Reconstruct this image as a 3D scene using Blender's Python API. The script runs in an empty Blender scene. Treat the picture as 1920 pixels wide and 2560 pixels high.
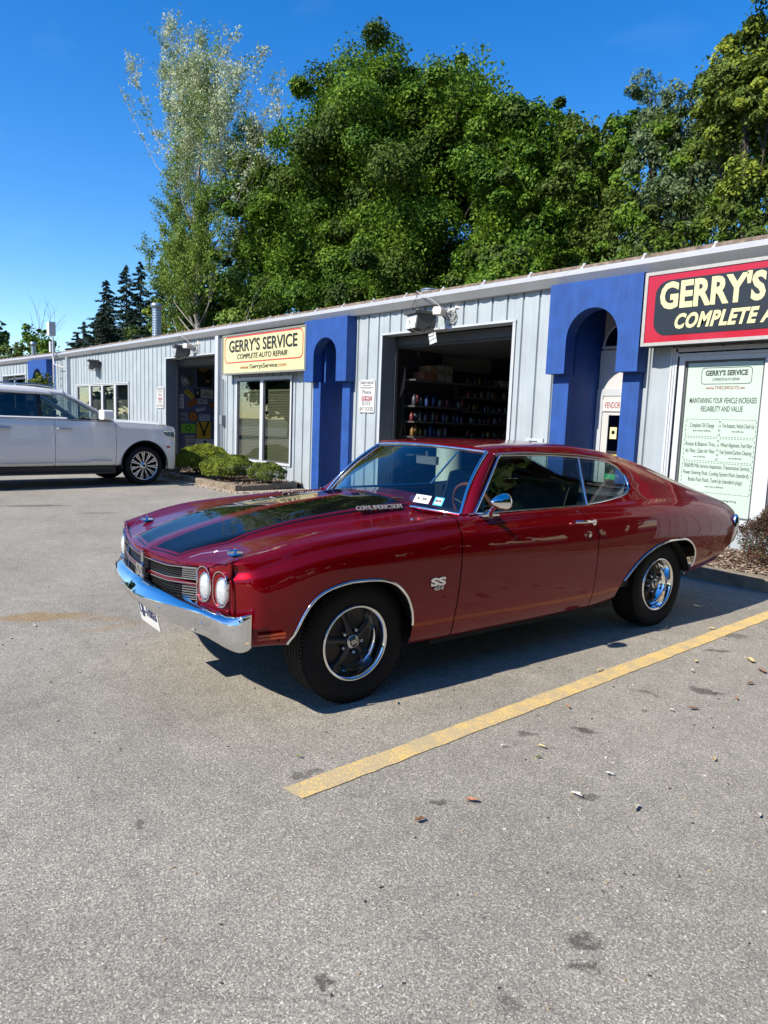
import bpy, math, random
import numpy as np
from mathutils import Vector, Matrix
R_ = math.radians
rnd = random.Random(7)
SC = bpy.context.scene
COL = SC.collection

# ------------------------------------------------------------------ camera
cd = bpy.data.cameras.new('camera'); cam = bpy.data.objects.new('camera', cd); COL.objects.link(cam)
cd.sensor_fit = 'VERTICAL'; cd.sensor_height = 36.0; cd.lens = 1759/2560*36.0
cd.clip_start = 0.05; cd.clip_end = 3000
m = Matrix(((0.6536898, -0.11923812, 0.74730978, 0), (0.75586724, 0.05485279, -0.65242309, 0),
            (0.03680168, 0.9913493, 0.1259849, 1.4895), (0, 0, 0, 1)))
cam.matrix_world = m
SC.camera = cam
# ------------------------------------------------------------------ sky, sun, exposure
SUN_EL = 40.5; SUN_TRAVEL = Vector((0.07, 1.0, 0)).normalized()
w = bpy.data.worlds.new('World'); SC.world = w; w.use_nodes = True
nt = w.node_tree; nt.nodes.clear()
sk = nt.nodes.new('ShaderNodeTexSky'); sk.sky_type = 'NISHITA'; sk.sun_disc = False
sk.sun_elevation = R_(SUN_EL); sk.sun_rotation = R_(184)
sk.altitude = 300; sk.air_density = 1.0; sk.dust_density = 0.25; sk.ozone_density = 3.0
hs = nt.nodes.new('ShaderNodeHueSaturation'); hs.inputs['Saturation'].default_value = 1.39; hs.inputs['Hue'].default_value = 0.507
# thin cirrus streaks
tc = nt.nodes.new('ShaderNodeTexCoord'); mp = nt.nodes.new('ShaderNodeMapping')
mp.inputs['Rotation'].default_value = (0.25, 0.1, 0.6); mp.inputs['Scale'].default_value = (1.2, 6.0, 14.0)
nz = nt.nodes.new('ShaderNodeTexNoise'); nz.inputs['Scale'].default_value = 1.3; nz.inputs['Detail'].default_value = 6
cr = nt.nodes.new('ShaderNodeValToRGB'); cr.color_ramp.elements[0].position = 0.60; cr.color_ramp.elements[1].position = 0.95
cr.color_ramp.elements[1].color = (0.045, 0.045, 0.045, 1)
mx = nt.nodes.new('ShaderNodeMix'); mx.data_type = 'RGBA'
bg = nt.nodes.new('ShaderNodeBackground'); bg.inputs['Strength'].default_value = 0.147
out = nt.nodes.new('ShaderNodeOutputWorld')
L = nt.links.new
L(sk.outputs[0], hs.inputs['Color']); L(tc.outputs['Generated'], mp.inputs[0]); L(mp.outputs[0], nz.inputs['Vector'])
L(nz.outputs[0], cr.inputs[0]); L(cr.outputs[0], mx.inputs[0]); L(hs.outputs[0], mx.inputs[6]); mx.inputs[7].default_value = (6.0, 7.0, 8.0, 1)
L(mx.outputs[2], bg.inputs['Color']); L(bg.outputs[0], out.inputs['Surface'])
sd = bpy.data.lights.new('sun', 'SUN'); sun = bpy.data.objects.new('sun', sd); COL.objects.link(sun)
sd.energy = 5.0; sd.angle = R_(0.53); sd.color = (1.0, 0.92, 0.80)
tv = Vector((SUN_TRAVEL.x*math.cos(R_(SUN_EL)), SUN_TRAVEL.y*math.cos(R_(SUN_EL)), -math.sin(R_(SUN_EL))))
sun.rotation_euler = tv.to_track_quat('-Z', 'Y').to_euler(); sun.location = (-5, -20, 25)
SC.view_settings.view_transform = 'Standard'; SC.view_settings.look = 'None'
SC.view_settings.exposure = 0.62; SC.view_settings.gamma = 1.0
SC.view_settings.use_curve_mapping = False
try:
    SC.cycles.max_bounces = 8; SC.cycles.transparent_max_bounces = 12; SC.cycles.caustics_reflective = False; SC.cycles.caustics_refractive = False
except Exception: pass

# ------------------------------------------------------------------ materials
MATS = {}
def mat(name, col=(0.5,0.5,0.5), rough=0.5, metal=0.0, coat=0.0, noise=0.0, nscale=20.0, bump=0.0, bscale=60.0, spec=0.5, emit=None, dist=0.004, coatr=0.03, grime=None):
    if name in MATS: return MATS[name]
    M = bpy.data.materials.new(name); M.use_nodes = True
    n = M.node_tree.nodes; l = M.node_tree.links; b = n['Principled BSDF']
    b.inputs['Base Color'].default_value = (*col, 1); b.inputs['Roughness'].default_value = rough
    b.inputs['Metallic'].default_value = metal; b.inputs['Coat Weight'].default_value = coat
    b.inputs['Coat Roughness'].default_value = coatr; b.inputs['Specular IOR Level'].default_value = spec
    if noise > 0 or bump > 0 or grime:
        t = n.new('ShaderNodeTexCoord')
    if noise > 0:
        z = n.new('ShaderNodeTexNoise'); z.inputs['Scale'].default_value = nscale; z.inputs['Detail'].default_value = 5
        l.new(t.outputs['Object'], z.inputs['Vector'])
        r = n.new('ShaderNodeMapRange'); r.inputs[3].default_value = 1-noise; r.inputs[4].default_value = 1+noise; r.inputs[1].default_value = .3; r.inputs[2].default_value = .7
        l.new(z.outputs[0], r.inputs[0])
        mm = n.new('ShaderNodeVectorMath'); mm.operation = 'SCALE'; mm.inputs[0].default_value = col
        l.new(r.outputs[0], mm.inputs['Scale']); l.new(mm.outputs[0], b.inputs['Base Color'])
        if grime:   # vertical dirty streaks: (colour, amount)
            mp_ = n.new('ShaderNodeMapping'); mp_.inputs['Scale'].default_value = (9, 9, 0.5)
            z2 = n.new('ShaderNodeTexNoise'); z2.inputs['Scale'].default_value = 2.2; z2.inputs['Detail'].default_value = 6
            l.new(t.outputs['Object'], mp_.inputs[0]); l.new(mp_.outputs[0], z2.inputs['Vector'])
            r2 = n.new('ShaderNodeMapRange'); r2.inputs[1].default_value = .45; r2.inputs[2].default_value = .75; r2.inputs[4].default_value = grime[1]
            l.new(z2.outputs[0], r2.inputs[0])
            x = n.new('ShaderNodeMix'); x.data_type = 'RGBA'; l.new(r2.outputs[0], x.inputs[0]); l.new(mm.outputs[0], x.inputs[6]); x.inputs[7].default_value = (*grime[0], 1)
            l.new(x.outputs[2], b.inputs['Base Color'])
    if bump > 0:
        z = n.new('ShaderNodeTexNoise'); z.inputs['Scale'].default_value = bscale; z.inputs['Detail'].default_value = 4
        l.new(t.outputs['Object'], z.inputs['Vector'])
        bb = n.new('ShaderNodeBump'); bb.inputs['Strength'].default_value = bump; bb.inputs['Distance'].default_value = dist
        l.new(z.outputs[0], bb.inputs['Height']); l.new(bb.outputs[0], b.inputs['Normal'])
    if emit: b.inputs['Emission Color'].default_value = (*emit[0], 1); b.inputs['Emission Strength'].default_value = emit[1]
    MATS[name] = M; return M

def glass(name, tint=(0.6,0.7,0.7), refl=1.0, rough=0.0):
    if name in MATS: return MATS[name]
    M = bpy.data.materials.new(name); M.use_nodes = True
    n = M.node_tree.nodes; l = M.node_tree.links; n.clear()
    o = n.new('ShaderNodeOutputMaterial'); t = n.new('ShaderNodeBsdfTransparent'); t.inputs[0].default_value = (*tint, 1)
    g = n.new('ShaderNodeBsdfGlossy'); g.inputs['Roughness'].default_value = rough; g.inputs['Color'].default_value = (refl,)*3+(1,)
    f = n.new('ShaderNodeFresnel'); gg = n.new('ShaderNodeNewGeometry'); io = n.new('ShaderNodeMapRange'); io.inputs[3].default_value = 1.52; io.inputs[4].default_value = 1/1.52; l.new(gg.outputs['Backfacing'], io.inputs[0]); l.new(io.outputs[0], f.inputs[0])
    s = n.new('ShaderNodeMixShader'); k = n.new('ShaderNodeMath'); k.operation = 'MULTIPLY_ADD'; k.inputs[1].default_value = 1.3; k.inputs[2].default_value = 0.015
    l.new(f.outputs[0], k.inputs[0]); l.new(k.outputs[0], s.inputs[0]); l.new(t.outputs[0], s.inputs[1]); l.new(g.outputs[0], s.inputs[2]); l.new(s.outputs[0], o.inputs[0])
    MATS[name] = M; return M

def leafmat(name, c1, c2, c3=None, transl=0.25, rough=0.5):
    if name in MATS: return MATS[name]
    M = bpy.data.materials.new(name); M.use_nodes = True
    n = M.node_tree.nodes; l = M.node_tree.links; b = n['Principled BSDF']; o = n['Material Output']
    t = n.new('ShaderNodeTexCoord')
    z = n.new('ShaderNodeTexNoise'); z.inputs['Scale'].default_value = 0.55; z.inputs['Detail'].default_value = 3
    l.new(t.outputs['Object'], z.inputs['Vector'])
    w_ = n.new('ShaderNodeTexWhiteNoise'); w_.noise_dimensions = '3D'
    q = n.new('ShaderNodeVectorMath'); q.operation = 'SNAP'; q.inputs[1].default_value = (.15,.15,.15)
    l.new(t.outputs['Object'], q.inputs[0]); l.new(q.outputs[0], w_.inputs[0])
    a = n.new('ShaderNodeMath'); a.operation = 'MULTIPLY_ADD'; a.inputs[1].default_value = 0.5; l.new(w_.outputs[0], a.inputs[0]); l.new(z.outputs[0], a.inputs[2])
    r = n.new('ShaderNodeValToRGB'); r.color_ramp.elements[0].position = .45; r.color_ramp.elements[1].position = .98
    r.color_ramp.elements[0].color = (*c1, 1); r.color_ramp.elements[1].color = (*c2, 1)
    if c3:
        e = r.color_ramp.elements.new(.72); e.color = (*c3, 1)
    l.new(a.outputs[0], r.inputs[0]); l.new(r.outputs[0], b.inputs['Base Color'])
    b.inputs['Roughness'].default_value = rough+.12; b.inputs['Specular IOR Level'].default_value = .20
    tr = n.new('ShaderNodeBsdfTranslucent'); l.new(r.outputs[0], tr.inputs[0])
    s = n.new('ShaderNodeMixShader'); s.inputs[0].default_value = transl
    l.new(b.outputs[0], s.inputs[1]); l.new(tr.outputs[0], s.inputs[2]); l.new(s.outputs[0], o.inputs[0])
    MATS[name] = M; return M

# ------------------------------------------------------------------ object helpers
def link(o, parent=None):
    COL.objects.link(o)
    if parent: o.parent = parent
    return o
def tag(o, label=None, cat=None, group=None, kind=None):
    if label: o['label'] = label
    if cat: o['category'] = cat
    if group: o['group'] = group
    if kind: o['kind'] = kind
    return o
def thing(name, label, cat, loc=(0,0,0), rz=0.0, group=None):
    o = bpy.data.objects.new(name, None); COL.objects.link(o); o.location = loc; o.rotation_euler = (0,0,rz)
    o.empty_display_size = .2
    return tag(o, label, cat, group)
def copy_tree(o, parent=None):
    c = o.copy(); COL.objects.link(c); c.parent = parent
    for ch in list(o.children): copy_tree(ch, c)
    return c

class MB:
    def __init__(s): s.v = []; s.f = []; s.m = []; s.sm = []
    def add(s, V, F, mi=0, smooth=False):
        b = len(s.v); s.v += [tuple(p) for p in V]
        for f in F: s.f.append(tuple(i+b for i in f)); s.m.append(mi); s.sm.append(smooth)
        return s
    def box(s, x0, x1, y0, y1, z0, z1, mi=0):
        V = [(x0,y0,z0),(x1,y0,z0),(x1,y1,z0),(x0,y1,z0),(x0,y0,z1),(x1,y0,z1),(x1,y1,z1),(x0,y1,z1)]
        return s.add(V, [(0,3,2,1),(4,5,6,7),(0,1,5,4),(1,2,6,5),(2,3,7,6),(3,0,4,7)], mi)
    def obox(s, c, ax, ay, az, mi=0):   # oriented box: centre, half-axis vectors
        c, ax, ay, az = map(Vector, (c, ax, ay, az)); V = []
        for k in (-1, 1):
            for (i, j) in ((-1,-1),(1,-1),(1,1),(-1,1)): V.append(c+ax*i+ay*j+az*k)
        return s.add(V, [(0,3,2,1),(4,5,6,7),(0,1,5,4),(1,2,6,5),(2,3,7,6),(3,0,4,7)], mi)
    def prism(s, poly, axis, a, b, mi=0, smooth=False):  # poly 2D extruded along axis 'x','y','z' from a to b
        n = len(poly)
        def P(p, t):
            if axis == 'x': return (t, p[0], p[1])
            if axis == 'y': return (p[0], t, p[1])
            return (p[0], p[1], t)
        V = [P(p, a) for p in poly]+[P(p, b) for p in poly]
        F = [tuple(range(n)), tuple(range(2*n-1, n-1, -1))]
        s.add(V, F, mi)
        s.add(V, [(i, i+n, (i+1) % n+n, (i+1) % n) for i in range(n)], mi, smooth)
        return s
    def lathe(s, prof, c, axis='z', n=24, mi=0, smooth=True, arc=(0, 2*math.pi)):
        V = []; full = abs(arc[1]-arc[0]-2*math.pi) < 1e-6
        k = n if full else n+1
        for i in range(k):
            a = arc[0]+(arc[1]-arc[0])*i/n
            for (r, h) in prof:
                u, w_ = r*math.cos(a), r*math.sin(a)
                p = (u, w_, h) if axis == 'z' else ((u, h, w_) if axis == 'y' else (h, u, w_))
                V.append((c[0]+p[0], c[1]+p[1], c[2]+p[2]))
        m_ = len(prof); F = []
        for i in range(n):
            j = (i+1) % k
            for q in range(m_-1): F.append((i*m_+q, j*m_+q, j*m_+q+1, i*m_+q+1))
        return s.add(V, F, mi, smooth)
    def cyl(s, c, r, h, axis='z', n=16, mi=0, smooth=True):
        prof = [(0.0001, 0), (r, 0), (r, 0), (r, h), (r, h), (0.0001, h)]
        return s.lathe(prof, c, axis, n, mi, smooth)
    def tube(s, pts, r, n=8, mi=0, closed=False, flat=None, smooth=True, caps=True):
        pts = [Vector(p) for p in pts]; N = len(pts); V = []; up0 = Vector(flat) if flat else Vector((0,0,1))
        rr = r if isinstance(r, (list, tuple)) else [r]*N
        for i, p in enumerate(pts):
            a = pts[i-1] if (i > 0 or closed) else p; b = pts[(i+1) % N] if (i < N-1 or closed) else p
            t = (b-a)
            t = t.normalized() if t.length > 1e-9 else Vector((0,0,1))
            u = up0.cross(t)
            if u.length < 1e-3: u = Vector((1,0,0)).cross(t)
            u.normalize(); w_ = t.cross(u)
            for k in range(n):
                an = 2*math.pi*(k+.5)/n
                q = rr[i]
                V.append(p+u*math.cos(an)*(q[0] if isinstance(q, tuple) else q)+w_*math.sin(an)*(q[1] if isinstance(q, tuple) else q))
        F = []
        for i in range(N if closed else N-1):
            j = (i+1) % N
            for k in range(n): F.append((i*n+k, i*n+(k+1) % n, j*n+(k+1) % n, j*n+k))
        s.add(V, F, mi, smooth)
        if caps and not closed:
            s.add(V, [tuple(range(n-1, -1, -1)), tuple(range((N-1)*n, N*n))], mi)
        return s
    def sphere(s, c, r, n=12, mi=0):
        r = r if isinstance(r, (tuple, list)) else (r, r, r)
        prof = [(math.sin(math.pi*i/(n//2))+1e-4, -math.cos(math.pi*i/(n//2))) for i in range(n//2+1)]
        V = []; F = []
        for i in range(n):
            a = 2*math.pi*i/n
            for (q, h) in prof: V.append((c[0]+q*r[0]*math.cos(a), c[1]+q*r[1]*math.sin(a), c[2]+h*r[2]))
        m_ = len(prof)
        for i in range(n):
            for q in range(m_-1): F.append((i*m_+q, ((i+1) % n)*m_+q, ((i+1) % n)*m_+q+1, i*m_+q+1))
        return s.add(V, F, mi, True)
    def mesh(s, name, mats):
        me = bpy.data.meshes.new(name); me.from_pydata(s.v, [], s.f)
        for m_ in (mats if isinstance(mats, (list, tuple)) else [mats]): me.materials.append(m_)
        me.polygons.foreach_set('material_index', s.m); me.polygons.foreach_set('use_smooth', s.sm); me.update(); return me
    def build(s, name, mats, parent=None, loc=None, rot=None):
        o = bpy.data.objects.new(name, s.mesh(name, mats)); link(o, parent)
        if loc: o.location = loc
        if rot: o.rotation_euler = rot
        return o

def rrect(w_, h_, r, n=5, cx=0, cz=0):
    P = []
    for (sx, sz, a0) in ((1,-1,-90),(1,1,0),(-1,1,90),(-1,-1,180)):
        for k in range(n+1):
            a = R_(a0+90*k/n); P.append((cx+sx*(w_/2-r)+r*math.cos(a), cz+sz*(h_/2-r)+r*math.sin(a)))
    return P
def ring(mb, outer, inner, axis, a, b, mi=0):   # frame between two polys with same count
    n = len(outer)
    def P(p, t): return (t, p[0], p[1]) if axis == 'x' else ((p[0], t, p[1]) if axis == 'y' else (p[0], p[1], t))
    V = [P(p, a) for p in outer]+[P(p, a) for p in inner]+[P(p, b) for p in outer]+[P(p, b) for p in inner]
    F = []
    for i in range(n):
        j = (i+1) % n
        F += [(i, j, n+j, n+i), (2*n+i, 3*n+i, 3*n+j, 2*n+j), (i, 2*n+i, 2*n+j, j), (n+i, n+j, 3*n+j, 3*n+i)]
    mb.add(V, F, mi)
_txt = {}
def text_mesh(txt, size, sx=1.0, shear=0.0, bold=0.0, depth=0.0015, align='CENTER', spacing=1.0):
    """text as mesh, lying in the XZ plane facing -Y, centred at the origin"""
    key = (txt, size, sx, shear, bold, depth, align, spacing)
    if key in _txt: return _txt[key]
    c = bpy.data.curves.new('t', 'FONT'); c.body = txt; c.size = size; c.align_x = align; c.align_y = 'CENTER'
    c.offset = bold; c.extrude = depth; c.shear = shear; c.space_character = spacing; c.resolution_u = 3
    o = bpy.data.objects.new('t', c); COL.objects.link(o)
    dg = bpy.context.evaluated_depsgraph_get(); dg.update()
    me = bpy.data.meshes.new_from_object(o.evaluated_get(dg))
    bpy.data.objects.remove(o); bpy.data.curves.remove(c)
    me.transform(Matrix(((sx,0,0,0),(0,0,-1,0),(0,1,0,0),(0,0,0,1))))
    _txt[key] = me; return me
def text(name, txt, size, m_, parent, loc, sx=1.0, shear=0.0, bold=0.0, rot=(0,0,0), align='CENTER', width=None, depth=0.0015, spacing=1.0):
    me = text_mesh(txt, size, 1.0, shear, bold, depth, align, spacing).copy()
    if width:
        xs = [v.co.x for v in me.vertices]; sx = width/max(1e-6, max(xs)-min(xs))
    me.transform(Matrix.Diagonal((sx, 1, 1, 1))); me.materials.clear(); me.materials.append(m_); me.name = name
    o = bpy.data.objects.new(name, me); link(o, parent); o.location = loc; o.rotation_euler = rot; return o
def join_text(items, name, m_, parent):
    """several lines of print -> one mesh; items: (txt,size,width,x,z,y,kwargs)"""
    V = []; F = []
    for (txt, size, width, x, z, y, kw) in items:
        me = text_mesh(txt, size, 1.0, kw.get('shear', 0), kw.get('bold', 0), kw.get('depth', .001), kw.get('align', 'CENTER'))
        xs = [v.co.x for v in me.vertices]; ww = max(xs)-min(xs); sx = width/ww if width else 1; mid = (max(xs)+min(xs))/2
        b = len(V); a = kw.get('ang', 0); ca, sa = math.cos(a), math.sin(a)
        for v in me.vertices:
            px, pz = (v.co.x-mid)*sx, v.co.z*kw.get('sz', 1); V.append((x+px*ca-pz*sa, y+v.co.y, z+px*sa+pz*ca))
        F += [tuple(i+b for i in p.vertices) for p in me.polygons]
    me = bpy.data.meshes.new(name); me.from_pydata(V, [], F); me.materials.append(m_); me.update()
    o = bpy.data.objects.new(name, me); link(o, parent); return o

def pchip(xs, ys, x):
    xs = np.asarray(xs, float); ys = np.asarray(ys, float); x = np.asarray(x, float)
    if xs[0] > xs[-1]: xs = xs[::-1]; ys = ys[::-1]
    h = np.diff(xs); d = np.diff(ys, axis=0)/(h if ys.ndim == 1 else h[:, None])
    mm = np.zeros_like(ys)
    for i in range(1, len(xs)-1):
        a, b = d[i-1], d[i]; w1 = 2*h[i]+h[i-1]; w2 = h[i]+2*h[i-1]
        with np.errstate(all='ignore'):
            mm[i] = np.where(a*b > 0, (w1+w2)/(w1/np.where(a == 0, 1, a)+w2/np.where(b == 0, 1, b)), 0)
    mm[0] = d[0]; mm[-1] = d[-1]
    k = np.clip(np.searchsorted(xs, x)-1, 0, len(xs)-2); t = (x-xs[k])/h[k]
    if ys.ndim > 1: t = t[..., None]; hh = h[k][..., None]
    else: hh = h[k]
    return ((1+2*t)*(1-t)**2)*ys[k]+t*(1-t)**2*hh*mm[k]+t*t*(3-2*t)*ys[k+1]+t*t*(t-1)*hh*mm[k+1]
def crom(P, n):
    """smooth resample (centripetal-ish) of control points P (k,3) to n points by arclength"""
    P = np.asarray(P, float); s = np.r_[0, np.cumsum(np.sqrt(np.linalg.norm(np.diff(P, axis=0), axis=1)+1e-9))]
    return pchip(s, P, np.linspace(0, s[-1], n))
# ------------------------------------------------------------------ ground
def asphalt_mat():
    M = bpy.data.materials.new('asphalt'); M.use_nodes = True
    n = M.node_tree.nodes; l = M.node_tree.links; b = n['Principled BSDF']
    t = n.new('ShaderNodeTexCoord')
    def noise(s, d=4, rough=.6):
        z = n.new('ShaderNodeTexNoise'); z.inputs['Scale'].default_value = s; z.inputs['Detail'].default_value = d; z.inputs['Roughness'].default_value = rough
        l.new(t.outputs['Object'], z.inputs['Vector']); return z
    v = n.new('ShaderNodeTexVoronoi'); v.inputs['Scale'].default_value = 230; l.new(t.outputs['Object'], v.inputs['Vector'])
    r = n.new('ShaderNodeValToRGB'); e = r.color_ramp.elements
    e[0].position = .0; e[0].color = (.085,.079,.066,1); e[1].position = 1; e[1].color = (.84,.78,.64,1)
    x = e.new(.30); x.color = (.193,.182,.156,1); x = e.new(.72); x.color = (.345,.321,.268,1)
    bw = n.new('ShaderNodeSeparateColor'); l.new(v.outputs['Color'], bw.inputs[0])
    f = noise(110, 4, .75)
    mm = n.new('ShaderNodeMath'); mm.operation = 'MULTIPLY_ADD'; mm.inputs[1].default_value = .62; l.new(bw.outputs[0], mm.inputs[0])
    m2 = n.new('ShaderNodeMath'); m2.operation = 'MULTIPLY_ADD'; m2.inputs[1].default_value = 1.1; m2.inputs[2].default_value = -.36; l.new(f.outputs[0], m2.inputs[0]); l.new(m2.outputs[0], mm.inputs[2])
    l.new(mm.outputs[0], r.inputs[0])
    big = noise(.75, 8, .68); rb = n.new('ShaderNodeMapRange'); rb.inputs[1].default_value = .3; rb.inputs[2].default_value = .7; rb.inputs[3].default_value = .80; rb.inputs[4].default_value = 1.14
    l.new(big.outputs[0], rb.inputs[0])
    mid = noise(7, 5, .65); rm = n.new('ShaderNodeMapRange'); rm.inputs[1].default_value = .3; rm.inputs[2].default_value = .7; rm.inputs[3].default_value = .88; rm.inputs[4].default_value = 1.10
    l.new(mid.outputs[0], rm.inputs[0])
    k = n.new('ShaderNodeMath'); k.operation = 'MULTIPLY'; l.new(rb.outputs[0], k.inputs[0]); l.new(rm.outputs[0], k.inputs[1])
    s = n.new('ShaderNodeVectorMath'); s.operation = 'SCALE'; l.new(r.outputs[0], s.inputs[0]); l.new(k.outputs[0], s.inputs['Scale'])
    cur = s.outputs[0]
    # warped coordinates for stains with ragged edges
    wz = noise(5, 4); wa = n.new('ShaderNodeVectorMath'); wa.operation = 'MULTIPLY_ADD'; wa.inputs[1].default_value = (.30,.30,0); l.new(wz.outputs['Color'], wa.inputs[0])
    sb = n.new('ShaderNodeVectorMath'); sb.operation = 'ADD'; sb.inputs[1].default_value = (-.15,-.15,0); l.new(t.outputs['Object'], sb.inputs[0]); l.new(sb.outputs[0], wa.inputs[2])
    def stain(cx, cy, rx, ry, ang, col, amt):
        nonlocal cur
        mp_ = n.new('ShaderNodeMapping'); mp_.vector_type = 'TEXTURE'; mp_.inputs['Location'].default_value = (cx, cy, 0); mp_.inputs['Rotation'].default_value = (0,0,ang); mp_.inputs['Scale'].default_value = (rx, ry, 1)
        l.new(wa.outputs[0], mp_.inputs[0])
        ln = n.new('ShaderNodeVectorMath'); ln.operation = 'LENGTH'; l.new(mp_.outputs[0], ln.inputs[0])
        q = n.new('ShaderNodeMapRange'); q.inputs[1].default_value = .5; q.inputs[2].default_value = 1.15; q.inputs[3].default_value = amt; q.inputs[4].default_value = 0; q.interpolation_type = 'SMOOTHSTEP'; l.new(ln.outputs['Value'], q.inputs[0])
        y = n.new('ShaderNodeMix'); y.data_type = 'RGBA'; y.blend_type = 'MULTIPLY'; l.new(q.outputs[0], y.inputs[0]); l.new(cur, y.inputs[6]); y.inputs[7].default_value = (*col, 1); cur = y.outputs[2]
    D_ = (.36,.35,.34)
    for a in STAINS: stain(*a)
    # faint cracks
    ck = n.new('ShaderNodeTexVoronoi'); ck.feature = 'DISTANCE_TO_EDGE'; ck.inputs['Scale'].default_value = .33; l.new(wa.outputs[0], ck.inputs['Vector'])
    cq = n.new('ShaderNodeMapRange'); cq.inputs[1].default_value = .0; cq.inputs[2].default_value = .0045; cq.inputs[3].default_value = .86; cq.inputs[4].default_value = 1; l.new(ck.outputs[0], cq.inputs[0])
    sc_ = n.new('ShaderNodeVectorMath'); sc_.operation = 'SCALE'; l.new(cur, sc_.inputs[0]); l.new(cq.outputs[0], sc_.inputs['Scale'])
    l.new(sc_.outputs[0], b.inputs['Base Color']); b.inputs['Roughness'].default_value = .88; b.inputs['Specular IOR Level'].default_value = .3
    bu = n.new('ShaderNodeBump'); bu.inputs['Strength'].default_value = .55; bu.inputs['Distance'].default_value = .004
    l.new(mm.outputs[0], bu.inputs['Height']); l.new(bu.outputs[0], b.inputs['Normal'])
    return M
STAINS = [(-5.35,1.42,.42,.13,1.15,(1.0,.72,.38),.75), (-5.05,1.75,.25,.08,1.2,(1.0,.78,.5),.5), (-4.83,1.75,.05,.33,-.05,(1.1,.86,.6),.5), (-11.8,3.05,.55,.16,1.2,(.4,.4,.4),.8), (-10.6,3.6,.3,.1,1.2,(.45,.45,.45),.6),
          (-8.6,3.9,.5,.1,1.1,(.5,.5,.5),.5)]
def gpt(*P):
    for (x, y, rx, ry, a, amt) in P: STAINS.append((x, y, rx, ry, a, (.30,.29,.28), amt))
gpt((-1.86,2.98,.10,.055,.6,.9), (-1.98,2.72,.05,.03,.6,.7), (-1.72,4.05,.10,.05,.6,.8), (-1.95,3.72,.10,.035,.5,.6), (-2.05,4.9,.11,.05,.6,.8), (-2.12,5.4,.12,.05,.5,.6),
    (-1.45,2.45,.06,.03,.6,.7), (-1.02,1.72,.07,.035,.7,.75), (-.95,1.62,.05,.03,.7,.7), (-1.85,1.93,.04,.03,.7,.8), (-1.35,1.03,.03,.03,0,.85), (-1.0,1.35,.05,.04,.2,.5), (-2.3,1.62,.07,.03,.8,.6), (-1.75,3.5,.04,.02,.5,.6),
    (-2.35,.95,.03,.03,0,.6), (-.65,1.5,.05,.03,.4,.6), (-.55,2.15,.05,.02,.4,.6))
def sheet(name, x0, x1, y0, y1, z, m_, kind='structure', nx=1, ny=1):
    mb = MB(); mb.add([(x0,y0,z),(x1,y0,z),(x1,y1,z),(x0,y1,z)], [(0,1,2,3)]); return tag(mb.build(name, m_), kind=kind)
sheet('ground', -1200, 1200, -1200, 1200, -0.03, mat('dirt', (.11,.12,.06), .95, noise=.4, nscale=.6))
ASPH = asphalt_mat()
sheet('parking_lot', -130, 12, -45, 8.9, 0.0, ASPH)

# worn yellow parking line
def line_mat():
    M = bpy.data.materials.new('worn_yellow_paint'); M.use_nodes = True
    n = M.node_tree.nodes; l = M.node_tree.links; b = n['Principled BSDF']; t = n.new('ShaderNodeTexCoord')
    z = n.new('ShaderNodeTexNoise'); z.inputs['Scale'].default_value = 120; z.inputs['Detail'].default_value = 3; l.new(t.outputs['Object'], z.inputs['Vector'])
    z2 = n.new('ShaderNodeTexNoise'); z2.inputs['Scale'].default_value = 6; z2.inputs['Detail'].default_value = 4; l.new(t.outputs['Object'], z2.inputs['Vector'])
    a = n.new('ShaderNodeMath'); a.operation = 'MULTIPLY_ADD'; a.inputs[1].default_value = .55; l.new(z2.outputs[0], a.inputs[0]); l.new(z.outputs[0], a.inputs[2])
    sp = n.new('ShaderNodeSeparateXYZ'); l.new(t.outputs['Object'], sp.inputs[0])
    fy = n.new('ShaderNodeMapRange'); fy.inputs[1].default_value = 1.5; fy.inputs[2].default_value = 6; fy.inputs[3].default_value = -.02; fy.inputs[4].default_value = -.13; l.new(sp.outputs[1], fy.inputs[0])
    a2 = n.new('ShaderNodeMath'); a2.operation = 'ADD'; l.new(a.outputs[0], a2.inputs[0]); l.new(fy.outputs[0], a2.inputs[1])
    r = n.new('ShaderNodeValToRGB'); e = r.color_ramp.elements; e[0].position = .60; e[0].color = (.68,.46,.15,1); e[1].position = .78; e[1].color = (.40,.33,.20,1)
    l.new(a2.outputs[0], r.inputs[0]); l.new(r.outputs[0], b.inputs['Base Color']); b.inputs['Roughness'].default_value = .8
    bu = n.new('ShaderNodeBump'); bu.inputs['Strength'].default_value = .4; bu.inputs['Distance'].default_value = .003; l.new(z.outputs[0], bu.inputs['Height']); l.new(bu.outputs[0], b.inputs['Normal'])
    return M
mb = MB(); V = []; nseg = 90
for i in range(nseg+1):
    y = 1.49+(7.05-1.49)*i/nseg; e = rnd.uniform(-.003,.003)
    V += [(-2.268+e*1.4, y-.0, .004), (-2.153+rnd.uniform(-.004,.004), y+.02, .004)]
mb.add(V, [(2*i, 2*i+1, 2*i+3, 2*i+2) for i in range(nseg)])
tag(mb.build('parking_line', line_mat()), kind='structure')

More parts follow.
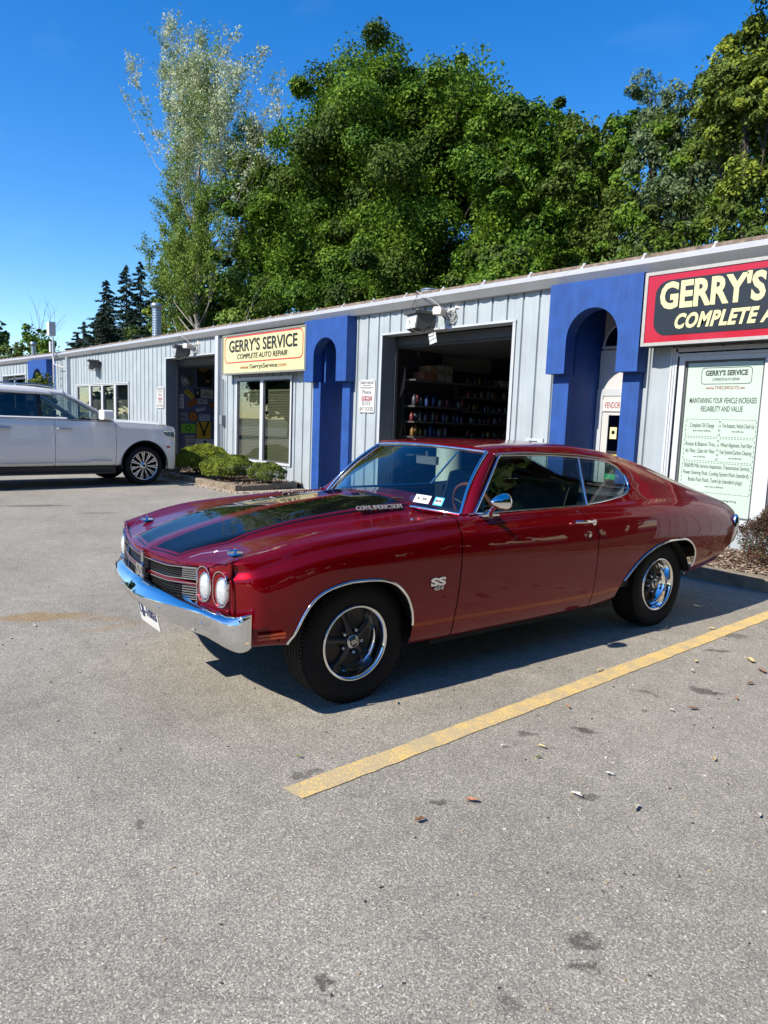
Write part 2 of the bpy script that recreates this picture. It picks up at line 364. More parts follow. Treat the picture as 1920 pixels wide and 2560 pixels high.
# ------------------------------------------------------------------ shop building
F = 8.70
M_side = mat('siding', (.35,.395,.42), .42, noise=.09, nscale=2, bump=.12, bscale=2.5, dist=.02, grime=((.275,.31,.335), .38), spec=.4)
M_trim = mat('white_trim', (.44,.47,.50), .4, noise=.06, nscale=6, grime=((.40,.40,.39), .30))
M_fasc = mat('fascia_metal', (.39,.40,.40), .38, noise=.06, nscale=4, grime=((.30,.30,.30), .42))
M_brown = mat('roof_edge_board', (.16,.12,.09), .9, noise=.5, nscale=14, bump=.5)
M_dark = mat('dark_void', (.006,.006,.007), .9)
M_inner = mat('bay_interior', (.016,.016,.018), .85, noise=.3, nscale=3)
M_blue = mat('blue_stucco', (.006,.055,.245), .7, noise=.16, nscale=5, bump=.5, bscale=130, dist=.006, grime=((.022,.105,.34), .30))
M_grey = mat('gasket', (.08,.085,.09), .6)
bld = thing('repair_shop', 'long low light grey ribbed metal repair shop with blue arched entries', 'building', (0, F, 0))
# all building parts are in local coordinates: x along the front, y into the building, z up
PITCH = .3048
_prof = [(0,-.0),(.045,.028),(.10,.028),(.15,-.010),(.26,-.008),(.42,0.0),(.60,0.0),(.76,-.004),(.90,-.010),(1,0)]
_prof = [(0.0,.018),(.035,.024),(.075,.018),(.10,-.008),(.16,-.014),(.24,-.012),(.36,-.002),(.50,.001),(.64,-.002),(.78,-.009),(.90,-.014),(.975,-.014)]
def wall_sheet(x0, x1, z0, z1, parent, rot=None, name='wall_sheet'):
    """ribbed siding between x0 and x1 in sheets of three ribs"""
    ph = 0.07; k0 = math.floor((x0-ph)/PITCH); xs = []; k = k0
    pts = []
    while True:
        bx = ph+k*PITCH
        for (a, d) in _prof: pts.append((bx+a*PITCH, d, k))
        if bx > x1: break
        k += 1
    pts = [p for p in pts if x0-1e-6 < p[0] < x1+1e-6]
    if pts[0][0] > x0+.002: pts.insert(0, (x0, pts[0][1], pts[0][2]))
    if pts[-1][0] < x1-.002: pts.append((x1, pts[-1][1], pts[-1][2]))
    # split in sheets every 3 ribs
    groups = []; cur = [pts[0]]
    for p in pts[1:]:
        cur.append(p)
        if p[2] % 3 == 0 and abs((p[0]-ph)/PITCH-round((p[0]-ph)/PITCH)) < 1e-4 and p is not pts[-1]:
            groups.append(cur); cur = [(p[0]+.0008, p[1], p[2])]
    groups.append(cur)
    for g in groups:
        if len(g) < 2: continue
        mb = MB(); n = len(g)
        V = [(p[0], p[1], z0) for p in g]+[(p[0], p[1], z1) for p in g]+[(p[0], p[1]+.012, z0) for p in g]+[(p[0], p[1]+.012, z1) for p in g]
        mb.add(V, [(i, i+1, n+i+1, n+i) for i in range(n-1)]+[(2*n+i+1, 2*n+i, 3*n+i, 3*n+i+1) for i in range(n-1)]+[(i+1, i, 2*n+i, 2*n+i+1) for i in range(n-1)])
        mb.build(name, M_side, parent)
EAVE = 3.50
OPEN = [(-27.56,-22.45,1.02,2.48),(-19.69,-16.61,0,3.07),(-15.66,-13.12,.42,2.45),(-12.33,-11.02,0,EAVE),(-10.16,-7.10,0,3.09),(-6.30,-4.88,0,EAVE),(-4.44,-2.22,.40,2.50)]
xa = -29.75
for (x0, x1, z0, z1) in OPEN:
    wall_sheet(xa, x0, 0.0, EAVE+.06, bld)
    if z1 < EAVE: wall_sheet(x0, x1, z1, EAVE+.06, bld)
    if z0 > 0: wall_sheet(x0, x1, 0.0, z0, bld)
    xa = x1
wall_sheet(xa, .45, 0.0, EAVE+.06, bld)
# eave trim: profile in (y,z)
fprof = [(.02,3.505),(-.085,3.503),(-.095,3.508),(-.185,3.615),(-.184,3.622),(-.065,3.712),(.02,3.72)]
xb = [-29.75,-26.4,-20.6,-15.4,-9.75,-6.12,-0.3,.5]
for i in range(len(xb)-1):
    mb = MB(); mb.prism(fprof, 'x', xb[i]+.002, xb[i+1]-.002); mb.build('eave_trim', M_fasc, bld)
x = -29.7
k = 0
while x < .4:
    mb = MB(); e = rnd.uniform(-.006,.006); x2 = min(x+.9144, .5)
    mb.prism([(-.035,3.722),(.10,3.725),(.10,3.775+e),(-.02,3.765+e)], 'x', x+.012, x2-.012); mb.build('roof_edge_board', M_brown, bld)
    mb = MB(); mb.prism([(-.05,3.716),(-.02,3.722),(.05,3.79),(.02,3.80)], 'x', x-.022, x+.018); mb.build('eave_bracket', M_trim, bld)
    x = x2
M_roof = mat('brown_roofing', (.10,.085,.07), .95, noise=.3, nscale=3)
mb = MB(); mb.prism([(.02,3.725),(7,4.45),(14,3.725),(14,3.6),(7,4.3),(.02,3.60)], 'x', -29.7, .5); mb.build('roof', M_roof, bld)
# inner shell (back wall, end walls, floor, partitions)
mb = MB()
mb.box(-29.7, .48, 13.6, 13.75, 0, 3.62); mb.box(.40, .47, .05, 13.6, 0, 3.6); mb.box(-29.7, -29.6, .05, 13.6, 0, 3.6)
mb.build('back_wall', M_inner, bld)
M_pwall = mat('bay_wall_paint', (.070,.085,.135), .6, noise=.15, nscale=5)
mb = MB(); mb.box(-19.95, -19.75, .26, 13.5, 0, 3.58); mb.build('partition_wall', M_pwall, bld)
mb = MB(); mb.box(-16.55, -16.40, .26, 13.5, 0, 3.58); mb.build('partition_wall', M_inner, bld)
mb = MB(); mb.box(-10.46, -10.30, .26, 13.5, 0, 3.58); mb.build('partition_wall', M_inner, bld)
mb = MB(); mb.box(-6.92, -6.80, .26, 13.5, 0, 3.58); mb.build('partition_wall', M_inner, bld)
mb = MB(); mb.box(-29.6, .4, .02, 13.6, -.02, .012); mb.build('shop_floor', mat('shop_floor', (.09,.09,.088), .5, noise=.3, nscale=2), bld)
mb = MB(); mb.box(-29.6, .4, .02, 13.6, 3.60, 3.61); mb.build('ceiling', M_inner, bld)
# lining behind sheeting so nothing shows through
mb = MB(); xa = -29.7
for (x0, x1, z0, z1) in OPEN+[(.45,.45,0,0)]:
    if x0 > xa: mb.box(xa+.002, x0-.02, .04, .05, 0, 3.58)
    if x1 > x0:
        if z1 < EAVE: mb.box(x0-.018, x1+.018, .04, .05, z1+.02, 3.58)
        if z0 > 0: mb.box(x0-.018, x1+.018, .04, .05, 0, z0-.02)
    xa = x1+.02
mb.build('wall_lining', M_grey, bld)

# bay doors: trim + reveals + raised door edge
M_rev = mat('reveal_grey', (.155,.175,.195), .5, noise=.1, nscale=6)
def bay(x0, x1, zt, left_w=.32):
    mb = MB()
    mb.box(x0-.05, x1+.06, -.035, -.018, zt, zt+.035); mb.box(x0-.05, x1+.06, -.018, .25, zt+.001, zt+.02); mb.box(x1-.0, x1+.055, -.03, -.018, 0, zt-.001); mb.box(x0-.05, x0-.0, -.03, -.018, 0, zt-.001)
    mb.build('bay_trim', M_trim, bld)
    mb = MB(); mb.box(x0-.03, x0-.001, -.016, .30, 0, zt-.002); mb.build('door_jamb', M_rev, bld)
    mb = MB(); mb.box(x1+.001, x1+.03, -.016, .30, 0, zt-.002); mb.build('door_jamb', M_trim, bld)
    mb = MB(); mb.box(x0, x0+.03, .30, .36, 0, zt-.05); mb.box(x1-.03, x1, .30, .36, 0, zt-.05); mb.build('door_track', M_grey, bld)
    mb = MB(); mb.box(x0+.02, x1-.02, .30, .36, zt-.16, zt-.01)
    mb.box(x0+.02, x1-.02, .36, 2.9, zt-.20, zt-.155); mb.build('overhead_door', mat('rolled_door', (.05,.052,.055), .5), bld)
bay(-19.69, -16.61, 3.07); bay(-10.16, -7.10, 3.09)

# white pilasters and a conduit
def pil(x0, x1, d, nm='downspout'):
    mb = MB(); mb.box(x0, x1, -d, .0, .05, 3.495); mb.build(nm, M_trim, bld)
pil(-28.42, -28.30, .14); pil(-16.58, -16.42, .10)
mb = MB(); mb.tube([(-16.22,-.06,.1),(-16.22,-.06,2.42)], .022); mb.box(-16.28,-16.16,-.12,-.0,1.30,1.52); mb.build('conduit', mat('conduit_grey', (.22,.24,.26), .5), bld)

# blue arch entries
def arch_pts(cx, hw, zs, zt, n=18):
    return [(cx+hw*math.cos(a), zs+(zt-zs)*math.sin(a)) for a in [math.pi*i/n for i in range(n+1)]]   # right to left
def blue_entry(x0, x1, parent, cx, hw, zs, zt, pl, prr, depth=1.0, zb=2.265, pro=.25, ztop=3.497):
    # hood box with arched cut-out
    ap = arch_pts(cx, hw, zs, zt)
    mb = MB()
    outer = [(x0, zb), (x0, ztop), (x1, ztop), (x1, zb), (cx+hw, zb)]
    # front & back faces as strips: left leg, right leg, top fan
    def face(y, flip):
        V = [(x0,y,zb),(cx-hw,y,zb),(cx-hw,y,zs),(x0,y,zs),(cx+hw,y,zb),(x1,y,zb),(x1,y,zs),(cx+hw,y,zs)]
        F_ = [(0,1,2,3),(4,5,6,7)]
        top = []
        n = len(ap)
        base = len(V)
        for p in ap: V.append((p[0], y, p[1]))
        for i, p in enumerate(ap):
            t = i/(n-1)
            # map to outer boundary: right side up, across top, left side down
            per = [(x1, zs), (x1, ztop), (x0, ztop), (x0, zs)]
            a = [ztop-zs, x1-x0, ztop-zs]; tot = sum(a); d = t*tot; q = 0
            while q < 2 and d > a[q]: d -= a[q]; q += 1
            u = d/a[q]; V.append((per[q][0]+(per[q+1][0]-per[q][0])*u, y, per[q][1]+(per[q+1][1]-per[q][1])*u))
        for i in range(n-1): F_.append((base+i, base+n+i, base+n+i+1, base+i+1))
        F_.append
        # corners
        V.append((x1, y, ztop)); V.append((x0, y, ztop)); c1 = len(V)-2; c2 = len(V)-1
        for i in range(n-1):
            A = V[base+n+i]; B = V[base+n+i+1]
            if abs(A[0]-x1) < 1e-6 and abs(B[0]-x1) > 1e-6: F_.append((base+n+i, c1, base+n+i+1))
            if abs(A[0]-x0) > 1e-6 and abs(B[0]-x0) < 1e-6: F_.append((base+n+i, c2, base+n+i+1))
        mb.add(V, [f[::-1] for f in F_] if flip else F_)
    face(-pro, False); face(-.02, True)
    mb.add([(x0,-pro,zb),(x0,-.0,zb),(x0,-.0,ztop),(x0,-pro,ztop)], [(0,1,2,3)]); mb.add([(x1,-pro,zb),(x1,-.0,zb),(x1,-.0,ztop),(x1,-pro,ztop)], [(3,2,1,0)])
    mb.add([(x0,-pro,ztop),(x0,0,ztop),(x1,0,ztop),(x1,-pro,ztop)], [(0,1,2,3)])
    for (a, b) in ((x0, cx-hw), (cx+hw, x1)): mb.add([(a,-pro,zb),(b,-pro,zb),(b,0,zb),(a,0,zb)], [(0,3,2,1)])
    inner = [(cx+hw, zb)]+ap+[(cx-hw, zb)]; n = len(inner)
    mb.add([(p[0],-pro,p[1]) for p in inner]+[(p[0],-.02,p[1]) for p in inner], [(i, i+1, n+i+1, n+i) for i in range(n-1)], 0, False)
    mb.build('arch_hood', M_blue, parent)
    # pillars
    mb = MB(); mb.box(pl[0], pl[1], -.10, .02, 0, zb+.0); mb.build('pillar', M_blue, parent)
    mb = MB(); mb.box(prr[0], prr[1], -.10, .02, 0, zb+.0); mb.build('pillar', M_blue, parent)
    # alcove side walls and vault
    mb = MB(); mb.box(x0+.02, pl[1], .021, depth, 0, 3.45); mb.box(prr[0], x1-.02, .021, depth, 0, 3.45); mb.box(pl[1]+.001, prr[0]-.001, .0, depth, zt+.12, 3.45)
    mb.build('alcove_wall', M_blue, parent)
blue_entry(-12.38, -10.95, bld, -11.66, .385, 2.78, 3.13, (-12.24,-11.98), (-11.24,-11.0))
blue_entry(-6.27, -4.85, bld, -5.56, .40, 2.72, 3.13, (-6.24,-5.97), (-5.13,-4.88), depth=.72)

# doors in the alcoves
M_door = mat('painted_door', (.50,.50,.49), .45, noise=.05)
M_steel = mat('chrome_hw', (.7,.7,.7), .18, 1.0)
d1 = bld
def add_door(x0, x1, y, knob=True, glazed=False):
    mb = MB(); mb.box(x0, x1, y, y+.05, .0, 2.05); mb.build('entry_door', M_door, bld)
mb = MB(); mb.box(-11.975, -11.245, .94, 1.0, 2.07, 3.25); mb.build('transom_panel', M_rev, bld)
mb = MB(); mb.box(-11.97, -11.25, .93, .98, 0, 2.04); dd = mb.build('entry_door', M_door, bld)
mb = MB(); mb.lathe([(.0,-.055),(.02,-.058),(.03,-.045),(.028,-.03),(.012,-.022),(.012,0)], (-11.33,.93,1.0), 'y', 14); mb.build('door_knob', M_steel, dd)
mb = MB(); mb.cyl((-11.33,.905,1.28), .028, .025, 'y', 14); mb.build('deadbolt', M_steel, dd)
# vendor door (x -5.965..-5.135, y .60)
yv = .66
mb = MB(); mb.box(-5.965,-5.86,yv-.03,yv+.03,0,2.10); mb.box(-5.24,-5.135,yv-.03,yv+.03,0,2.10); mb.box(-5.859,-5.241,yv-.03,yv+.03,2.0,2.10); mb.build('door_frame', M_trim, bld)
mb = MB(); ring(mb, [(-5.855,.02),(-5.245,.02),(-5.245,1.995),(-5.855,1.995)], [(-5.75,.25),(-5.33,.25),(-5.33,1.72),(-5.75,1.72)], 'y', yv-.02, yv+.02); vd = mb.build('vendor_door', M_door, bld)
mb = MB(); mb.box(-5.749,-5.331,yv-.002,yv+.004,.251,1.719); mb.build('door_glass', glass('dark_glass', (.12,.14,.14)), vd)
mb = MB(); mb.box(-5.96,-5.14,yv-.01,yv+.05,2.101,2.66); mb.build('transom_panel', M_door, bld)
ap = arch_pts(-5.55,.36,2.72,3.06,14); mb = MB(); mb.prism(ap, 'y', yv-.012, yv, 0); mb.build('fanlight', glass('fan_glass', (.02,.02,.02)), bld)
mb = MB(); mb.tube([(p[0], yv-.02, p[1]) for p in ap], .022, 6); mb.tube([(-5.93,yv-.02,2.70),(-5.17,yv-.02,2.70)], .025, 6); mb.build('fanlight_frame', M_trim, bld)
mb = MB(); mb.box(-5.965,-5.135,yv+.06,yv+.1,2.67,3.4); mb.build('transom_panel', M_door, bld)
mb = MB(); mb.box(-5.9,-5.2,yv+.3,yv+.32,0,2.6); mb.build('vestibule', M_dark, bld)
M_white = mat('sign_white', (.56,.56,.55), .45, noise=.05)
M_black = mat('print_black', (.02,.02,.022), .5)
M_ink = mat('print_grey', (.022,.028,.032), .6)
M_redink = mat('print_maroon', (.28,.03,.05), .5)
vs = thing('door_sign', 'white vendor entrance sign across the top of the glass door', 'sign', (-5.55, F+yv-.034, 1.86))
mb = MB(); mb.box(-.30,.30,-.006,.0,-.085,.085); mb.build('sign_board', M_white, vs)
text('lettering', 'VENDOR ENTRANCE', .13, M_redink, vs, (.03,-.008,0), width=.60)
def sticker(nm, lab, x, z, w_, h_, col, rot=0):
    t = thing(nm, lab, 'sticker', (x, F+yv-.010, z)); mb = MB(); mb.box(-w_/2,w_/2,-.003,0,-h_/2,h_/2); mb.build('sticker_face', mat('stk_'+str(col), col, .5), t); return t
t = sticker('window_sticker', 'cream certificate sticker with a dark seal on the vendor door glass', -5.66, 1.46, .11, .17, (.66,.60,.34)); mb = MB(); mb.cyl((0,-.006,.01), .028, .003, 'y', 12); mb.build('seal', M_black, t)
t = sticker('window_sticker', 'pale grey rounded sticker beside the cream certificate', -5.53, 1.47, .08, .14, (.45,.50,.50)); mb = MB(); mb.cyl((0,-.006,.03), .03, .003, 'y', 12); mb.build('seal', M_black, t)
t = sticker('window_sticker', 'small light blue sticker highest on the vendor door glass', -5.43, 1.62, .08, .15, (.10,.42,.50)); text('lettering', 'S', .08, M_white, t, (0,-.005,.03))
t = thing('tool_brand_sign', 'black sign with green lettering low on the vendor door glass', 'sign', (-5.53, F+yv-.012, .98))
mb = MB(); mb.box(-.215,.20,-.004,0,-.22,.22); mb.build('sign_board', M_black, t)
text('lettering', 'PROFESSIONAL GRADE', .045, mat('print_yellow', (.75,.62,.12), .5), t, (.01,-.007,.15), width=.36, bold=.002)
text('lettering', 'AutoMatic', .12, mat('print_green', (.02,.35,.12), .5), t, (.03,-.009,.05), width=.40, bold=.004)
text('lettering', 'Auto', .122, mat('print_cream', (.7,.72,.55), .5), t, (-.08,-.0065,.052), width=.19, bold=.007)
mb = MB(); mb.box(-.215,.20,-.007,-.004,-.20,-.12); mb.build('stripe', mat('print_green2', (.02,.40,.16), .5), t)

# windows: frame + panes
M_alu = mat('window_frame', (.50,.52,.54), .35, noise=.04)
GL = glass('window_glass', (.80,.84,.82))
def window(x0, x1, z0, z1, mull, fr=.055, name='window', mullw=.075, head=True):
    mb = MB(); mb.box(x0-.0, x1+.0, -.03, .06, z1-fr, z1); mb.box(x0, x1, -.03, .06, z0, z0+fr); mb.box(x0, x0+fr, -.03, .06, z0+fr, z1-fr); mb.box(x1-fr, x1, -.03, .06, z0+fr, z1-fr)
    if head: mb.box(x0-.05, x1+.05, -.05, -.0305, z1-.012, z1+.02)
    wn = mb.build(name, M_alu, bld)
    es = [x0+fr]+mull+[x1-fr]
    for q in mull:
        mb = MB(); mb.box(q-mullw/2, q+mullw/2, -.028, .055, z0+fr+.001, z1-fr-.001); mb.build('mullion', M_alu, wn)
    for i in range(len(es)-1):
        a = es[i]+(mullw/2 if i > 0 else 0)+.001; b = es[i+1]-(mullw/2 if i < len(es)-2 else 0)-.001
        mb = MB(); ring(mb, [(a,z0+fr),(b,z0+fr),(b,z1-fr),(a,z1-fr)], [(a+.025,z0+fr+.025),(b-.025,z0+fr+.025),(b-.025,z1-fr-.025),(a+.025,z1-fr-.025)], 'y', .0, .02); mb.build('sash', M_grey, wn)
        mb = MB(); mb.box(a+.024, b-.024, .008, .014, z0+fr+.024, z1-fr-.024); mb.build('pane', GL, wn)
    return wn, es
w4, _ = window(-27.52, -22.49, 1.05, 2.45, [-26.12,-24.90,-23.70], mullw=.17)
mb = MB(); mb.box(-27.4,-22.6,.5,.52,.9,2.5); mb.build('room_curtain', mat('room_grey', (.15,.16,.16), .9, noise=.5, nscale=1.5), bld)
w2, _ = window(-15.62, -13.16, .44, 2.42, [-14.42], mullw=.13)
# venetian blinds
M_blind = mat('blind_slat', (.19,.17,.10), .55)
for (a, b) in ((-15.5,-14.52),(-14.3,-13.26)):
    t = thing('venetian_blind', 'beige venetian blind behind the %s pane of the window under the yellow sign' % ('left' if a < -15 else 'right'), 'blind', ((a+b)/2, F+.05, 0))
    mb = MB(); mb.box(-.47,.47,0,.05,2.10,2.15); mb.build('head_rail', M_blind, t)
    hw = (b-a)/2-.02; z = 2.08; sm = None
    while z > .5:
        if sm is None:
            mb = MB(); mb.obox((0,.025,0), (hw,0,0), (0,.010,.0150), (0,.0004,-.0004)); sm = mb.mesh('slat', M_blind)
        o = bpy.data.objects.new('slat', sm); link(o, t); o.location = (0,0,z); o.rotation_euler = (rnd.uniform(-.03,.03),0,rnd.uniform(-.001,.001)); z -= .036
mb = MB(); mb.box(-15.7,-13.0,.8,.82,0,3.2); mb.build('room_back', M_inner, bld)
# poster window
wp, _ = window(-4.40, -2.26, .42, 2.46, [-3.30], fr=.07, mullw=.16)
mb = MB()
for i, d in enumerate((.0,.02,.035)): mb.box(-4.52+.035*i, -4.495+.035*i, -.03-.006*i, -.01, .3, 2.56)
mb.box(-4.52,-2.1,-.042,-.012,2.50,2.55); mb.build('window_casing', M_alu, bld)
mb = MB(); mb.box(-4.40,-2.2,.5,.52,.3,2.6); mb.build('room_back', M_inner, bld)
mb = MB(); mb.box(-2.20,-2.02,-.05,-.012,.3,2.56); mb.box(-3.215,-2.33,.05,.06,.5,2.4); mb.build('window_casing', M_alu, bld)

# poster with service list
M_paper = mat('mint_poster', (.42,.53,.45), .6, noise=.04, nscale=2)
ps = thing('service_poster', 'mint green service list poster filling the window right of the vendor arch', 'poster', (-3.84, F+.002, 1.40))
PW, PH = .455, 1.03
mb = MB(); mb.box(-PW,PW,0,.003,-PH+.06,PH-.07); mb.build('paper', M_paper, ps)
T_ = []; yq = -.0015
def ln(txt, x, z, wdt, s0, **k): T_.append((txt, (s0 or .05), wdt, x, z, yq, k))
ln('GERRY\'S SERVICE', .02, .83, .50, .085, bold=.003); ln('COMPLETE AUTO REPAIR', .02, .755, .32, .045, shear=.3)
ln('MAINTAINING YOUR VEHICLE INCREASES', .0, .50, .80, .05, sz=1.9, bold=.0003); ln('RELIABILITY AND VALUE', .0, .40, .50, .05, sz=1.9, bold=.0003)
for (x, z, rows) in ((-.215,.20,['Complete Oil Change']),(.215,.20,['Tire Rotation, Vehicle Check Up']),(-.215,-.03,['Rotate & Balance Tires,','Air Filter, Cabin Air Filter']),(.215,-.03,['Wheel Alignment, Fuel Filter','Fuel System/Carbon Cleaning']),(.0,-.30,['30/60/90 Mile Service Inspection, Transmission Service,','Power Steering Flush, Cooling System Flush (standard),','Brake Fluid Flush, Tune-Up (standard plugs)'])):
    for i, r_ in enumerate(rows): ln(r_, x, z-.085*i, (.30 if len(r_) < 22 else .37) if len(rows) < 3 else (.80 if i < 2 else .66), .035, sz=2.1)
ln('every 3 months or 3,000 miles', -.215, .135, .22, .02, sz=1.4); ln('every 6,000 miles', .215, .135, .14, .02, sz=1.4); ln('every 12,000 miles', -.215, -.185, .15, .02, sz=1.4); ln('every 24,000 miles', .215, -.185, .15, .02, sz=1.4); ln('every 2 years or 30,000 miles', 0, -.545, .22, .02, sz=1.4); ln('based on average driving', .14, -.70, .28, .03, sz=1.3)
join_text(T_, 'lettering', M_ink, ps)
text('lettering', 'www.THECARGUYS.net', .055, M_redink, ps, (.02,-.0015,.655), width=.46)
mb = MB()
ro = rrect(.60,.20,.04,4,.02,.80); ri = rrect(.588,.188,.036,4,.02,.80); ring(mb, ro, ri, 'y', -.003, -.0005)
def dash(x0, z0, x1, z1, n):
    for i in range(n):
        a = (i+.2)/n; b = (i+.75)/n; P = (x0+(x1-x0)*a, z0+(z1-z0)*a); Q = (x0+(x1-x0)*b, z0+(z1-z0)*b)
        if abs(x1-x0) > abs(z1-z0): mb.box(min(P[0],Q[0]), max(P[0],Q[0]), -.002,-.0005, P[1]-.003, P[1]+.003)
        else: mb.box(P[0]-.003, P[0]+.003, -.002,-.0005, min(P[1],Q[1]), max(P[1],Q[1]))
def dbox(x0, x1, z0, z1): dash(x0,z0,x1,z0,int((x1-x0)/.034)); dash(x0,z1,x1,z1,int((x1-x0)/.034)); dash(x0,z0,x0,z1,max(3,int((z1-z0)/.05))); dash(x1,z0,x1,z1,max(3,int((z1-z0)/.05)))
dbox(-.42,-.008,.065,.275); dbox(.008,.42,.065,.275); dbox(-.42,-.008,-.235,.045); dbox(.008,.42,-.235,.045); dbox(-.42,.42,-.62,-.255)
tag(mb.build('printed_lines', M_ink, ps), kind='stuff')

# big sign, yellow sign
def box_sign(nm, lab, cx, cz, w_, h_, d, fm, framem, pro):
    t = thing(nm, lab, 'sign', (cx, F-pro, cz))
    mb = MB(); fr = .04
    ring(mb, [(-w_/2,-h_/2),(w_/2,-h_/2),(w_/2,h_/2),(-w_/2,h_/2)], [(-w_/2+fr,-h_/2+fr),(w_/2-fr,-h_/2+fr),(w_/2-fr,h_/2-fr),(-w_/2+fr,h_/2-fr)], 'y', 0, .03); mb.build('sign_frame', framem, t)
    mb = MB(); mb.box(-w_/2+.003,w_/2-.003,.031,d,-h_/2+.003,h_/2-.003); mb.build('sign_box', mat('sign_box_dark', (.03,.03,.03), .5), t)
    mb = MB(); mb.box(-w_/2+fr+.001,w_/2-fr-.001,.012,.029,-h_/2+fr+.001,h_/2-fr-.001); mb.build('sign_face', fm, t)
    return t
M_frame = mat('sign_frame_grey', (.36,.36,.34), .45, noise=.1)
rs = box_sign('shop_sign', 'large red framed black sign with cream lettering above the poster window', -3.05, 3.015, 3.50, .90, .27, mat('sign_red', (.40,.005,.018), .3, noise=.05, nscale=3, coat=.3), M_frame, .30)
mb = MB(); mb.prism(rrect(3.20,.66,.17,6), 'y', .006, .0115); mb.build('black_panel', mat('sign_black', (.012,.014,.016), .35, coat=.2), rs)
M_cream = mat('sign_cream', (.60,.57,.30), .45)
text('lettering', 'GERRY\'S SERVICE', .425, M_cream, rs, (-.265,.004,.127), width=2.55, bold=.016)
text('lettering', 'COMPLETE AUTO REPAIR', .235, M_cream, rs, (-.215,.004,-.182), width=2.24, bold=.010, shear=.28, spacing=1.1)
ysn = box_sign('shop_sign', 'pale yellow box sign with red outline above the window with blinds', -14.10, 2.965, 3.58, .94, .20, mat('sign_yellow', (.60,.56,.29), .35, noise=.03, coat=.2), mat('sign_frame_olive', (.20,.20,.17), .5), .26)
mb = MB(); ring(mb, rrect(3.36,.62,.14,5,0,.11), rrect(3.31,.57,.115,5,0,.11), 'y', .006, .0115); mb.build('red_outline', mat('sign_redline', (.55,.05,.05), .4), ysn)
text('lettering', 'GERRY\'S SERVICE', .38, M_black, ysn, (.0,.004,.175), width=2.92, bold=.006)
text('lettering', 'COMPLETE AUTO REPAIR', .17, M_black, ysn, (.0,.004,-.065), width=2.15, shear=.25)
text('lettering', 'GerrysService', .14, M_black, ysn, (.10,.004,-.305), width=1.18)
text('lettering', 'www.', .13, mat('print_tan', (.40,.15,.06), .5), ysn, (-.72,.004,-.312), width=.40)
text('lettering', '.com', .13, mat('print_tan', (.40,.15,.06), .5), ysn, (.88,.004,-.305), width=.36)
def small_sign(x, lab):
    t = thing('notice_sign', lab, 'sign', (x, F-.024, 1.98))
    mb = MB(); mb.prism(rrect(.47,.62,.03,3), 'y', -.006, 0); mb.build('sign_board', M_white, t)
    join_text([('GERRY\'S SERVICE', .05, .36, 0, .245, -.007, {'bold':.001}), ('COMPLETE AUTO REPAIR', .03, .22, 0, .20, -.007, {}), ('FOR YOUR SAFETY', .03, .34, 0, .15, -.007, {}), ('Please', .11, .27, 0, .075, -.007, {}), ('BLOCK', .11, .25, 0, -.14, -.007, {}), ('BAY DOORS', .11, .40, 0, -.245, -.007, {})], 'lettering', M_ink, t)
    mb = MB(); mb.box(-.155,.155,-.0078,-.006,-.085,.005); mb.build('dark_bar', M_redink, t)
    text('lettering', 'DO NOT', .085, M_white, t, (0,-.0105,-.04), width=.27, bold=.002)
    mb = MB(); ring(mb, rrect(.40,.12,.01,2,0,.225), rrect(.39,.11,.008,2,0,.225), 'y', -.0078, -.006); mb.build('outline', M_ink, t)
    mb = MB()
    for (a, b) in ((-.21,.285),(.21,.285),(-.21,-.285),(.21,-.285)): mb.cyl((a,-.010,b), .008, .005, 'y', 8)
    mb.build('screws', M_steel, t)
small_sign(-20.08, 'white do not block bay doors notice left of the far bay with posters')
small_sign(-10.56, 'white do not block bay doors notice between blue arch and the dark open bay')

# little mail slot plate near the vendor arch
mb = MB(); mb.box(-6.72,-6.40,-.035,-.016,1.24,1.34,0); mb.box(-6.66,-6.50,-.037,-.035,1.26,1.30,1); mb.build('vent_plate', [M_trim, M_dark], bld)

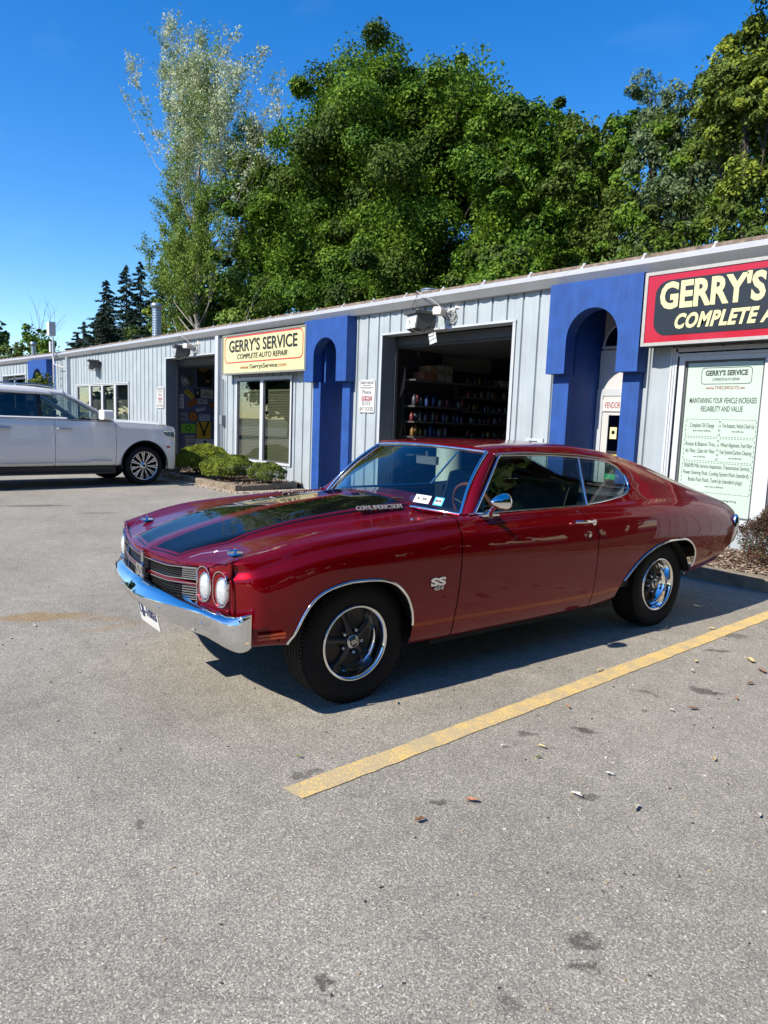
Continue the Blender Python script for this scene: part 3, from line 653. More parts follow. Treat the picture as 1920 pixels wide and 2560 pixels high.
# wall pack floodlights
M_hous = mat('lamp_housing', (.09,.09,.085), .5, .4, noise=.2)
M_lens = mat('lamp_lens', (.55,.55,.50), .25, coat=.6, noise=.35, nscale=25)
M_wire = mat('white_cable', (.55,.55,.53), .5); M_bwire = mat('black_cable', (.02,.02,.02), .5)
def fixture(x, z, lab, extra=True, s=1.0):
    t = thing('floodlight', lab, 'floodlight', (x, F-.02, z), -.25)
    mb = MB(); mb.prism([(-.30,.10),(-.33,-.13),(-.20,-.18),(0,-.05),(0,.13),(-.06,.14)], 'x', -.19*s, .19*s); mb.box(-.22*s,.22*s,-.36,-.0,.10,.15); mb.build('housing', M_hous, t)
    mb = MB(); mb.prism([(-.31,.085),(-.345,-.12),(-.33,-.125),(-.295,.085)], 'x', -.17*s, .17*s); mb.box(-.175*s,.175*s,-.34,-.30,-.14,-.12); mb.build('lens', M_lens, t)
    mb = MB(); mb.sphere((-.02,-.20,.175), .028); mb.build('photocell', M_trim, t)
    mb = MB(); mb.tube([(.1,-.1,-.12),(.16,-.16,-.22),(.28,-.1,-.20),(.32,-.05,.0)], .008, 6); mb.tube([(-.10,-.30,.14),(-.12,-.22,.32),(-.16,-.10,.55)], .006, 6); mb.tube([(-.05,-.34,0),(.04,-.33,-.16),(.18,-.24,-.24),(.34,-.12,-.2)], .006, 6); mb.build('black_wires', M_bwire, t)
    if extra:
        u = thing('security_camera', SECL[len(SECN)], 'camera', (x+.42, F-.03, z+.10), .3); SECN.append(1)
        mb = MB(); mb.prism([(-.07,-.05),(.07,-.05),(.085,.03),(.055,.075),(-.055,.075),(-.085,.03)], 'y', -.30, -.08); mb.build('camera_body', mat('old_ivory', (.55,.50,.46), .5), u)
        mb = MB(); mb.tube([(0,-.12,-.03),(.05,-.05,-.10),(.1,0,-.05)], .018, 6); mb.build('mount', M_hous, u)
        mb = MB(); mb.prism(rrect(.13,.10,.02,2,.28,.12), 'y', -.07, 0); mb.build('junction_box', mat('old_ivory', (.55,.50,.46), .5), u)
        mb = MB()
        for k in range(7):
            a0 = rnd.uniform(0,6); P = [(.02+.03*k*.3, -.10, .05)]
            for q in range(9):
                P.append((.13+.085*math.cos(a0+q*.9)+.02*q*.3, -.08+.03*math.sin(q), .0+.10*math.sin(a0+q*.9)-.012*q))
            mb.tube(P, .0065, 5)
        mb.tube([(.22,-.06,.10),(.17,-.06,-.05),(.20,-.05,-.18),(.14,-.04,-.27),(.08,-.04,-.24)], .009, 6); mb.tube([(-.02,-.06,.08),(-.20,-.10,.22),(-.5,-.12,.38)], .005, 5); mb.build('white_cables', M_wire, u)
        if len(SECN) == 1:
            v = thing('paper_tag', 'blank white paper tag hanging from the wires over the open bay', 'tag', (x+.24, F-.12, z-.30), .2); mb = MB(); mb.obox((0,0,0), (.07,0,.02), (0,.001,0), (-.02,0,.085)); mb.build('card', M_white, v)
    return t
SECN = []; SECL = ['small ivory security camera with tangled white cables above the dark open bay', 'small ivory security camera with cables above the far bay full of posters']
fixture(-8.98, 3.24, 'grey wall floodlight with glowing lens above the dark open bay'.replace('glowing', 'milky'))
fixture(-18.35, 3.20, 'grey wall floodlight above the far bay full of posters', True, 1.0)
fixture(-25.2, 3.10, 'grey wall floodlight above the four pane window', False, 1.3)

# ---- far wing, turned a little toward the lot
far = thing('far_wing', 'far end of the grey metal building with a blue arch and an open bay', 'building', (-29.75, F, 0), R_(10)) 
far.rotation_euler = (0, R_(-1.4), R_(10)); 
def fx(s): return -s
wall_sheet(-20, -4.95, 0, EAVE+.05, far); wall_sheet(-4.95,-2.75,3.02,EAVE+.05, far); wall_sheet(-2.75,-2.0,0,EAVE+.05, far); wall_sheet(-.42,0.02,0,EAVE+.05, far)
blue_entry(-2.02, -.42, far, -1.22, .50, 2.30, 3.16, (-1.98,-1.72), (-.72,-.45))
mb = MB(); mb.prism(fprof, 'x', -20, 0.03); mb.build('eave_trim', M_fasc, far)
x = 0
while x > -12:
    mb = MB(); mb.prism([(-.035,3.722),(.10,3.725),(.10,3.775),(-.02,3.765)], 'x', x-.90, x-.012); mb.build('roof_edge_board', M_brown, far); x -= .9144
mb = MB(); mb.prism([(.02,3.725),(6,4.3),(6,4.1),(.02,3.60)], 'x', -20, 0); mb.build('roof', M_roof, far)
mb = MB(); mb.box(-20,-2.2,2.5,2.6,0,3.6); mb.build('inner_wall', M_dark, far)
mb = MB(); mb.box(-5.0,-4.93,-.03,.25,0,3.02); mb.box(-2.77,-2.70,-.03,.25,0,3.02); mb.box(-5.0,-2.7,-.03,.25,3.0,3.05); mb.box(-4.35,-4.25,.2,.25,0,3.0); mb.box(-4.9,-2.8,.2,.25,2.85,2.95); mb.build('bay_trim', M_trim, far)

# antenna box on a pole, roof vents, pipes
t = thing('antenna_mast', 'white electrical box on a mast at the eave above the far blue arch', 'antenna', (-29.5, F-.30, 0))
mb = MB(); mb.box(-.20,.10,-.12,.12,4.34,4.86); mb.build('box', mat('box_ivory', (.62,.60,.54), .5), t)
mb = MB(); mb.box(-.10,.08,-.08,.08,3.72,4.12); mb.build('box', M_white, t)
mb = MB(); mb.tube([(.14,0,4.30),(.14,0,1.9)], .03, 8); mb.build('mast', M_trim, t)
mb = MB(); mb.tube([(.16,-.02,3.62),(.3,-.02,3.25),(.8,.18,3.12)], .02, 6); mb.build('cable', M_wire, t)
mb = MB()
for s_ in (-.07,.21): mb.tube([(s_,.05,3.4),(s_,.05,1.9)], .018, 6)
for k in range(5): mb.tube([(-.07,.05,2.1+.28*k),(.21,.05,2.1+.28*k)], .014, 6)
mb.build('ladder_rails', mat('blue_rail', (.08,.18,.5), .5), t)
M_galv = mat('galvanised', (.42,.47,.50), .3, .8, noise=.1, nscale=10)
def stack(nm, lab, x, y, z0, z1, r, ribs=True, cap=True):
    t = thing(nm, lab, 'roof vent', (x, y, z0)); h = z1-z0
    prof = [(r, -.4)]
    if ribs:
        k = int(h/.09)
        for i in range(k):
            prof += [(r, i*.09), (r+.012, i*.09+.02), (r, i*.09+.04)]
    prof += [(r, h-.12)]
    mb = MB(); mb.lathe(prof, (0,0,0), 'z', 24, smooth=False); mb.build('pipe', M_galv, t)
    if cap:
        mb = MB(); mb.lathe([(r,h-.14),(r+.05,h-.14),(r+.055,h),(r+.01,h+.03),(.001,h+.035)], (0,0,0), 'z', 24); mb.build('cap', M_galv, t)
stack('roof_stack', 'tall galvanised ribbed stack rising from the roof before the spruces', -25.75, 11.0, 4.0, 5.50, .165)
stack('roof_vent', 'short wide galvanised vent peeping over the eave before the maple', -11.35, 11.0, 3.9, 4.50, .20, cap=False)
stack('roof_vent', 'small capped vent on the far left roof', -36.6, 9.6, 3.6, 4.62, .10, ribs=False)
# ------------------------------------------------------------------ planters
M_timber = mat('old_timber', (.20,.165,.12), .9, noise=.35, nscale=9, bump=.8, bscale=30, dist=.01)
M_mulch = mat('mulch', (.10,.062,.042), .95, noise=.6, nscale=45, bump=1, bscale=70, dist=.03)
def timber(parent, a, b, h=.14, w_=.14, z0=-.005):
    a, b = Vector((*a, 0)), Vector((*b, 0)); d = (b-a); Ln = d.length; d.normalize(); nrm = Vector((-d.y, d.x, 0))
    mb = MB(); n = max(2, int(Ln/.25)); V = []
    for i in range(n+1):
        p = a+d*Ln*i/n; e = rnd.uniform(-.006,.006)
        for (u, z) in ((-w_/2, z0), (-w_/2, z0+h-.012), (-w_/2+.012, z0+h+e), (w_/2-.012, z0+h+e), (w_/2, z0+h-.012), (w_/2, z0)): V.append(p+nrm*(u+rnd.uniform(-.003,.003))+Vector((0,0,z)))
    F_ = [tuple(range(5, -1, -1)), tuple(range(n*6, n*6+6))]
    for i in range(n):
        for k in range(6): F_.append((i*6+k, i*6+(k+1) % 6, (i+1)*6+(k+1) % 6, (i+1)*6+k))
    mb.add(V, F_); return mb.build('timber', M_timber, parent)
def mulch(parent, x0, x1, y0, y1, z, name='mulch', n=3500, seed=1, col=((.10,.062,.04),(.20,.13,.09),(.33,.27,.2))):
    g = np.random.default_rng(seed); mb = MB(); nx, ny = int((x1-x0)/.12)+1, int((y1-y0)/.12)+1
    V = [(x0+(x1-x0)*i/nx, y0+(y1-y0)*j/ny, z+g.uniform(-.012,.012)+(.03*j/ny)) for j in range(ny+1) for i in range(nx+1)]
    mb.add(V, [(j*(nx+1)+i, j*(nx+1)+i+1, (j+1)*(nx+1)+i+1, (j+1)*(nx+1)+i) for j in range(ny) for i in range(nx)], 0)
    for k in range(n):
        x, y = g.uniform(x0, x1), g.uniform(y0, y1); a = g.uniform(0, 6.3); l_, w_ = g.uniform(.012,.035), g.uniform(.006,.014); t = g.uniform(-.5,.5)
        c, s = math.cos(a), math.sin(a); zz = z+.012+.03*(y-y0)/(y1-y0)+g.uniform(0,.012)
        mb.add([(x-c*l_+s*w_, y-s*l_-c*w_, zz-t*l_), (x+c*l_+s*w_, y+s*l_-c*w_, zz+t*l_), (x+c*l_-s*w_, y+s*l_+c*w_, zz+t*l_+.004), (x-c*l_-s*w_, y-s*l_+c*w_, zz-t*l_+.004)], [(0,1,2,3)], 1+int(g.integers(0,3)))
    o = mb.build(name, [M_mulch]+[mat('chip%d_%s' % (i, name), c_, .9) for i, c_ in enumerate(col)], parent); return tag(o, kind='stuff')
pl1 = thing('planter_bed', 'timber edged bed with three clipped shrubs below the yellow sign', 'planter', (-15, 7.9, 0))
timber(pl1, (-1.95,-.86), (.62,-.86)); timber(pl1, (.70,-.86), (2.46,-.86)); timber(pl1, (2.40,-.78), (2.28,.62), h=.13); timber(pl1, (-1.95,-.8), (-1.95,.3), h=.12)
mulch(pl1, -1.88, 2.34, -.80, .78, .07, n=5000, seed=3)
gr = MB(); g_ = np.random.default_rng(5)
for k in range(2600):
    if k < 1500: x, y = g_.uniform(-15.2,-12.3), 6.96-abs(g_.normal(0,.07))
    else: x, y = -12.48+abs(g_.normal(0,.12)), g_.uniform(6.9,8.55)
    s_ = g_.uniform(.008,.02); gr.obox((x,y,s_*.5), (s_*math.cos(k),s_*math.sin(k),0), (-s_*.7*math.sin(k),s_*.7*math.cos(k),0), (.002,.002,s_*.5), int(g_.integers(0,3)))
tag(gr.build('pebbles', [mat('peb1', (.42,.33,.22), .8), mat('peb2', (.25,.21,.17), .8), mat('peb3', (.5,.45,.38), .8)]), kind='stuff')
pl2 = thing('planter_bed', 'timber edged mulch bed below the poster window behind the red car', 'planter', (-2.5, 7.9, 0))
timber(pl2, (-2.35,-.62), (.4,-.68)); timber(pl2, (.47,-.69), (3.5,-.70)); timber(pl2, (-2.35,-.55), (-2.35,.74), h=.12)
mulch(pl2, -2.28, 3.5, -.60, .78, .09, n=11000, seed=9, col=((.09,.055,.04),(.20,.12,.09),(.36,.29,.23)))

# ------------------------------------------------------------------ foliage
def leaf_cloud(name, lobes, leaf, per, mats, parent=None, seed=0, clump=0.28, up=.35, aspect=.6, origin=(0,0,0), fill=.15, droop=0.0, flat=1.0, dens=1.0, spread=1.0):
    """leaves as small folded quads on sub-clumps that sit on the lobes' surfaces"""
    g = np.random.default_rng(seed); P = []; Nn = []; MI = []
    for li, (x, y, z, r) in enumerate(lobes):
        nc = max(5, int(7.5*dens/(clump*clump*4)*.28)); c = np.array([x, y, z])
        d = g.normal(size=(nc, 3)); d /= np.linalg.norm(d, axis=1)[:, None]
        rad = r*(.62+.38*g.random(nc)**.5); cc = c+d*rad[:, None]*np.array([1, 1, flat]); cr_ = r*clump*(.45+1.25*g.random(nc)**1.6)
        n = int(per*r*r/nc)+1
        for i in range(nc):
            e = g.normal(size=(n, 3)); e /= np.linalg.norm(e, axis=1)[:, None]
            e[:, 2] = np.where(g.random(n) < .60, np.abs(e[:, 2]), e[:, 2])
            rr = cr_[i]*(.55+.55*g.random(n)**.5)
            st = 1+.5*g.random(); pp = cc[i]+e*rr[:, None]*np.array([1.1, 1.1, .80])+d[i]*(g.random(n)**2*cr_[i]*st*.6)[:, None]+np.array([0,0,-1])*(np.linalg.norm(e[:, :2], axis=1)**2*cr_[i]*.25)[:, None]; P.append(pp)
            q = e*.8+d[i]*.5+g.normal(size=(n, 3))*.55; q[:, 2] += up; Nn.append(q); MI.append(np.full(n, (li+i) % len(mats)))
        nf = int(fill*per*r*r); f = g.normal(size=(nf, 3)); f /= np.linalg.norm(f, axis=1)[:, None]
        P.append(c+f*(r*spread*(.25+.8*g.random(nf)))[:, None]*np.array([1,1,1+.5*(spread > 1)])); Nn.append(g.normal(size=(nf, 3))+[0,0,up]); MI.append(np.zeros(nf, int))
    P = np.vstack(P)-np.array(origin); N = np.vstack(Nn); MI = np.concatenate(MI); N /= np.linalg.norm(N, axis=1)[:, None]; n = len(P)
    a = np.cross(N, g.normal(size=(n, 3))); a /= np.linalg.norm(a, axis=1)[:, None]
    if droop: a[:, 2] -= droop; a /= np.linalg.norm(a, axis=1)[:, None]
    b = np.cross(N, a); b /= np.linalg.norm(b, axis=1)[:, None]; s = leaf*(.6+.8*g.random(n))[:, None]
    v = np.empty((n, 4, 3)); v[:, 0] = P-a*s; v[:, 1] = P-b*s*aspect+N*s*.18; v[:, 2] = P+a*s; v[:, 3] = P+b*s*aspect+N*s*.18
    me = bpy.data.meshes.new(name); me.vertices.add(n*4); me.vertices.foreach_set('co', v.reshape(-1))
    me.loops.add(n*4); me.loops.foreach_set('vertex_index', np.arange(n*4)); me.polygons.add(n)
    me.polygons.foreach_set('loop_start', np.arange(n)*4); me.polygons.foreach_set('loop_total', np.full(n, 4)); me.polygons.foreach_set('material_index', MI)
    for m_ in mats: me.materials.append(m_)
    me.update(calc_edges=True); o = bpy.data.objects.new(name, me); return link(o, parent)
def bark(nm, c): return mat(nm, c, .9, noise=.35, nscale=6, bump=.8, bscale=15, dist=.03)
M_bark = bark('bark_dark', (.055,.045,.035)); M_barkp = bark('bark_pale', (.26,.24,.21))
def limbs(mb, base, lobes, r0, seed=0, top=None, lead=True):
    g = random.Random(seed); bx, by = base
    top = top or max(lobes, key=lambda q: q[2]); H = top[2]
    trunk = [Vector((bx+(top[0]-bx)*t**1.5+.15*math.sin(5*t+seed), by+(top[1]-by)*t**1.5+.15*math.cos(4*t+seed), H*t*.92)) for t in [i/9 for i in range(10)]]
    mb.tube(trunk, [r0*(1-.88*i/9)+.02 for i in range(10)], 9)
    for (x, y, z, r) in lobes:
        t = max(.12, min(.85, (z/H)*.72-.05)); k = t*9; i = int(k); p0 = trunk[i].lerp(trunk[min(9, i+1)], k-i); p3 = Vector((x, y, z))
        mid = p0.lerp(p3, .5)+Vector((g.uniform(-.3,.3), g.uniform(-.3,.3), -.12*(p3-p0).length)); rr = r0*(1-.88*t)*.45
        mb.tube([p0, p0.lerp(mid, .5), mid, mid.lerp(p3, .6), p3], [rr, rr*.8, rr*.6, rr*.4, .012], 5)
        for q in range(4):
            e = p3+Vector((g.uniform(-1,1), g.uniform(-1,1), g.uniform(-.2,1))).normalized()*r*.85; mb.tube([mid.lerp(p3, .5+.12*q), p3.lerp(e, .5), e], [rr*.35+.008, .012, .006], 4, caps=False)
def tree(nm, lab, cat, lobes, base, r0, leaf, per, mats, barkm, seed, group=None, dn=False, nl=40, lim=1.0, **k):
    t = thing(nm, lab, cat, (base[0], base[1], 0), 0, group); O = (base[0], base[1], 0)
    mb = MB(); limbs(mb, (0, 0), [(x-O[0], y-O[1], z, r) for (x, y, z, r) in lobes][:nl], r0, seed); mb.build('trunk', barkm, t)
    leaf_cloud('crown', dens(lobes, .85, lim) if dn else lobes, leaf, per, mats, t, seed, origin=O, **k); return t
LMa = leafmat('maple_leaf', (.030,.080,.008), (.170,.270,.022), (.078,.160,.013)); LMb = leafmat('maple_leaf_dark', (.022,.052,.009), (.100,.150,.020), (.048,.090,.013))
LMd = leafmat('dark_leaf', (.016,.048,.016), (.064,.136,.032), (.032,.080,.019))
LMp = leafmat('poplar_leaf', (.20,.26,.11), (.60,.62,.44), (.38,.44,.25), transl=.3, rough=.4); LMq = leafmat('poplar_leaf_green', (.06,.12,.015), (.24,.33,.06), (.13,.21,.03), transl=.3)
LMy = leafmat('yellow_leaf', (.09,.14,.016), (.32,.37,.045), (.18,.24,.03)); LMg = leafmat('grey_leaf', (.050,.090,.035), (.17,.23,.11), (.10,.15,.06), transl=.2)
LMr = leafmat('ash_leaf', (.035,.070,.012), (.130,.180,.028), (.072,.118,.018)); LMs = leafmat('sumac_leaf', (.05,.105,.012), (.15,.24,.03), (.09,.16,.02))
def dens(L_, k=.85, lim=1.25):
    o = list(L_)
    for i, a in enumerate(L_):
        for b in L_[:i]:
            d = math.dist(a[:3], b[:3])
            if .4*(a[3]+b[3]) < d < lim*(a[3]+b[3]): o.append(tuple((a[q]+b[q])/2 for q in range(3))+((a[3]+b[3])/2*k,))
    return o
def jit(L_, dy, seed, extra=0):
    g = random.Random(seed); o = [(x, y+g.uniform(-dy, dy), z, r) for (x, y, z, r) in L_]
    return o
MAPLE = [(-28.0,24,17.9,1.7),(-32.0,24,19.3,1.49),(-25.0,24,17.0,1.56),(-21.7,24,15.4,1.63),(-20.1,24,13.6,1.32),(-18.4,24,13.2,1.11),(-17.4,24,12.3,.93),(-34.1,24,17.4,1.89),(-30.5,24,16.2,2.08),(-26.5,24,15.2,2.11),(-23.0,24,13.7,1.96),(-19.9,24,11.5,1.83),(-17.7,24,10.7,1.26),(-36.6,24,15.7,1.7),(-33.2,24,14.2,2.21),(-28.7,24,12.9,2.23),(-24.6,24,11.9,2.23),(-21.1,24,10.2,1.9),(-17.9,24,9.1,1.44),(-37.2,24,13.0,2.0),(-32.3,24,11.1,2.19),(-27.6,24,10.0,2.2),(-23.7,24,9.2,1.84),(-37.9,24,10.1,2.2),(-32.9,24,8.4,2.02),(-19.5,24,8.4,1.5),(-16.7,24,8.2,.93),(-35.4,24,10.9,2.09),(-28.5,24,7.6,1.9),(-24.6,24,7.2,1.7),(-21.0,24,6.8,1.6),(-18.2,24,6.6,1.4),(-30.5,25,13.4,2.2),(-26.3,25,13.2,2.2),(-30.2,25,9.4,2.2),(-26.2,25,8.6,2.0),(-22.6,25,11.4,1.9),(-35.2,25,13.4,2.1),(-29.0,25,16.2,1.9),(-25.0,25,15.0,1.7),(-31.3,25,17.6,1.6),(-35.6,25,8.2,2.0),(-19.6,25,9.4,1.6),(-26.6,25,16.6,1.4),(-30,24,18.4,1.2)]
MAPLEB = [(-42.0,27,19.6,.9),(-42.6,27,18.2,1.5),(-44.4,27,17.0,1.2),(-42.9,27,16.2,1.9),(-45.4,27,14.1,2.0),(-46.6,27,11.5,2.2),(-49.6,27,10.0,1.9),(-45.3,27,9.0,2.01),(-49.5,27,7.8,1.8),(-41.5,27,13.4,2.0),(-41.5,27,10.0,2.0)]
POPLAR = [(-43.8,20,24.2,1.25),(-40.6,20,23.0,.95),(-36.4,20,21.3,.9),(-33.9,20,20.3,.65),(-46.2,20,24.1,.8),(-48.0,20,23.2,.75),(-49.6,20,22.6,.35),(-43.8,20,21.9,1.6),(-39.1,20,20.6,1.4),(-35.5,20,19.0,1.1),(-33.1,20,18.1,.75),(-31.7,20,18.2,.36),(-43.3,20,19.4,1.35),(-38.6,20,18.1,1.4),(-35.0,20,17.1,1.0),(-42.1,20,16.8,1.0),(-37.6,20,15.7,1.2),(-34.1,20,15.1,.6),(-45.0,20,17.0,.8),(-40.5,20,14.2,1.0)]
POPGRN = [(-43.8,20,14.4,1.0),(-41.6,20,12.1,1.1),(-37.5,20,11.8,1.0),(-44.4,20,11.5,.7),(-40.5,20,9.6,1.1),(-46.2,20,13.9,.75),(-46.0,20,13.0,.9),(-48.0,20,14.1,.4)]
POPLOW = [(-44.2,21,11.2,1.4),(-43.6,21,9.0,1.6),(-40.3,21,7.6,1.3),(-45.4,21,8.6,1.1),(-46.2,21,13.0,.7),(-43,21,6.6,1.4),(-38.3,21,9.4,1.3),(-36.3,21,7.2,1.4)]
YEL = [(-53.3,24,11.2,1.23),(-50.5,24,9.1,1.49),(-55.6,24,9.3,1.12),(-53.5,24,8.5,1.3),(-48.6,24,7.7,1.3),(-52,24,6.6,1.5)]
R1 = [(-16.9,24,12.6,.8),(-16.0,24,11.8,1.0),(-15.0,24,12.0,.9),(-16.2,24,10.4,1.05),(-14.9,24,10.3,1.1),(-15.7,24,8.9,1.05),(-14.2,24,8.4,1.1),(-15.2,24,7.4,1.1),(-13.3,24,9.2,1.0),(-16.4,24,7.6,1.0)]
GREY = [(-14.4,25,13.6,.73),(-15.0,25,13.0,.75),(-13.8,25,12.7,.78),(-15.3,25,12.1,.8),(-14.0,25,11.9,1.01),(-13.1,25,11.3,.9),(-14.5,25,10.7,1.03),(-13.0,25,9.8,1.0)]
R2 = [(-10.9,21,10.9,.75),(-11.2,21,9.6,1.0),(-12.0,21,10.1,.8),(-11.7,21,8.3,1.0),(-10.3,21,8.3,1.0),(-9.6,21,9.0,1.0),(-11.0,21,7.3,.9),(-9.6,21,7.2,.9),(-12.2,21,7.2,.9),(-10.1,21,9.9,.8)]
R3 = [(-9.2,19,10.6,.77),(-8.4,19,10.5,.85),(-8.7,19,9.5,.95),(-7.7,19,9.4,.85),(-9.3,19,9.3,.70),(-8.0,19,8.1,.9),(-8.7,19,7.2,.8),(-7.5,19,7.1,.8),(-7.5,19,10.6,.8),(-8.2,19,11.4,.6),(-6.6,19,9.6,1.0),(-6.4,19,8.0,1.0)]
R4 = [(-7.9,18,12.4,.6),(-7.2,18,11.9,.9),(-6.6,18,13.0,.9),(-5.8,18,12.0,1.0),(-6.4,18,10.8,.9),(-5.2,18,10.4,1.0)]
tree('maple_tree', 'broad dark green maple, largest tree behind the shop roof', 'tree', jit(MAPLE, 2.6, 1), (-27,24.5), .42, .078, 1750, [LMa, LMa, LMb], M_bark, 11, up=.6, clump=.34, dn=True, fill=.30, lim=1.12)
tree('maple_tree', 'darker maple between the silvery poplar and the broad maple', 'tree', jit(MAPLEB, 1.6, 2), (-45,27.5), .34, .10, 1200, [LMd, LMb], M_bark, 12, up=.5, clump=.34, dn=True, fill=.3)
def poplar(nm, lab, cat, top, lowl, base, seed):
    g = random.Random(seed); gn = np.random.default_rng(seed); t = thing(nm, lab, cat, (base[0], base[1], 0)); O = Vector((base[0], base[1], 0)); mb = MB()
    L_ = [(x-O.x, y-O.y, z, r) for (x, y, z, r) in top+lowl]; H = max(q[2] for q in L_)
    trunk = [Vector((.25*math.sin(i*.9)-.06*i, .2*math.cos(i*.7), H*.93*i/10)) for i in range(11)]
    mb.tube(trunk, [.24*(1-.09*i)+.015 for i in range(11)], 8); pts = [[], []]
    for li, (x, y, z, r) in enumerate(L_):
        c = Vector((x, y, z)); t0 = max(.10, min(.9, z/H-.10-.35*math.hypot(x, y)/H*1.6)); k = t0*10; i = int(k); p0 = trunk[i].lerp(trunk[min(10, i+1)], k-i)
        rr = .055*(1-t0)+.018; mid = p0.lerp(c, .5)+Vector((g.uniform(-.3,.3), g.uniform(-.3,.3), -.10*(c-p0).length)); end = c+Vector((0,0,r*.4))
        mb.tube([p0, p0.lerp(mid,.55)+Vector((0,0,-.05)), mid, mid.lerp(end,.55)+Vector((g.uniform(-.15,.15),0,.08)), end], [rr, rr*.8, rr*.6, rr*.35, .006], 5, caps=False)
        hi = li < len(top)
        for q in range(int(15*r*r)+9):
            a = mid.lerp(end, g.uniform(.05,1.0))+Vector((g.gauss(0,.16),g.gauss(0,.16),0))*r; d = Vector((g.gauss(0,1), g.gauss(0,1), g.uniform(.1,1.9))).normalized(); ln_ = r*g.uniform(.5,1.35); b = a+d*ln_+Vector((0,0,.15*ln_))
            if g.random() < .5: mb.tube([a, a.lerp(b,.5)+Vector((0,0,-.04)), b], [.010,.007,.003], 3, caps=False)
            n = int(ln_*(68 if hi else 110)); u = gn.random(n)[:, None]; P = np.array(a)*(1-u)+np.array(b)*u+gn.normal(size=(n, 3))*(.085+.05*r); pts[0 if (hi and g.random() < (.78 if z > 17 else .45)) else 1].append(P)
    mb.build('trunk', M_barkp, t); P = np.vstack(pts[0]+pts[1]); n = len(P); n0 = sum(len(q) for q in pts[0]); MI = np.where(np.arange(n) < n0, 0, 1)
    N = gn.normal(size=(n, 3))+[0,-.3,.1]; N /= np.linalg.norm(N, axis=1)[:, None]; A = np.cross(N, gn.normal(size=(n, 3))); A[:, 2] -= .5; A /= np.linalg.norm(A, axis=1)[:, None]; B = np.cross(N, A); s = .062*(.6+.9*gn.random(n))[:, None]
    v = np.empty((n, 4, 3)); v[:, 0] = P-A*s; v[:, 1] = P-B*s*.55; v[:, 2] = P+A*s; v[:, 3] = P+B*s*.55
    me = bpy.data.meshes.new('crown'); me.vertices.add(n*4); me.vertices.foreach_set('co', v.reshape(-1)); me.loops.add(n*4); me.loops.foreach_set('vertex_index', np.arange(n*4)); me.polygons.add(n)
    me.polygons.foreach_set('loop_start', np.arange(n)*4); me.polygons.foreach_set('loop_total', np.full(n, 4)); me.polygons.foreach_set('material_index', MI); me.materials.append(LMp); me.materials.append(LMq); me.update(calc_edges=True)
    link(bpy.data.objects.new('crown', me), t); return t
POPX = [(-42.2,20,20.6,1.2),(-40.6,20,18.8,1.2),(-37.2,20,20.0,1.1),(-41.2,20,22.0,1.1),(-36.6,20,17.2,1.1),(-40.2,20,16.2,1.2),(-34.4,20,18.6,.8),(-45.2,20,20.6,1.1),(-46.3,20,22.6,.9),(-44.6,20,18.2,1.1),(-38.8,20,21.6,.9),(-34.8,20,16.4,.9),(-43.6,20,15.6,1.0)]
poplar('poplar_tree', 'tall open silvery white poplar against the sky left of the maples', 'tree', jit(POPLAR+POPX, 1.3, 3), jit(POPGRN+[(-42.6,20,13.2,1.2),(-39,20,13.2,1.2),(-44.8,20,12.4,1.0),(-42.8,20,10.6,1.2),(-39.2,20,11.2,1.2),(-46.6,20,12.0,.8),(-44.6,20,9.6,1.0)], 1.2, 4), (-41.0,20.3), 13)
tree('poplar_tree', 'lower leafy green tree below the silvery poplar', 'tree', jit(POPLOW, 1.2, 5), (-43,21.5), .2, .10, 950, [LMq, LMa, LMd], M_barkp, 14, up=.4, dn=True)
tree('yellow_green_tree', 'yellow green rounded tree between the spruces and the poplar', 'tree', jit(YEL, 1, 6), (-52,24.5), .2, .12, 1000, [LMy, LMr], M_bark, 15, up=.4)
tree('ash_tree', 'mid green tree just right of the broad maple', 'tree', jit(R1, 1.2, 7), (-15.4,24.5), .2, .070, 2300, [LMr, LMa], M_bark, 16, up=.35, dn=True)
tree('willow_tree', 'grey green feathery tree top in the dip right of the maples', 'tree', jit(GREY, .8, 8), (-14,25.5), .16, .065, 2600, [LMg], M_bark, 17, up=.2, droop=.7, aspect=.35, clump=.3)
tree('ash_tree', 'green tree with drooping pale leaves above the red framed sign', 'tree', jit(R2, .8, 9), (-10.8,21.3), .18, .062, 3300, [LMg, LMr, LMa], M_bark, 18, up=.25, droop=.6, aspect=.45, dn=True)
tree('ash_tree', 'bright yellow green tree on the right edge of the view', 'tree', jit(R3, .8, 10), (-8.1,19.3), .18, .055, 3400, [LMr, LMy], M_bark, 19, up=.3, dn=True)
tree('locust_tree', 'dark overhanging tree top in the upper right corner', 'tree', jit(R4, .6, 11), (-5.6,18.6), .2, .055, 2600, [LMa, LMd], M_bark, 20, up=.3, dn=True)
# sumac thicket beyond the roof
SUM = [(-10.6,17,5.8,.55),(-9.7,17,5.9,.55),(-8.9,17,6.0,.55),(-8.1,17,5.9,.55),(-7.4,17,6.0,.6),(-6.7,17,6.1,.6),(-11.5,17,5.5,.5),(-12.4,17,5.2,.5),(-9.2,17.6,5.1,.7),(-7.6,17.6,5.1,.7),(-6,17.5,5.4,.8),(-10.8,17.6,4.9,.6)]
t = thing('sumac_thicket', 'bright green sumac thicket just above the roof edge on the right', 'shrub', (-9,17.3,0)); mb = MB()
for (x, y, z, r) in SUM:
    mb.tube([(x+9,y-17.3,0),(x+9.1,y-17.3,z*.6),(x+9,y-17.3,z)], [.03,.025,.01], 5)
mb.build('stems', M_bark, t)
leaf_cloud('leaves', SUM, .065, 3000, [LMs, LMr], t, 30, origin=(-9,17.3,0), up=.3, droop=.4, aspect=.32)
U = [( -46+1.9*i+((i*37)%7)*.1, 19.2+((i*53)%10)*.35, 3.3+((i*29)%5)*.35, 1.5) for i in range(22)]
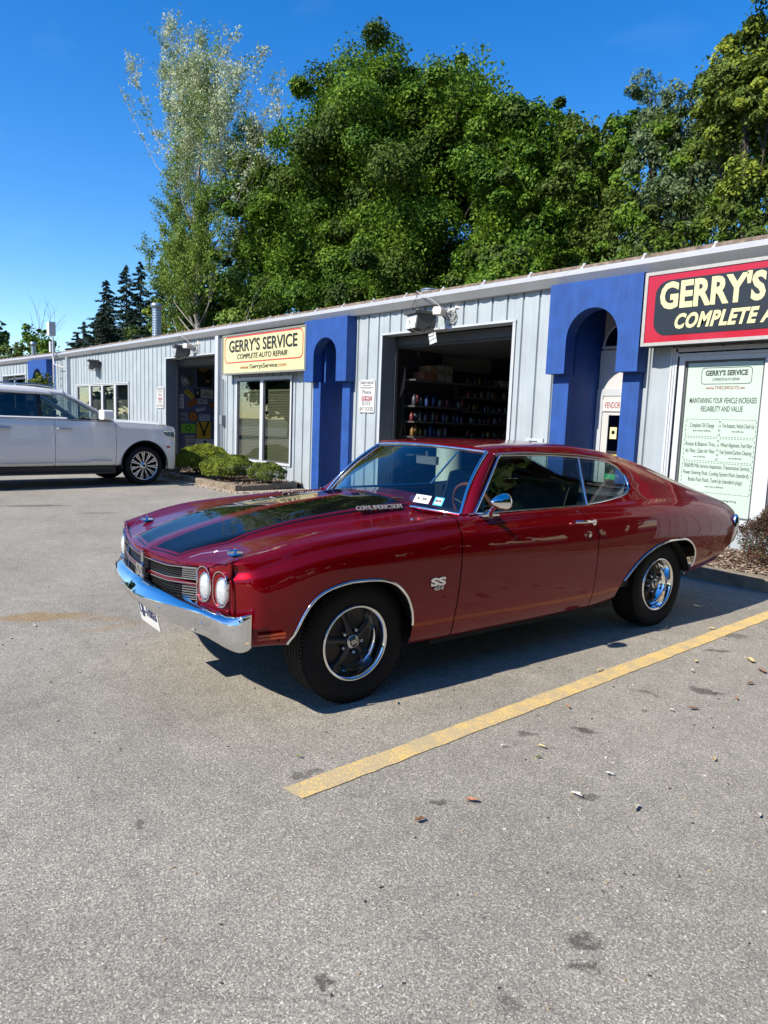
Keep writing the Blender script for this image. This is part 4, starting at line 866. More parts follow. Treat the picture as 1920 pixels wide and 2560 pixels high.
U2 = [(-64-1.7*i, 29+((i*53)%10)*.3, 6.3+((i*31)%7)*.45, 2.0) for i in range(16)]
tag(leaf_cloud('undergrowth', [q for q in U if q[0] < -11]+U2, .15, 420, [LMd, LMb], None, 31, up=.3), kind='stuff')

# spruces
def spruce(lab, x, y, H, r0, seed, lean=0):
    g = np.random.default_rng(seed); t = thing('spruce_tree', lab, 'tree', (x, y, 0), 0, 'spruces behind the far end of the roof'); mb = MB()
    mb.tube([(0,0,0),(lean*.5,0,H*.5),(lean,0,H)], [.22,.13,.02], 8); V = []; P = []; A = []
    nb = int(H*9)
    for k in range(nb):
        z = H*(.10+.9*(k/nb)**.9); R = 1.42*r0*(1-(z/H))**.80*g.uniform(.65,1.15)+.14; a = g.uniform(0, 6.283); d = np.array([math.cos(a), math.sin(a), 0])
        o = np.array([lean*z/H, 0, z]); tip = o+d*R+np.array([0,0,-.22*R+.12*R*R*.1]); mb.tube([o, (o+tip)/2+np.array([0,0,-.05*R]), tip], [.03,.02,.006], 4, caps=False)
        nn = int(36*R)+8; s = g.random(nn)**.7; pt = o+(tip-o)*s[:, None]; pt[:, 2] -= .10*R*np.sin(s*3.14); w_ = .30*R*(1-s*.65)
        side = np.array([-d[1], d[0], 0]); pt += side*(g.uniform(-1, 1, nn)*w_)[:, None]; pt[:, 2] -= g.random(nn)*.16; P.append(pt); A.append(np.tile(d, (nn, 1))+side*g.uniform(-.9,.9,nn)[:, None])
    mb.build('trunk', M_bark, t); P = np.vstack(P); A = np.vstack(A); A[:, 2] -= g.random(len(A))*.8; A /= np.linalg.norm(A, axis=1)[:, None]; n = len(P)
    N = g.normal(size=(n, 3))*.4+[0,0,1]; b = np.cross(N, A); b /= np.linalg.norm(b, axis=1)[:, None]; s = (.20*(.6+.8*g.random(n)))[:, None]
    v = np.empty((n, 4, 3)); v[:, 0] = P-A*s; v[:, 1] = P-b*s*.35; v[:, 2] = P+A*s; v[:, 3] = P+b*s*.35
    me = bpy.data.meshes.new('needles'); me.vertices.add(n*4); me.vertices.foreach_set('co', v.reshape(-1)); me.loops.add(n*4); me.loops.foreach_set('vertex_index', np.arange(n*4)); me.polygons.add(n)
    me.polygons.foreach_set('loop_start', np.arange(n)*4); me.polygons.foreach_set('loop_total', np.full(n, 4)); me.materials.append(leafmat('spruce_needle', (.012,.030,.020), (.045,.075,.045), (.024,.050,.032), transl=.1)); me.update(calc_edges=True)
    o = bpy.data.objects.new('crown', me); link(o, t); return t
spruce('leftmost and lowest spruce of the row behind the roof', -88.5, 31, 14.0, 4.2, 1)
spruce('second spruce from the left, broad with a blunt tip', -84.3, 30, 16.6, 3.9, 2)
spruce('spruce with a thin tall spire, third from the left', -78.2, 30, 17.4, 3.5, 3)
spruce('slim spruce with the highest tip of the row', -74.3, 30, 17.2, 3.1, 4)
spruce('rightmost spruce, partly hidden by the yellow green tree', -69.0, 30, 16.9, 3.0, 5)
spruce('short spruce filling the gap in the middle of the row', -80.5, 28, 12.8, 3.6, 6)
spruce('short spruce beside the tall stack', -71.5, 28, 12.0, 3.4, 7)
spruce('low spruce at the far left end of the row', -91.5, 29, 11.0, 4.2, 8)
spruce('low dark spruce in front of the broad one', -83.0, 27, 11.5, 4.2, 9)
spruce('low spruce in front of the thin spires', -76.0, 27, 12.5, 4.0, 10)
spruce('spruce close to the yellow green tree', -66.5, 28, 12.5, 3.6, 11)
# far left
tree('broadleaf_tree', 'dark green tree cut off by the left edge of the view', 'tree', [(-71.5,16,7.6,1.0),(-73,16,8.6,1.1),(-74,16,7,1.4),(-70.5,16,6.3,1.2),(-72,16,5,1.5)], (-72.6,16.4), .22, .16, 620, [LMd, LMb], M_bark, 41, up=.4)
tree('broadleaf_tree', 'rounded green bush tree behind the mast on the far left roof', 'tree', [(-60.5,16,7.3,.8),(-58.8,16,6.6,.9),(-61.6,16,6.2,.9),(-57.2,16,5.8,.9),(-59.6,16,5.3,1.2)], (-59.6,16.4), .16, .13, 800, [LMa, LMr], M_bark, 42, up=.4)
tree('broadleaf_tree', 'low olive bush tree left of the rounded one on the far left', 'tree', [(-65.5,16,5.8,.8),(-67.6,16,6.0,.9),(-66.4,16,4.9,1.1),(-64,16,5.2,.9)], (-66.4,16.4), .16, .14, 560, [LMr, LMg], M_bark, 43, up=.3)
tree('broadleaf_tree', 'distant green tree low behind the roof between mast and spruces', 'tree', [(-62,24,5.9,.9),(-58.5,24,6.6,1.1),(-60,24,5.6,1.3),(-64.5,24,5.6,1.0)], (-60,24.4), .16, .15, 600, [LMd, LMb], M_bark, 44, up=.3)
t = thing('bare_tree', 'leafless tree with thin grey branches on the far left', 'tree', (-66,17.5,0)); mb = MB()
def bare(p, d, L_, r, dep, g):
    q = p+d*L_; mb.tube([p, p.lerp(q, .5)+Vector((g.uniform(-.1,.1),0,.05)), q], [r, r*.8, r*.55], 5, caps=False)
    if dep > 0:
        for k in range(3): bare(p.lerp(q, .55+.22*k), (d+Vector((g.uniform(-.7,.7), g.uniform(-.5,.5), g.uniform(-.1,.4)))).normalized(), L_*g.uniform(.5,.7), r*.5, dep-1, g)
bare(Vector((0,0,0)), Vector((.05,0,1)).normalized(), 5.2, .09, 4, random.Random(4)); bare(Vector((4,0,0)), Vector((-.2,0,1)).normalized(), 5.5, .07, 3, random.Random(8)); mb.build('trunk', bark('bark_grey', (.2,.19,.17)), t)

# clipped shrubs
LMh = leafmat('yew_leaf', (.06,.095,.010), (.30,.36,.035), (.16,.21,.02), transl=.15); LMh2 = leafmat('yew_dark', (.022,.042,.010), (.11,.15,.03), (.06,.09,.018), transl=.1)
def shrub(lab, cx, cy, rx, ry, rz, z0, n, leaf, mats, seed, tilt=0.0, ragged=.05, stem=True):
    g = np.random.default_rng(seed); t = thing('clipped_shrub', lab, 'shrub', (cx, cy, 0)); d = g.normal(size=(n, 3)); d /= np.linalg.norm(d, axis=1)[:, None]
    d[:, 2] = np.where(d[:, 2] < -.35, -d[:, 2], d[:, 2])
    bumps = 1+.06*np.sin(d[:, 0]*7+seed)+.05*np.sin(d[:, 1]*9+2*seed)+.05*np.sin(d[:, 2]*8)
    r = bumps*(1-ragged*2*g.random(n)**2+ragged*.8*g.random(n)); sq = np.abs(d)**.8*np.sign(d); P = sq*np.array([rx, ry, rz])*r[:, None]; P[:, 2] += z0+rz*.75+tilt*P[:, 0]
    N = d+g.normal(size=(n, 3))*.45+[0,0,.25]; N /= np.linalg.norm(N, axis=1)[:, None]; a = np.cross(N, g.normal(size=(n, 3)))+d*.6+[0,0,.4]; a /= np.linalg.norm(a, axis=1)[:, None]; b = np.cross(N, a); b /= np.linalg.norm(b, axis=1)[:, None]
    s = (leaf*(.6+.8*g.random(n)))[:, None]; v = np.empty((n, 4, 3)); v[:, 0] = P-a*s; v[:, 1] = P-b*s*.35; v[:, 2] = P+a*s; v[:, 3] = P+b*s*.35
    me = bpy.data.meshes.new('foliage'); me.vertices.add(n*4); me.vertices.foreach_set('co', v.reshape(-1)); me.loops.add(n*4); me.loops.foreach_set('vertex_index', np.arange(n*4)); me.polygons.add(n)
    me.polygons.foreach_set('loop_start', np.arange(n)*4); me.polygons.foreach_set('loop_total', np.full(n, 4)); me.polygons.foreach_set('material_index', g.integers(0, len(mats), n))
    for m_ in mats: me.materials.append(m_)
    me.update(calc_edges=True); link(bpy.data.objects.new('foliage', me), t)
    mb = MB()
    for k in range(9):
        a_ = k*.7; mb.tube([(.04*math.cos(a_),.04*math.sin(a_),.05),(rx*.35*math.cos(a_),ry*.35*math.sin(a_),z0+rz*.4),(rx*.7*math.cos(a_),ry*.7*math.sin(a_),z0+rz*.9)], [.014,.010,.004], 5)
    mb.build('stems', M_bark, t); return t
shrub('largest clipped yew mound, tapering, next to the white SUV nose', -15.60, 7.75, .60, .60, .36, .12, 26000, .020, [LMh, LMh], 51, tilt=.16)
shrub('flat topped clipped shrub in the middle of the bed', -14.02, 7.62, .54, .56, .28, .14, 26000, .018, [LMh, LMh, LMh2], 52)
shrub('smallest and darkest shrub, at the right end of the bed', -12.95, 7.95, .36, .36, .22, .14, 12000, .017, [LMh2, LMh2, LMh], 53, ragged=.12)
LMba = leafmat('barberry', (.035,.013,.011), (.15,.07,.055), (.07,.032,.025), transl=.15); LMbb = leafmat('barberry_green', (.03,.045,.012), (.12,.14,.04), (.07,.08,.025), transl=.15)
shrub('loose reddish barberry bush behind the tail of the red car', -2.55, 8.14, .60, .46, .37, .08, 28000, .016, [LMba, LMba, LMba, LMbb], 54, ragged=.22)
t = thing('topiary_bush', 'round evergreen showing above the white SUV roof before the far arch', 'shrub', (-24.6, 6.7, 0)); mb = MB(); mb.tube([(0,0,0),(0,0,2.0)], [.05,.03], 6); mb.build('stem', M_bark, t)
leaf_cloud('foliage', [(-24.45,6.7,2.42,.26),(-24.85,6.7,2.30,.26),(-24.6,6.7,2.1,.42),(-24.6,6.7,1.5,.5),(-24.6,6.7,.9,.6)], .035, 12000, [LMh, LMh2], t, 55, origin=(-24.6,6.7,0), clump=.4, up=.4)

# tree line across the street behind the camera (seen only in reflections)
g0 = random.Random(77); proto = None
for i in range(26):
    a = R_(-178+i*10.5 if i < 18 else 0); 
    if i >= 18: break
    d_ = 42+g0.uniform(-5,9); x, y = d_*math.cos(a)*1.25, -abs(d_*math.sin(a))-6
    if proto is None:
        proto = thing('street_tree', 'leafy tree standing across the street', 'tree', (0,0,0), 0, 'trees across the street')
        mb = MB(); mb.tube([(0,0,0),(0,0,6)], [.3,.12], 8); mb.build('trunk', M_bark, proto)
        leaf_cloud('crown', [(g0.uniform(-3,3), g0.uniform(-3,3), 3.2+k*.75, 2.5-.12*k) for k in range(10)], .30, 230, [LMb, LMd], proto, 78)
        o = proto
    else: o = copy_tree(proto)
    o.location = (x, y, -.05); o.rotation_euler.z = g0.uniform(0, 6.3); s_ = g0.uniform(.8,1.15); o.scale = (s_*1.25, s_*1.25, s_)

for i in range(9):   # the wood goes on beyond the right edge of the view
    o = copy_tree(proto); o['label'] = 'dark leafy tree behind the roof beyond the right edge of the view'; o['group'] = 'trees behind the right end of the roof'
    o.location = (-1.5+3.9*i, 20.5+g0.uniform(-1,2.5), 0); o.rotation_euler.z = g0.uniform(0,6.3); s_ = g0.uniform(1.05,1.3); o.scale = (s_*1.1, s_*1.1, s_*1.15)
for i in range(9):
    o = copy_tree(proto); o['label'] = 'dark leafy tree along the right side of the lot, outside the view'; o['group'] = 'trees along the right side of the lot'
    o.location = (15.5+g0.uniform(-1.2,2), 17-4.2*i, 0); o.rotation_euler.z = g0.uniform(0,6.3); s_ = g0.uniform(1.0,1.25); o.scale = (s_*1.15, s_*1.15, s_*1.1)
tag(leaf_cloud('undergrowth', [(16+((i*37)%5)*.4, 18-1.6*i, 1.1+((i*13)%4)*.3, 1.5) for i in range(28)], .22, 180, [LMb, LMd], None, 79, up=.3), kind='stuff')  # unseen leaf mass, added to keep bright ground out of the car door's reflection
# fallen leaves and litter on the lot
LC = {'tan': (.52,.40,.20), 'brown': (.23,.13,.07), 'pale': (.45,.42,.34), 'green': (.22,.27,.10), 'rust': (.36,.17,.10), 'white': (.50,.49,.46)}
def leafobj(x, y, s, col, lab, seed, curl=.35):
    g = random.Random(seed); n = 12; V = [(0,0,.010)]; 
    for i in range(n):
        a = 6.283*i/n; r = s*(.55+.45*abs(math.cos(a)))*(1+g.uniform(-.28,.28)); V.append((r*math.cos(a), r*.62*math.sin(a), .012+curl*s*abs(math.sin(a))*g.uniform(.3,1.0)+g.uniform(0,.25)*s*curl))
    mb = MB(); mb.add(V, [(0, i+1, (i+1) % n+1) for i in range(n)]); mb.tube([(-s*1.3,0,.008),(-s*.5,0,.010),(s*.8,0,.016)], .0015, 4)
    o = mb.build('fallen_leaf', mat('leaf_'+col, LC[col], .8, noise=.25, nscale=60)); o.location = (x, y, .002); o.rotation_euler = (0,0,g.uniform(0,6.3)); tag(o, lab, 'leaf', 'dry leaves and scraps scattered on the asphalt')
leaves = [(-2.275, 3.819, 0.027899999999999998, 'tan', 'tan leaf lying flat near the right end of the yellow line'), (-2.0, 4.508, 0.031, 'tan', 'larger tan leaf just below the yellow line on the right'), (-1.925, 4.305, 0.0248, 'pale', 'pale leaf just under the larger tan leaf on the right'), (-1.788, 4.84, 0.055799999999999995, 'tan', 'broad crumpled tan leaf near the right edge'), (-1.651, 4.682, 0.0434, 'brown', 'dark brown crumpled leaf at the right edge'), (-1.605, 4.382, 0.031, 'brown', 'brown leaf below the broad tan one'), (-1.554, 4.063, 0.0217, 'rust', 'small rusty leaf right of centre'), (-1.632, 3.708, 0.0372, 'brown', 'torn brown leaf on the right, dark and ragged'), (-1.694, 3.585, 0.0217, 'pale', 'small pale scrap left of the torn brown leaf'), (-1.674, 4.048, 0.0124, 'pale', 'tiny cream flake on the right'), (-2.061, 3.16, 0.0217, 'rust', 'small rusty leaf below the yellow line'), (-1.851, 2.651, 0.0248, 'tan', 'standing tan leaf with a dark shadow, centre right'), (-1.797, 2.551, 0.0186, 'green', 'small green leaf under the standing tan leaf'), (-1.291, 3.199, 0.0248, 'tan', 'curled tan leaf at right middle'), (-1.51, 2.674, 0.0217, 'white', 'small white scrap right of centre'), (-1.497, 2.408, 0.027899999999999998, 'white', 'crumpled white scrap right of centre'), (-1.294, 2.511, 0.031, 'pale', 'flat faded leaf in the lower right'), (-0.962, 2.858, 0.0217, 'pale', 'cream seed husk at the lower right edge'), (-1.725, 2.032, 0.031, 'rust', 'ragged rusty leaf in the middle foreground'), (-1.753, 1.768, 0.027899999999999998, 'brown', 'thin brown leaf in the middle foreground'), (-2.648, 2.447, 0.0186, 'tan', 'small tan leaf below the front tyre'), (-2.582, 2.69, 0.0124, 'white', 'tiny white scrap in front of the sill shadow'), (-1.965, 2.51, 0.0155, 'white', 'tiny pale scrap left of the standing leaf'), (-2.446, 1.685, 0.0155, 'green', 'small olive leaf below the left end of the line'), (-2.526, 3.536, 0.01364, 'green', 'tiny green leaf beside the oil spots'), (-2.288, 5.391, 0.031, 'tan', 'tan leaf between car shadow and yellow line'), (-2.612, 5.216, 0.0186, 'tan', 'leaf in the shade behind the rear tyre'), (-5.125, 1.302, 0.0186, 'white', 'white chalky scrap at the left edge')]
for i_, (x, y, s_, c_, l_) in enumerate(leaves): leafobj(x, y, s_*.80, c_, l_, i_)
# many tiny crumbs of grit and leaf litter
gq = np.random.default_rng(12); mb = MB()
for k in range(900):
    x = gq.uniform(-6.5, 0.3) if k % 3 else gq.uniform(-2.2, .2); y = gq.uniform(.7, 6.5); s_ = gq.uniform(.002,.006)
    mb.obox((x,y,s_*.4), (s_*math.cos(k),s_*math.sin(k),0), (-s_*.5*math.sin(k),s_*.5*math.cos(k),0), (0,0,s_*.4), int(gq.integers(0,3)))
tag(mb.build('grit', [mat('grit_dark', (.06,.05,.04), .9), mat('grit_tan', (.35,.27,.16), .9), mat('grit_pale', (.5,.48,.44), .9)]), kind='stuff')
# ------------------------------------------------------------------ bay 1 wall decorations (wall faces +x at x=-19.75)
WX = -19.745
def wall_thing(nm, lab, cat, y, z, tilt=0): 
    t = thing(nm, lab, cat, (WX, y, z)); t.rotation_euler = (0, tilt, R_(90)) if False else (0, 0, R_(90)); return t
def plaque(nm, lab, cat, y0, y1, z0, z1, col, tilt=0.0, lines=(), ink=None, bord=None, shape='rect'):
    t = thing(nm, lab, cat, (WX, (y0+y1)/2, (z0+z1)/2)); w_, h_ = y1-y0, abs(z1-z0)
    M_ = (Matrix.Rotation(R_(90), 4, 'Z') @ Matrix.Rotation(tilt, 4, 'Y')); t.rotation_euler = M_.to_euler()
    mb = MB(); P = rrect(w_, h_, min(w_, h_)*(.06 if shape == 'rect' else .499), 3 if shape == 'rect' else 8)
    mb.prism(P, 'y', -.012, 0); mb.build('board', mat('plq%s' % (col,), tuple(q*.7 for q in col), .5, noise=.12, nscale=12), t)
    if bord:
        mb = MB(); q = .93; ring(mb, P, [(a*q, b*q) for a, b in P], 'y', -.015, -.0121); mb.build('border', mat('plqb%s' % (bord,), bord, .5), t)
    if lines: join_text([(tx, sz, wd, x, z, -.0125, {'bold': .001, 'depth': .001}) for (tx, sz, wd, x, z) in lines], 'lettering', ink or M_black, t)
    return t
DY = (.30,.235,.02); YL = (.62,.40,.03)
mY = mat('ink_yellow', YL, .5); mW = M_white
t = thing('hub_cap', 'round metal wheel cover hung high on the bay wall', 'hubcap', (WX, 9.36, 2.53)); mb = MB()
mb.lathe([(.001,.05),(.05,.05),(.07,.03),(.13,.035),(.15,.015),(.165,.02),(.19,.03),(.20,.0)], (0,0,0), 'x', 28); mb.build('cover', mat('dull_chrome', (.30,.31,.33), .35, .9), t)
plaque('poster', 'tall black parts poster with yellow foot high on the bay wall', 'poster', 9.67, 10.13, 2.35, 2.93, (.012,.012,.014), 0, [('SPEED PARTS', .05, .3, -.03, .22), ('CATALOG', .03, .2, -.06, .17), ('400', .08, .14, .1, -.12)], mY, None)
plaque('poster', 'black poster cut off by the yellow sign edge in the bay', 'poster', 10.21, 10.6, 2.26, 2.86, (.015,.015,.017), 0, [('OIL', .12, .2, 0, .1)], mW)
plaque('licence_plate', 'yellow licence plate tilted steeply in the far bay', 'plate', 9.26, 9.58, 2.04, 2.19, YL, .72, [('SERVICE', .09, .26, 0, 0)], M_black)
plaque('licence_plate', 'orange licence plate tilted upward under the yellow one', 'plate', 9.35, 9.67, 1.78, 1.93, (.45,.13,.02), -.5, [('BOSS 70', .09, .26, 0, 0)], M_black)
plaque('poster', 'cream picture of a motorcycle in the far bay', 'picture', 9.79, 10.19, 2.02, 2.28, (.50,.45,.36), 0, [('oTo', .16, .26, 0, -.02)], M_black)
plaque('poster', 'small black and white poster left of the motorcycle picture', 'poster', 9.59, 9.77, 2.02, 2.26, (.015,.015,.015), 0, [('X', .12, .09, 0, .02)], mW)
plaque('parking_sign', 'white visitor parking only sign in the far bay', 'sign', 9.0, 9.25, 1.69, 2.10, (.55,.56,.58), 0, [('VISITOR', .06, .2, 0, .12), ('PARKING', .06, .2, 0, .0), ('ONLY', .06, .13, 0, -.12)], M_black)
plaque('licence_plate', 'white licence plate right of the orange one', 'plate', 9.68, 10.0, 1.84, 1.98, (.42,.43,.46), 0, [('1 BIGCT', .08, .27, 0, 0)], M_black)
plaque('licence_plate', 'red brown licence plate tilted at the bay right edge', 'plate', 10.07, 10.39, 1.78, 1.93, (.22,.05,.02), -.35, [('COUNTY', .06, .24, 0, 0)], mY)
plaque('bumper_sticker', 'silver script emblem under the white plate', 'emblem', 9.62, 9.95, 1.62, 1.74, (.26,.28,.33), -.2, [('Special', .08, .28, 0, 0)], mW)
plaque('round_sign', 'round orange badge with dark rim in the far bay', 'sign', 9.40, 9.68, 1.32, 1.60, (.50,.17,.03), 0, [('TIRES', .05, .16, 0, .0)], M_black, (.08,.02,.01), 'round')
plaque('oil_sign', 'white oil brand plate with a small dark figure', 'sign', 9.74, 10.09, 1.34, 1.54, (.45,.48,.52), 0, [('SINCLAIR', .06, .30, 0, .05), ('MOTOR OIL', .03, .2, 0, -.04)], M_black)
plaque('picture', 'grey photograph pinned at the left edge of the bay wall', 'picture', 9.1, 9.37, 1.31, 1.58, (.22,.23,.25), 0, [('~', .3, .18, 0, 0)], M_black)
plaque('green_sign', 'lime green sign with a dark round emblem', 'sign', 9.16, 9.62, .97, 1.24, (.22,.50,.03), 0, [('O', .26, .20, 0, 0)], M_black)
plaque('poster', 'yellow and black auto parts poster with a funnel shape', 'poster', 9.66, 10.12, .81, 1.32, (.60,.36,.02), 0, [('V', .62, .38, 0, .02), ('II', .3, .1, 0, -.1)], M_black)
plaque('licence_plate', 'upper cream licence plate low on the bay wall', 'plate', 9.28, 9.59, .745, .895, (.42,.37,.30), 0, [('OTWLAKE', .08, .26, 0, .0)], M_black)
plaque('licence_plate', 'lower cream licence plate low on the bay wall', 'plate', 9.30, 9.61, .585, .730, (.42,.37,.30), 0, [('075-BYN', .09, .27, 0, 0)], M_black)
plaque('poster', 'white poster with a black seated figure low in the bay', 'poster', 9.62, 10.24, .40, .80, (.50,.50,.53), 0, [], None); 
t = plaque('licence_plate', 'blue plate at the right edge of the bay wall', 'plate', 10.15, 10.45, 1.35, 1.5, (.10,.16,.32), 0, [('NY 68', .08, .2, 0, 0)], mW)
mb = MB(); mb.prism([(-.13,-.16),(-.14,-.03),(-.06,.02),(-.05,.13),(.0,.16),(.05,.13),(.05,.03),(.13,-.02),(.15,-.16)], 'y', -.014, -.0125); fg = [o for o in bpy.data.objects if o.get('label', '').startswith('white poster with a black seated')][0]; mb.build('printed_figure', M_black, fg)
# ------------------------------------------------------------------ bay 2 shelves on the wall x=-10.30
M_shelf = mat('shelf_steel', (.06,.06,.062), .55)
sh = thing('shelf_rack', 'dark steel shelves along the wall of the open bay', 'shelf', (-10.29, 10.9, 0))
for (y0, y1, zs) in ((-1.55,-.07,(2.34,1.84,1.54,1.25,.9)),(-.03,1.75,(2.34,2.08,1.79,1.54,1.25,.9))):
    for z in zs: mb = MB(); mb.box(.0,.36,y0,y1,z-.03,z); mb.build('shelf_board', M_shelf, sh)
    for y in (y0, y1): mb = MB(); mb.box(.0,.03,y-.015,y+.015,0,2.6); mb.build('upright', M_shelf, sh)
cols = [(.45,.03,.03),(.5,.5,.48),(.04,.12,.4),(.4,.4,.42),(.55,.30,.04),(.12,.12,.13),(.5,.48,.35),(.35,.02,.03)]
protoB = []
for c in cols:
    mb = MB(); mb.lathe([(.001,0),(.045,0),(.047,.02),(.047,.15),(.03,.18),(.018,.19),(.018,.215),(.001,.216)], (0,0,0), 'z', 10); 
    protoB.append(mb.mesh('bottle', mat('btl%s' % (c,), tuple(q*.25 for q in c), .4, coat=.3)))
gb = random.Random(5); lab_side = {0: 'front shelves', 1: 'rear shelves'}
for (y0, y1, z, nm) in ((9.42,10.80,1.84,'third'),(9.42,10.80,1.54,'fourth'),(9.42,10.80,1.25,'fifth'),(10.95,12.5,2.34,'top rear'),(10.95,12.5,2.08,'second rear'),(10.95,12.5,1.79,'third rear'),(10.95,12.5,1.54,'fourth rear'),(10.95,12.5,1.25,'fifth rear')):
    y = y0
    while y < y1:
        if gb.random() < .80:
            o = bpy.data.objects.new('bottle', protoB[gb.randrange(len(protoB))]); link(o); s_ = gb.uniform(.65,1.05) if 'rear' not in nm else gb.uniform(.45,.8)
            o.location = (-10.06+gb.uniform(-.05,.04), y, z+.001); o.scale = (gb.uniform(.8,1.15),)*2+(s_,); tag(o, 'bottle or can standing on the %s shelf in the dark bay' % nm, 'bottle', 'bottles and cans on the %s shelf' % nm)
        y += gb.uniform(.085,.14)
def carton(y, z, w_, h_, c, lab, txt=None, d=.3):
    t = thing('carton', lab, 'box', (-10.10, y, z)); mb = MB(); mb.box(-.12,d-.12,-w_/2,w_/2,0,h_); mb.build('box_body', mat('ctn%s' % (c,), tuple(q*.45 for q in c), .7), t)
    if txt: text('lettering', txt, h_*.4, M_black, t, (d-.118,0,h_*.5), rot=(0,0,R_(90)), width=w_*.8)
carton(10.02,2.341,.16,.30,(.32,.31,.26),'cream carton with black letters on the top shelf','KYB'); carton(10.25,2.341,.18,.30,(.30,.32,.20),'greenish carton beside the cream one on the top shelf','OIL')
carton(9.72,2.341,.34,.14,(.25,.09,.03),'rust coloured flat carton left on the top shelf'); carton(9.80,2.485,.20,.13,(.35,.20,.07),'small tan carton on the rust coloured one')
for k, (y, w_) in enumerate(((11.98,.22),(12.25,.22))): carton(y, 2.341, w_, .13, (.42,.42,.42), ['left','right'][k]+' of two grey bins on the top rear shelf')
t = thing('round_sign', 'dark round 24/24 sign high on the bay wall', 'sign', (-10.27, 10.0, 2.98)); mb = MB(); mb.lathe([(.001,.02),(.33,.02),(.34,.0)], (0,0,0), 'x', 28, smooth=False); mb.build('disc', mat('sign_dark', (.03,.03,.035), .5), t)
text('lettering', '24/24', .20, mat('dim_white', (.32,.33,.34), .6), t, (.024,.0,.06), rot=(0,0,R_(90)), width=.50)
t = thing('wall_banner', 'faded white banner with a red stripe high in the open bay', 'banner', (-10.27, 11.1, 2.98)); mb = MB(); mb.box(0,.01,-.72,.78,-.38,.38); mb.build('cloth', mat('banner_cloth', (.16,.155,.15), .8), t)
mb = MB(); mb.box(.0101,.012,-.72,.78,.02,.20); mb.build('stripe', mat('banner_red', (.20,.02,.02), .7), t); text('lettering', 'Commercial Driveline', .09, mat('dim_gold', (.3,.16,.05), .6), t, (.014,.02,.11), rot=(0,0,R_(90)), width=1.2)
text('lettering', 'we stock the best', .06, M_black, t, (.014,-.2,-.10), rot=(0,0,R_(90)), width=.6)
t = thing('paddle', 'pale narrow blade hanging at the left side of the open bay', 'blade', (-10.2, 9.28, 2.28)); mb = MB(); mb.prism([(.03,.28),(.045,.10),(.02,-.12),(-.08,-.30),(-.05,-.1),(-.01,.1)], 'x', -.008, .008); mb.build('blade', mat('pale_blade', (.22,.20,.17), .5), t)
t = thing('hose', 'green hose hanging in a loop at the left side of the open bay', 'hose', (-10.2, 9.3, 0)); mb = MB(); mb.tube([(0,-.12,.9),(0,-.06,1.3),(0,0,1.66),(0,.08,1.35),(0,.16,.9)], .012, 6); mb.build('loop', mat('hose_green', (.03,.035,.01), .6), t)
t = thing('drum', 'cream drum standing inside the open bay', 'drum', (-9.2, 9.6, .012)); mb = MB(); mb.lathe([(.001,0),(.24,0),(.24,.3),(.25,.31),(.24,.32),(.24,1.15),(.22,1.2),(.001,1.2)], (0,0,0), 'z', 20); mb.build('drum_body', mat('drum_cream', (.42,.42,.33), .6), t)
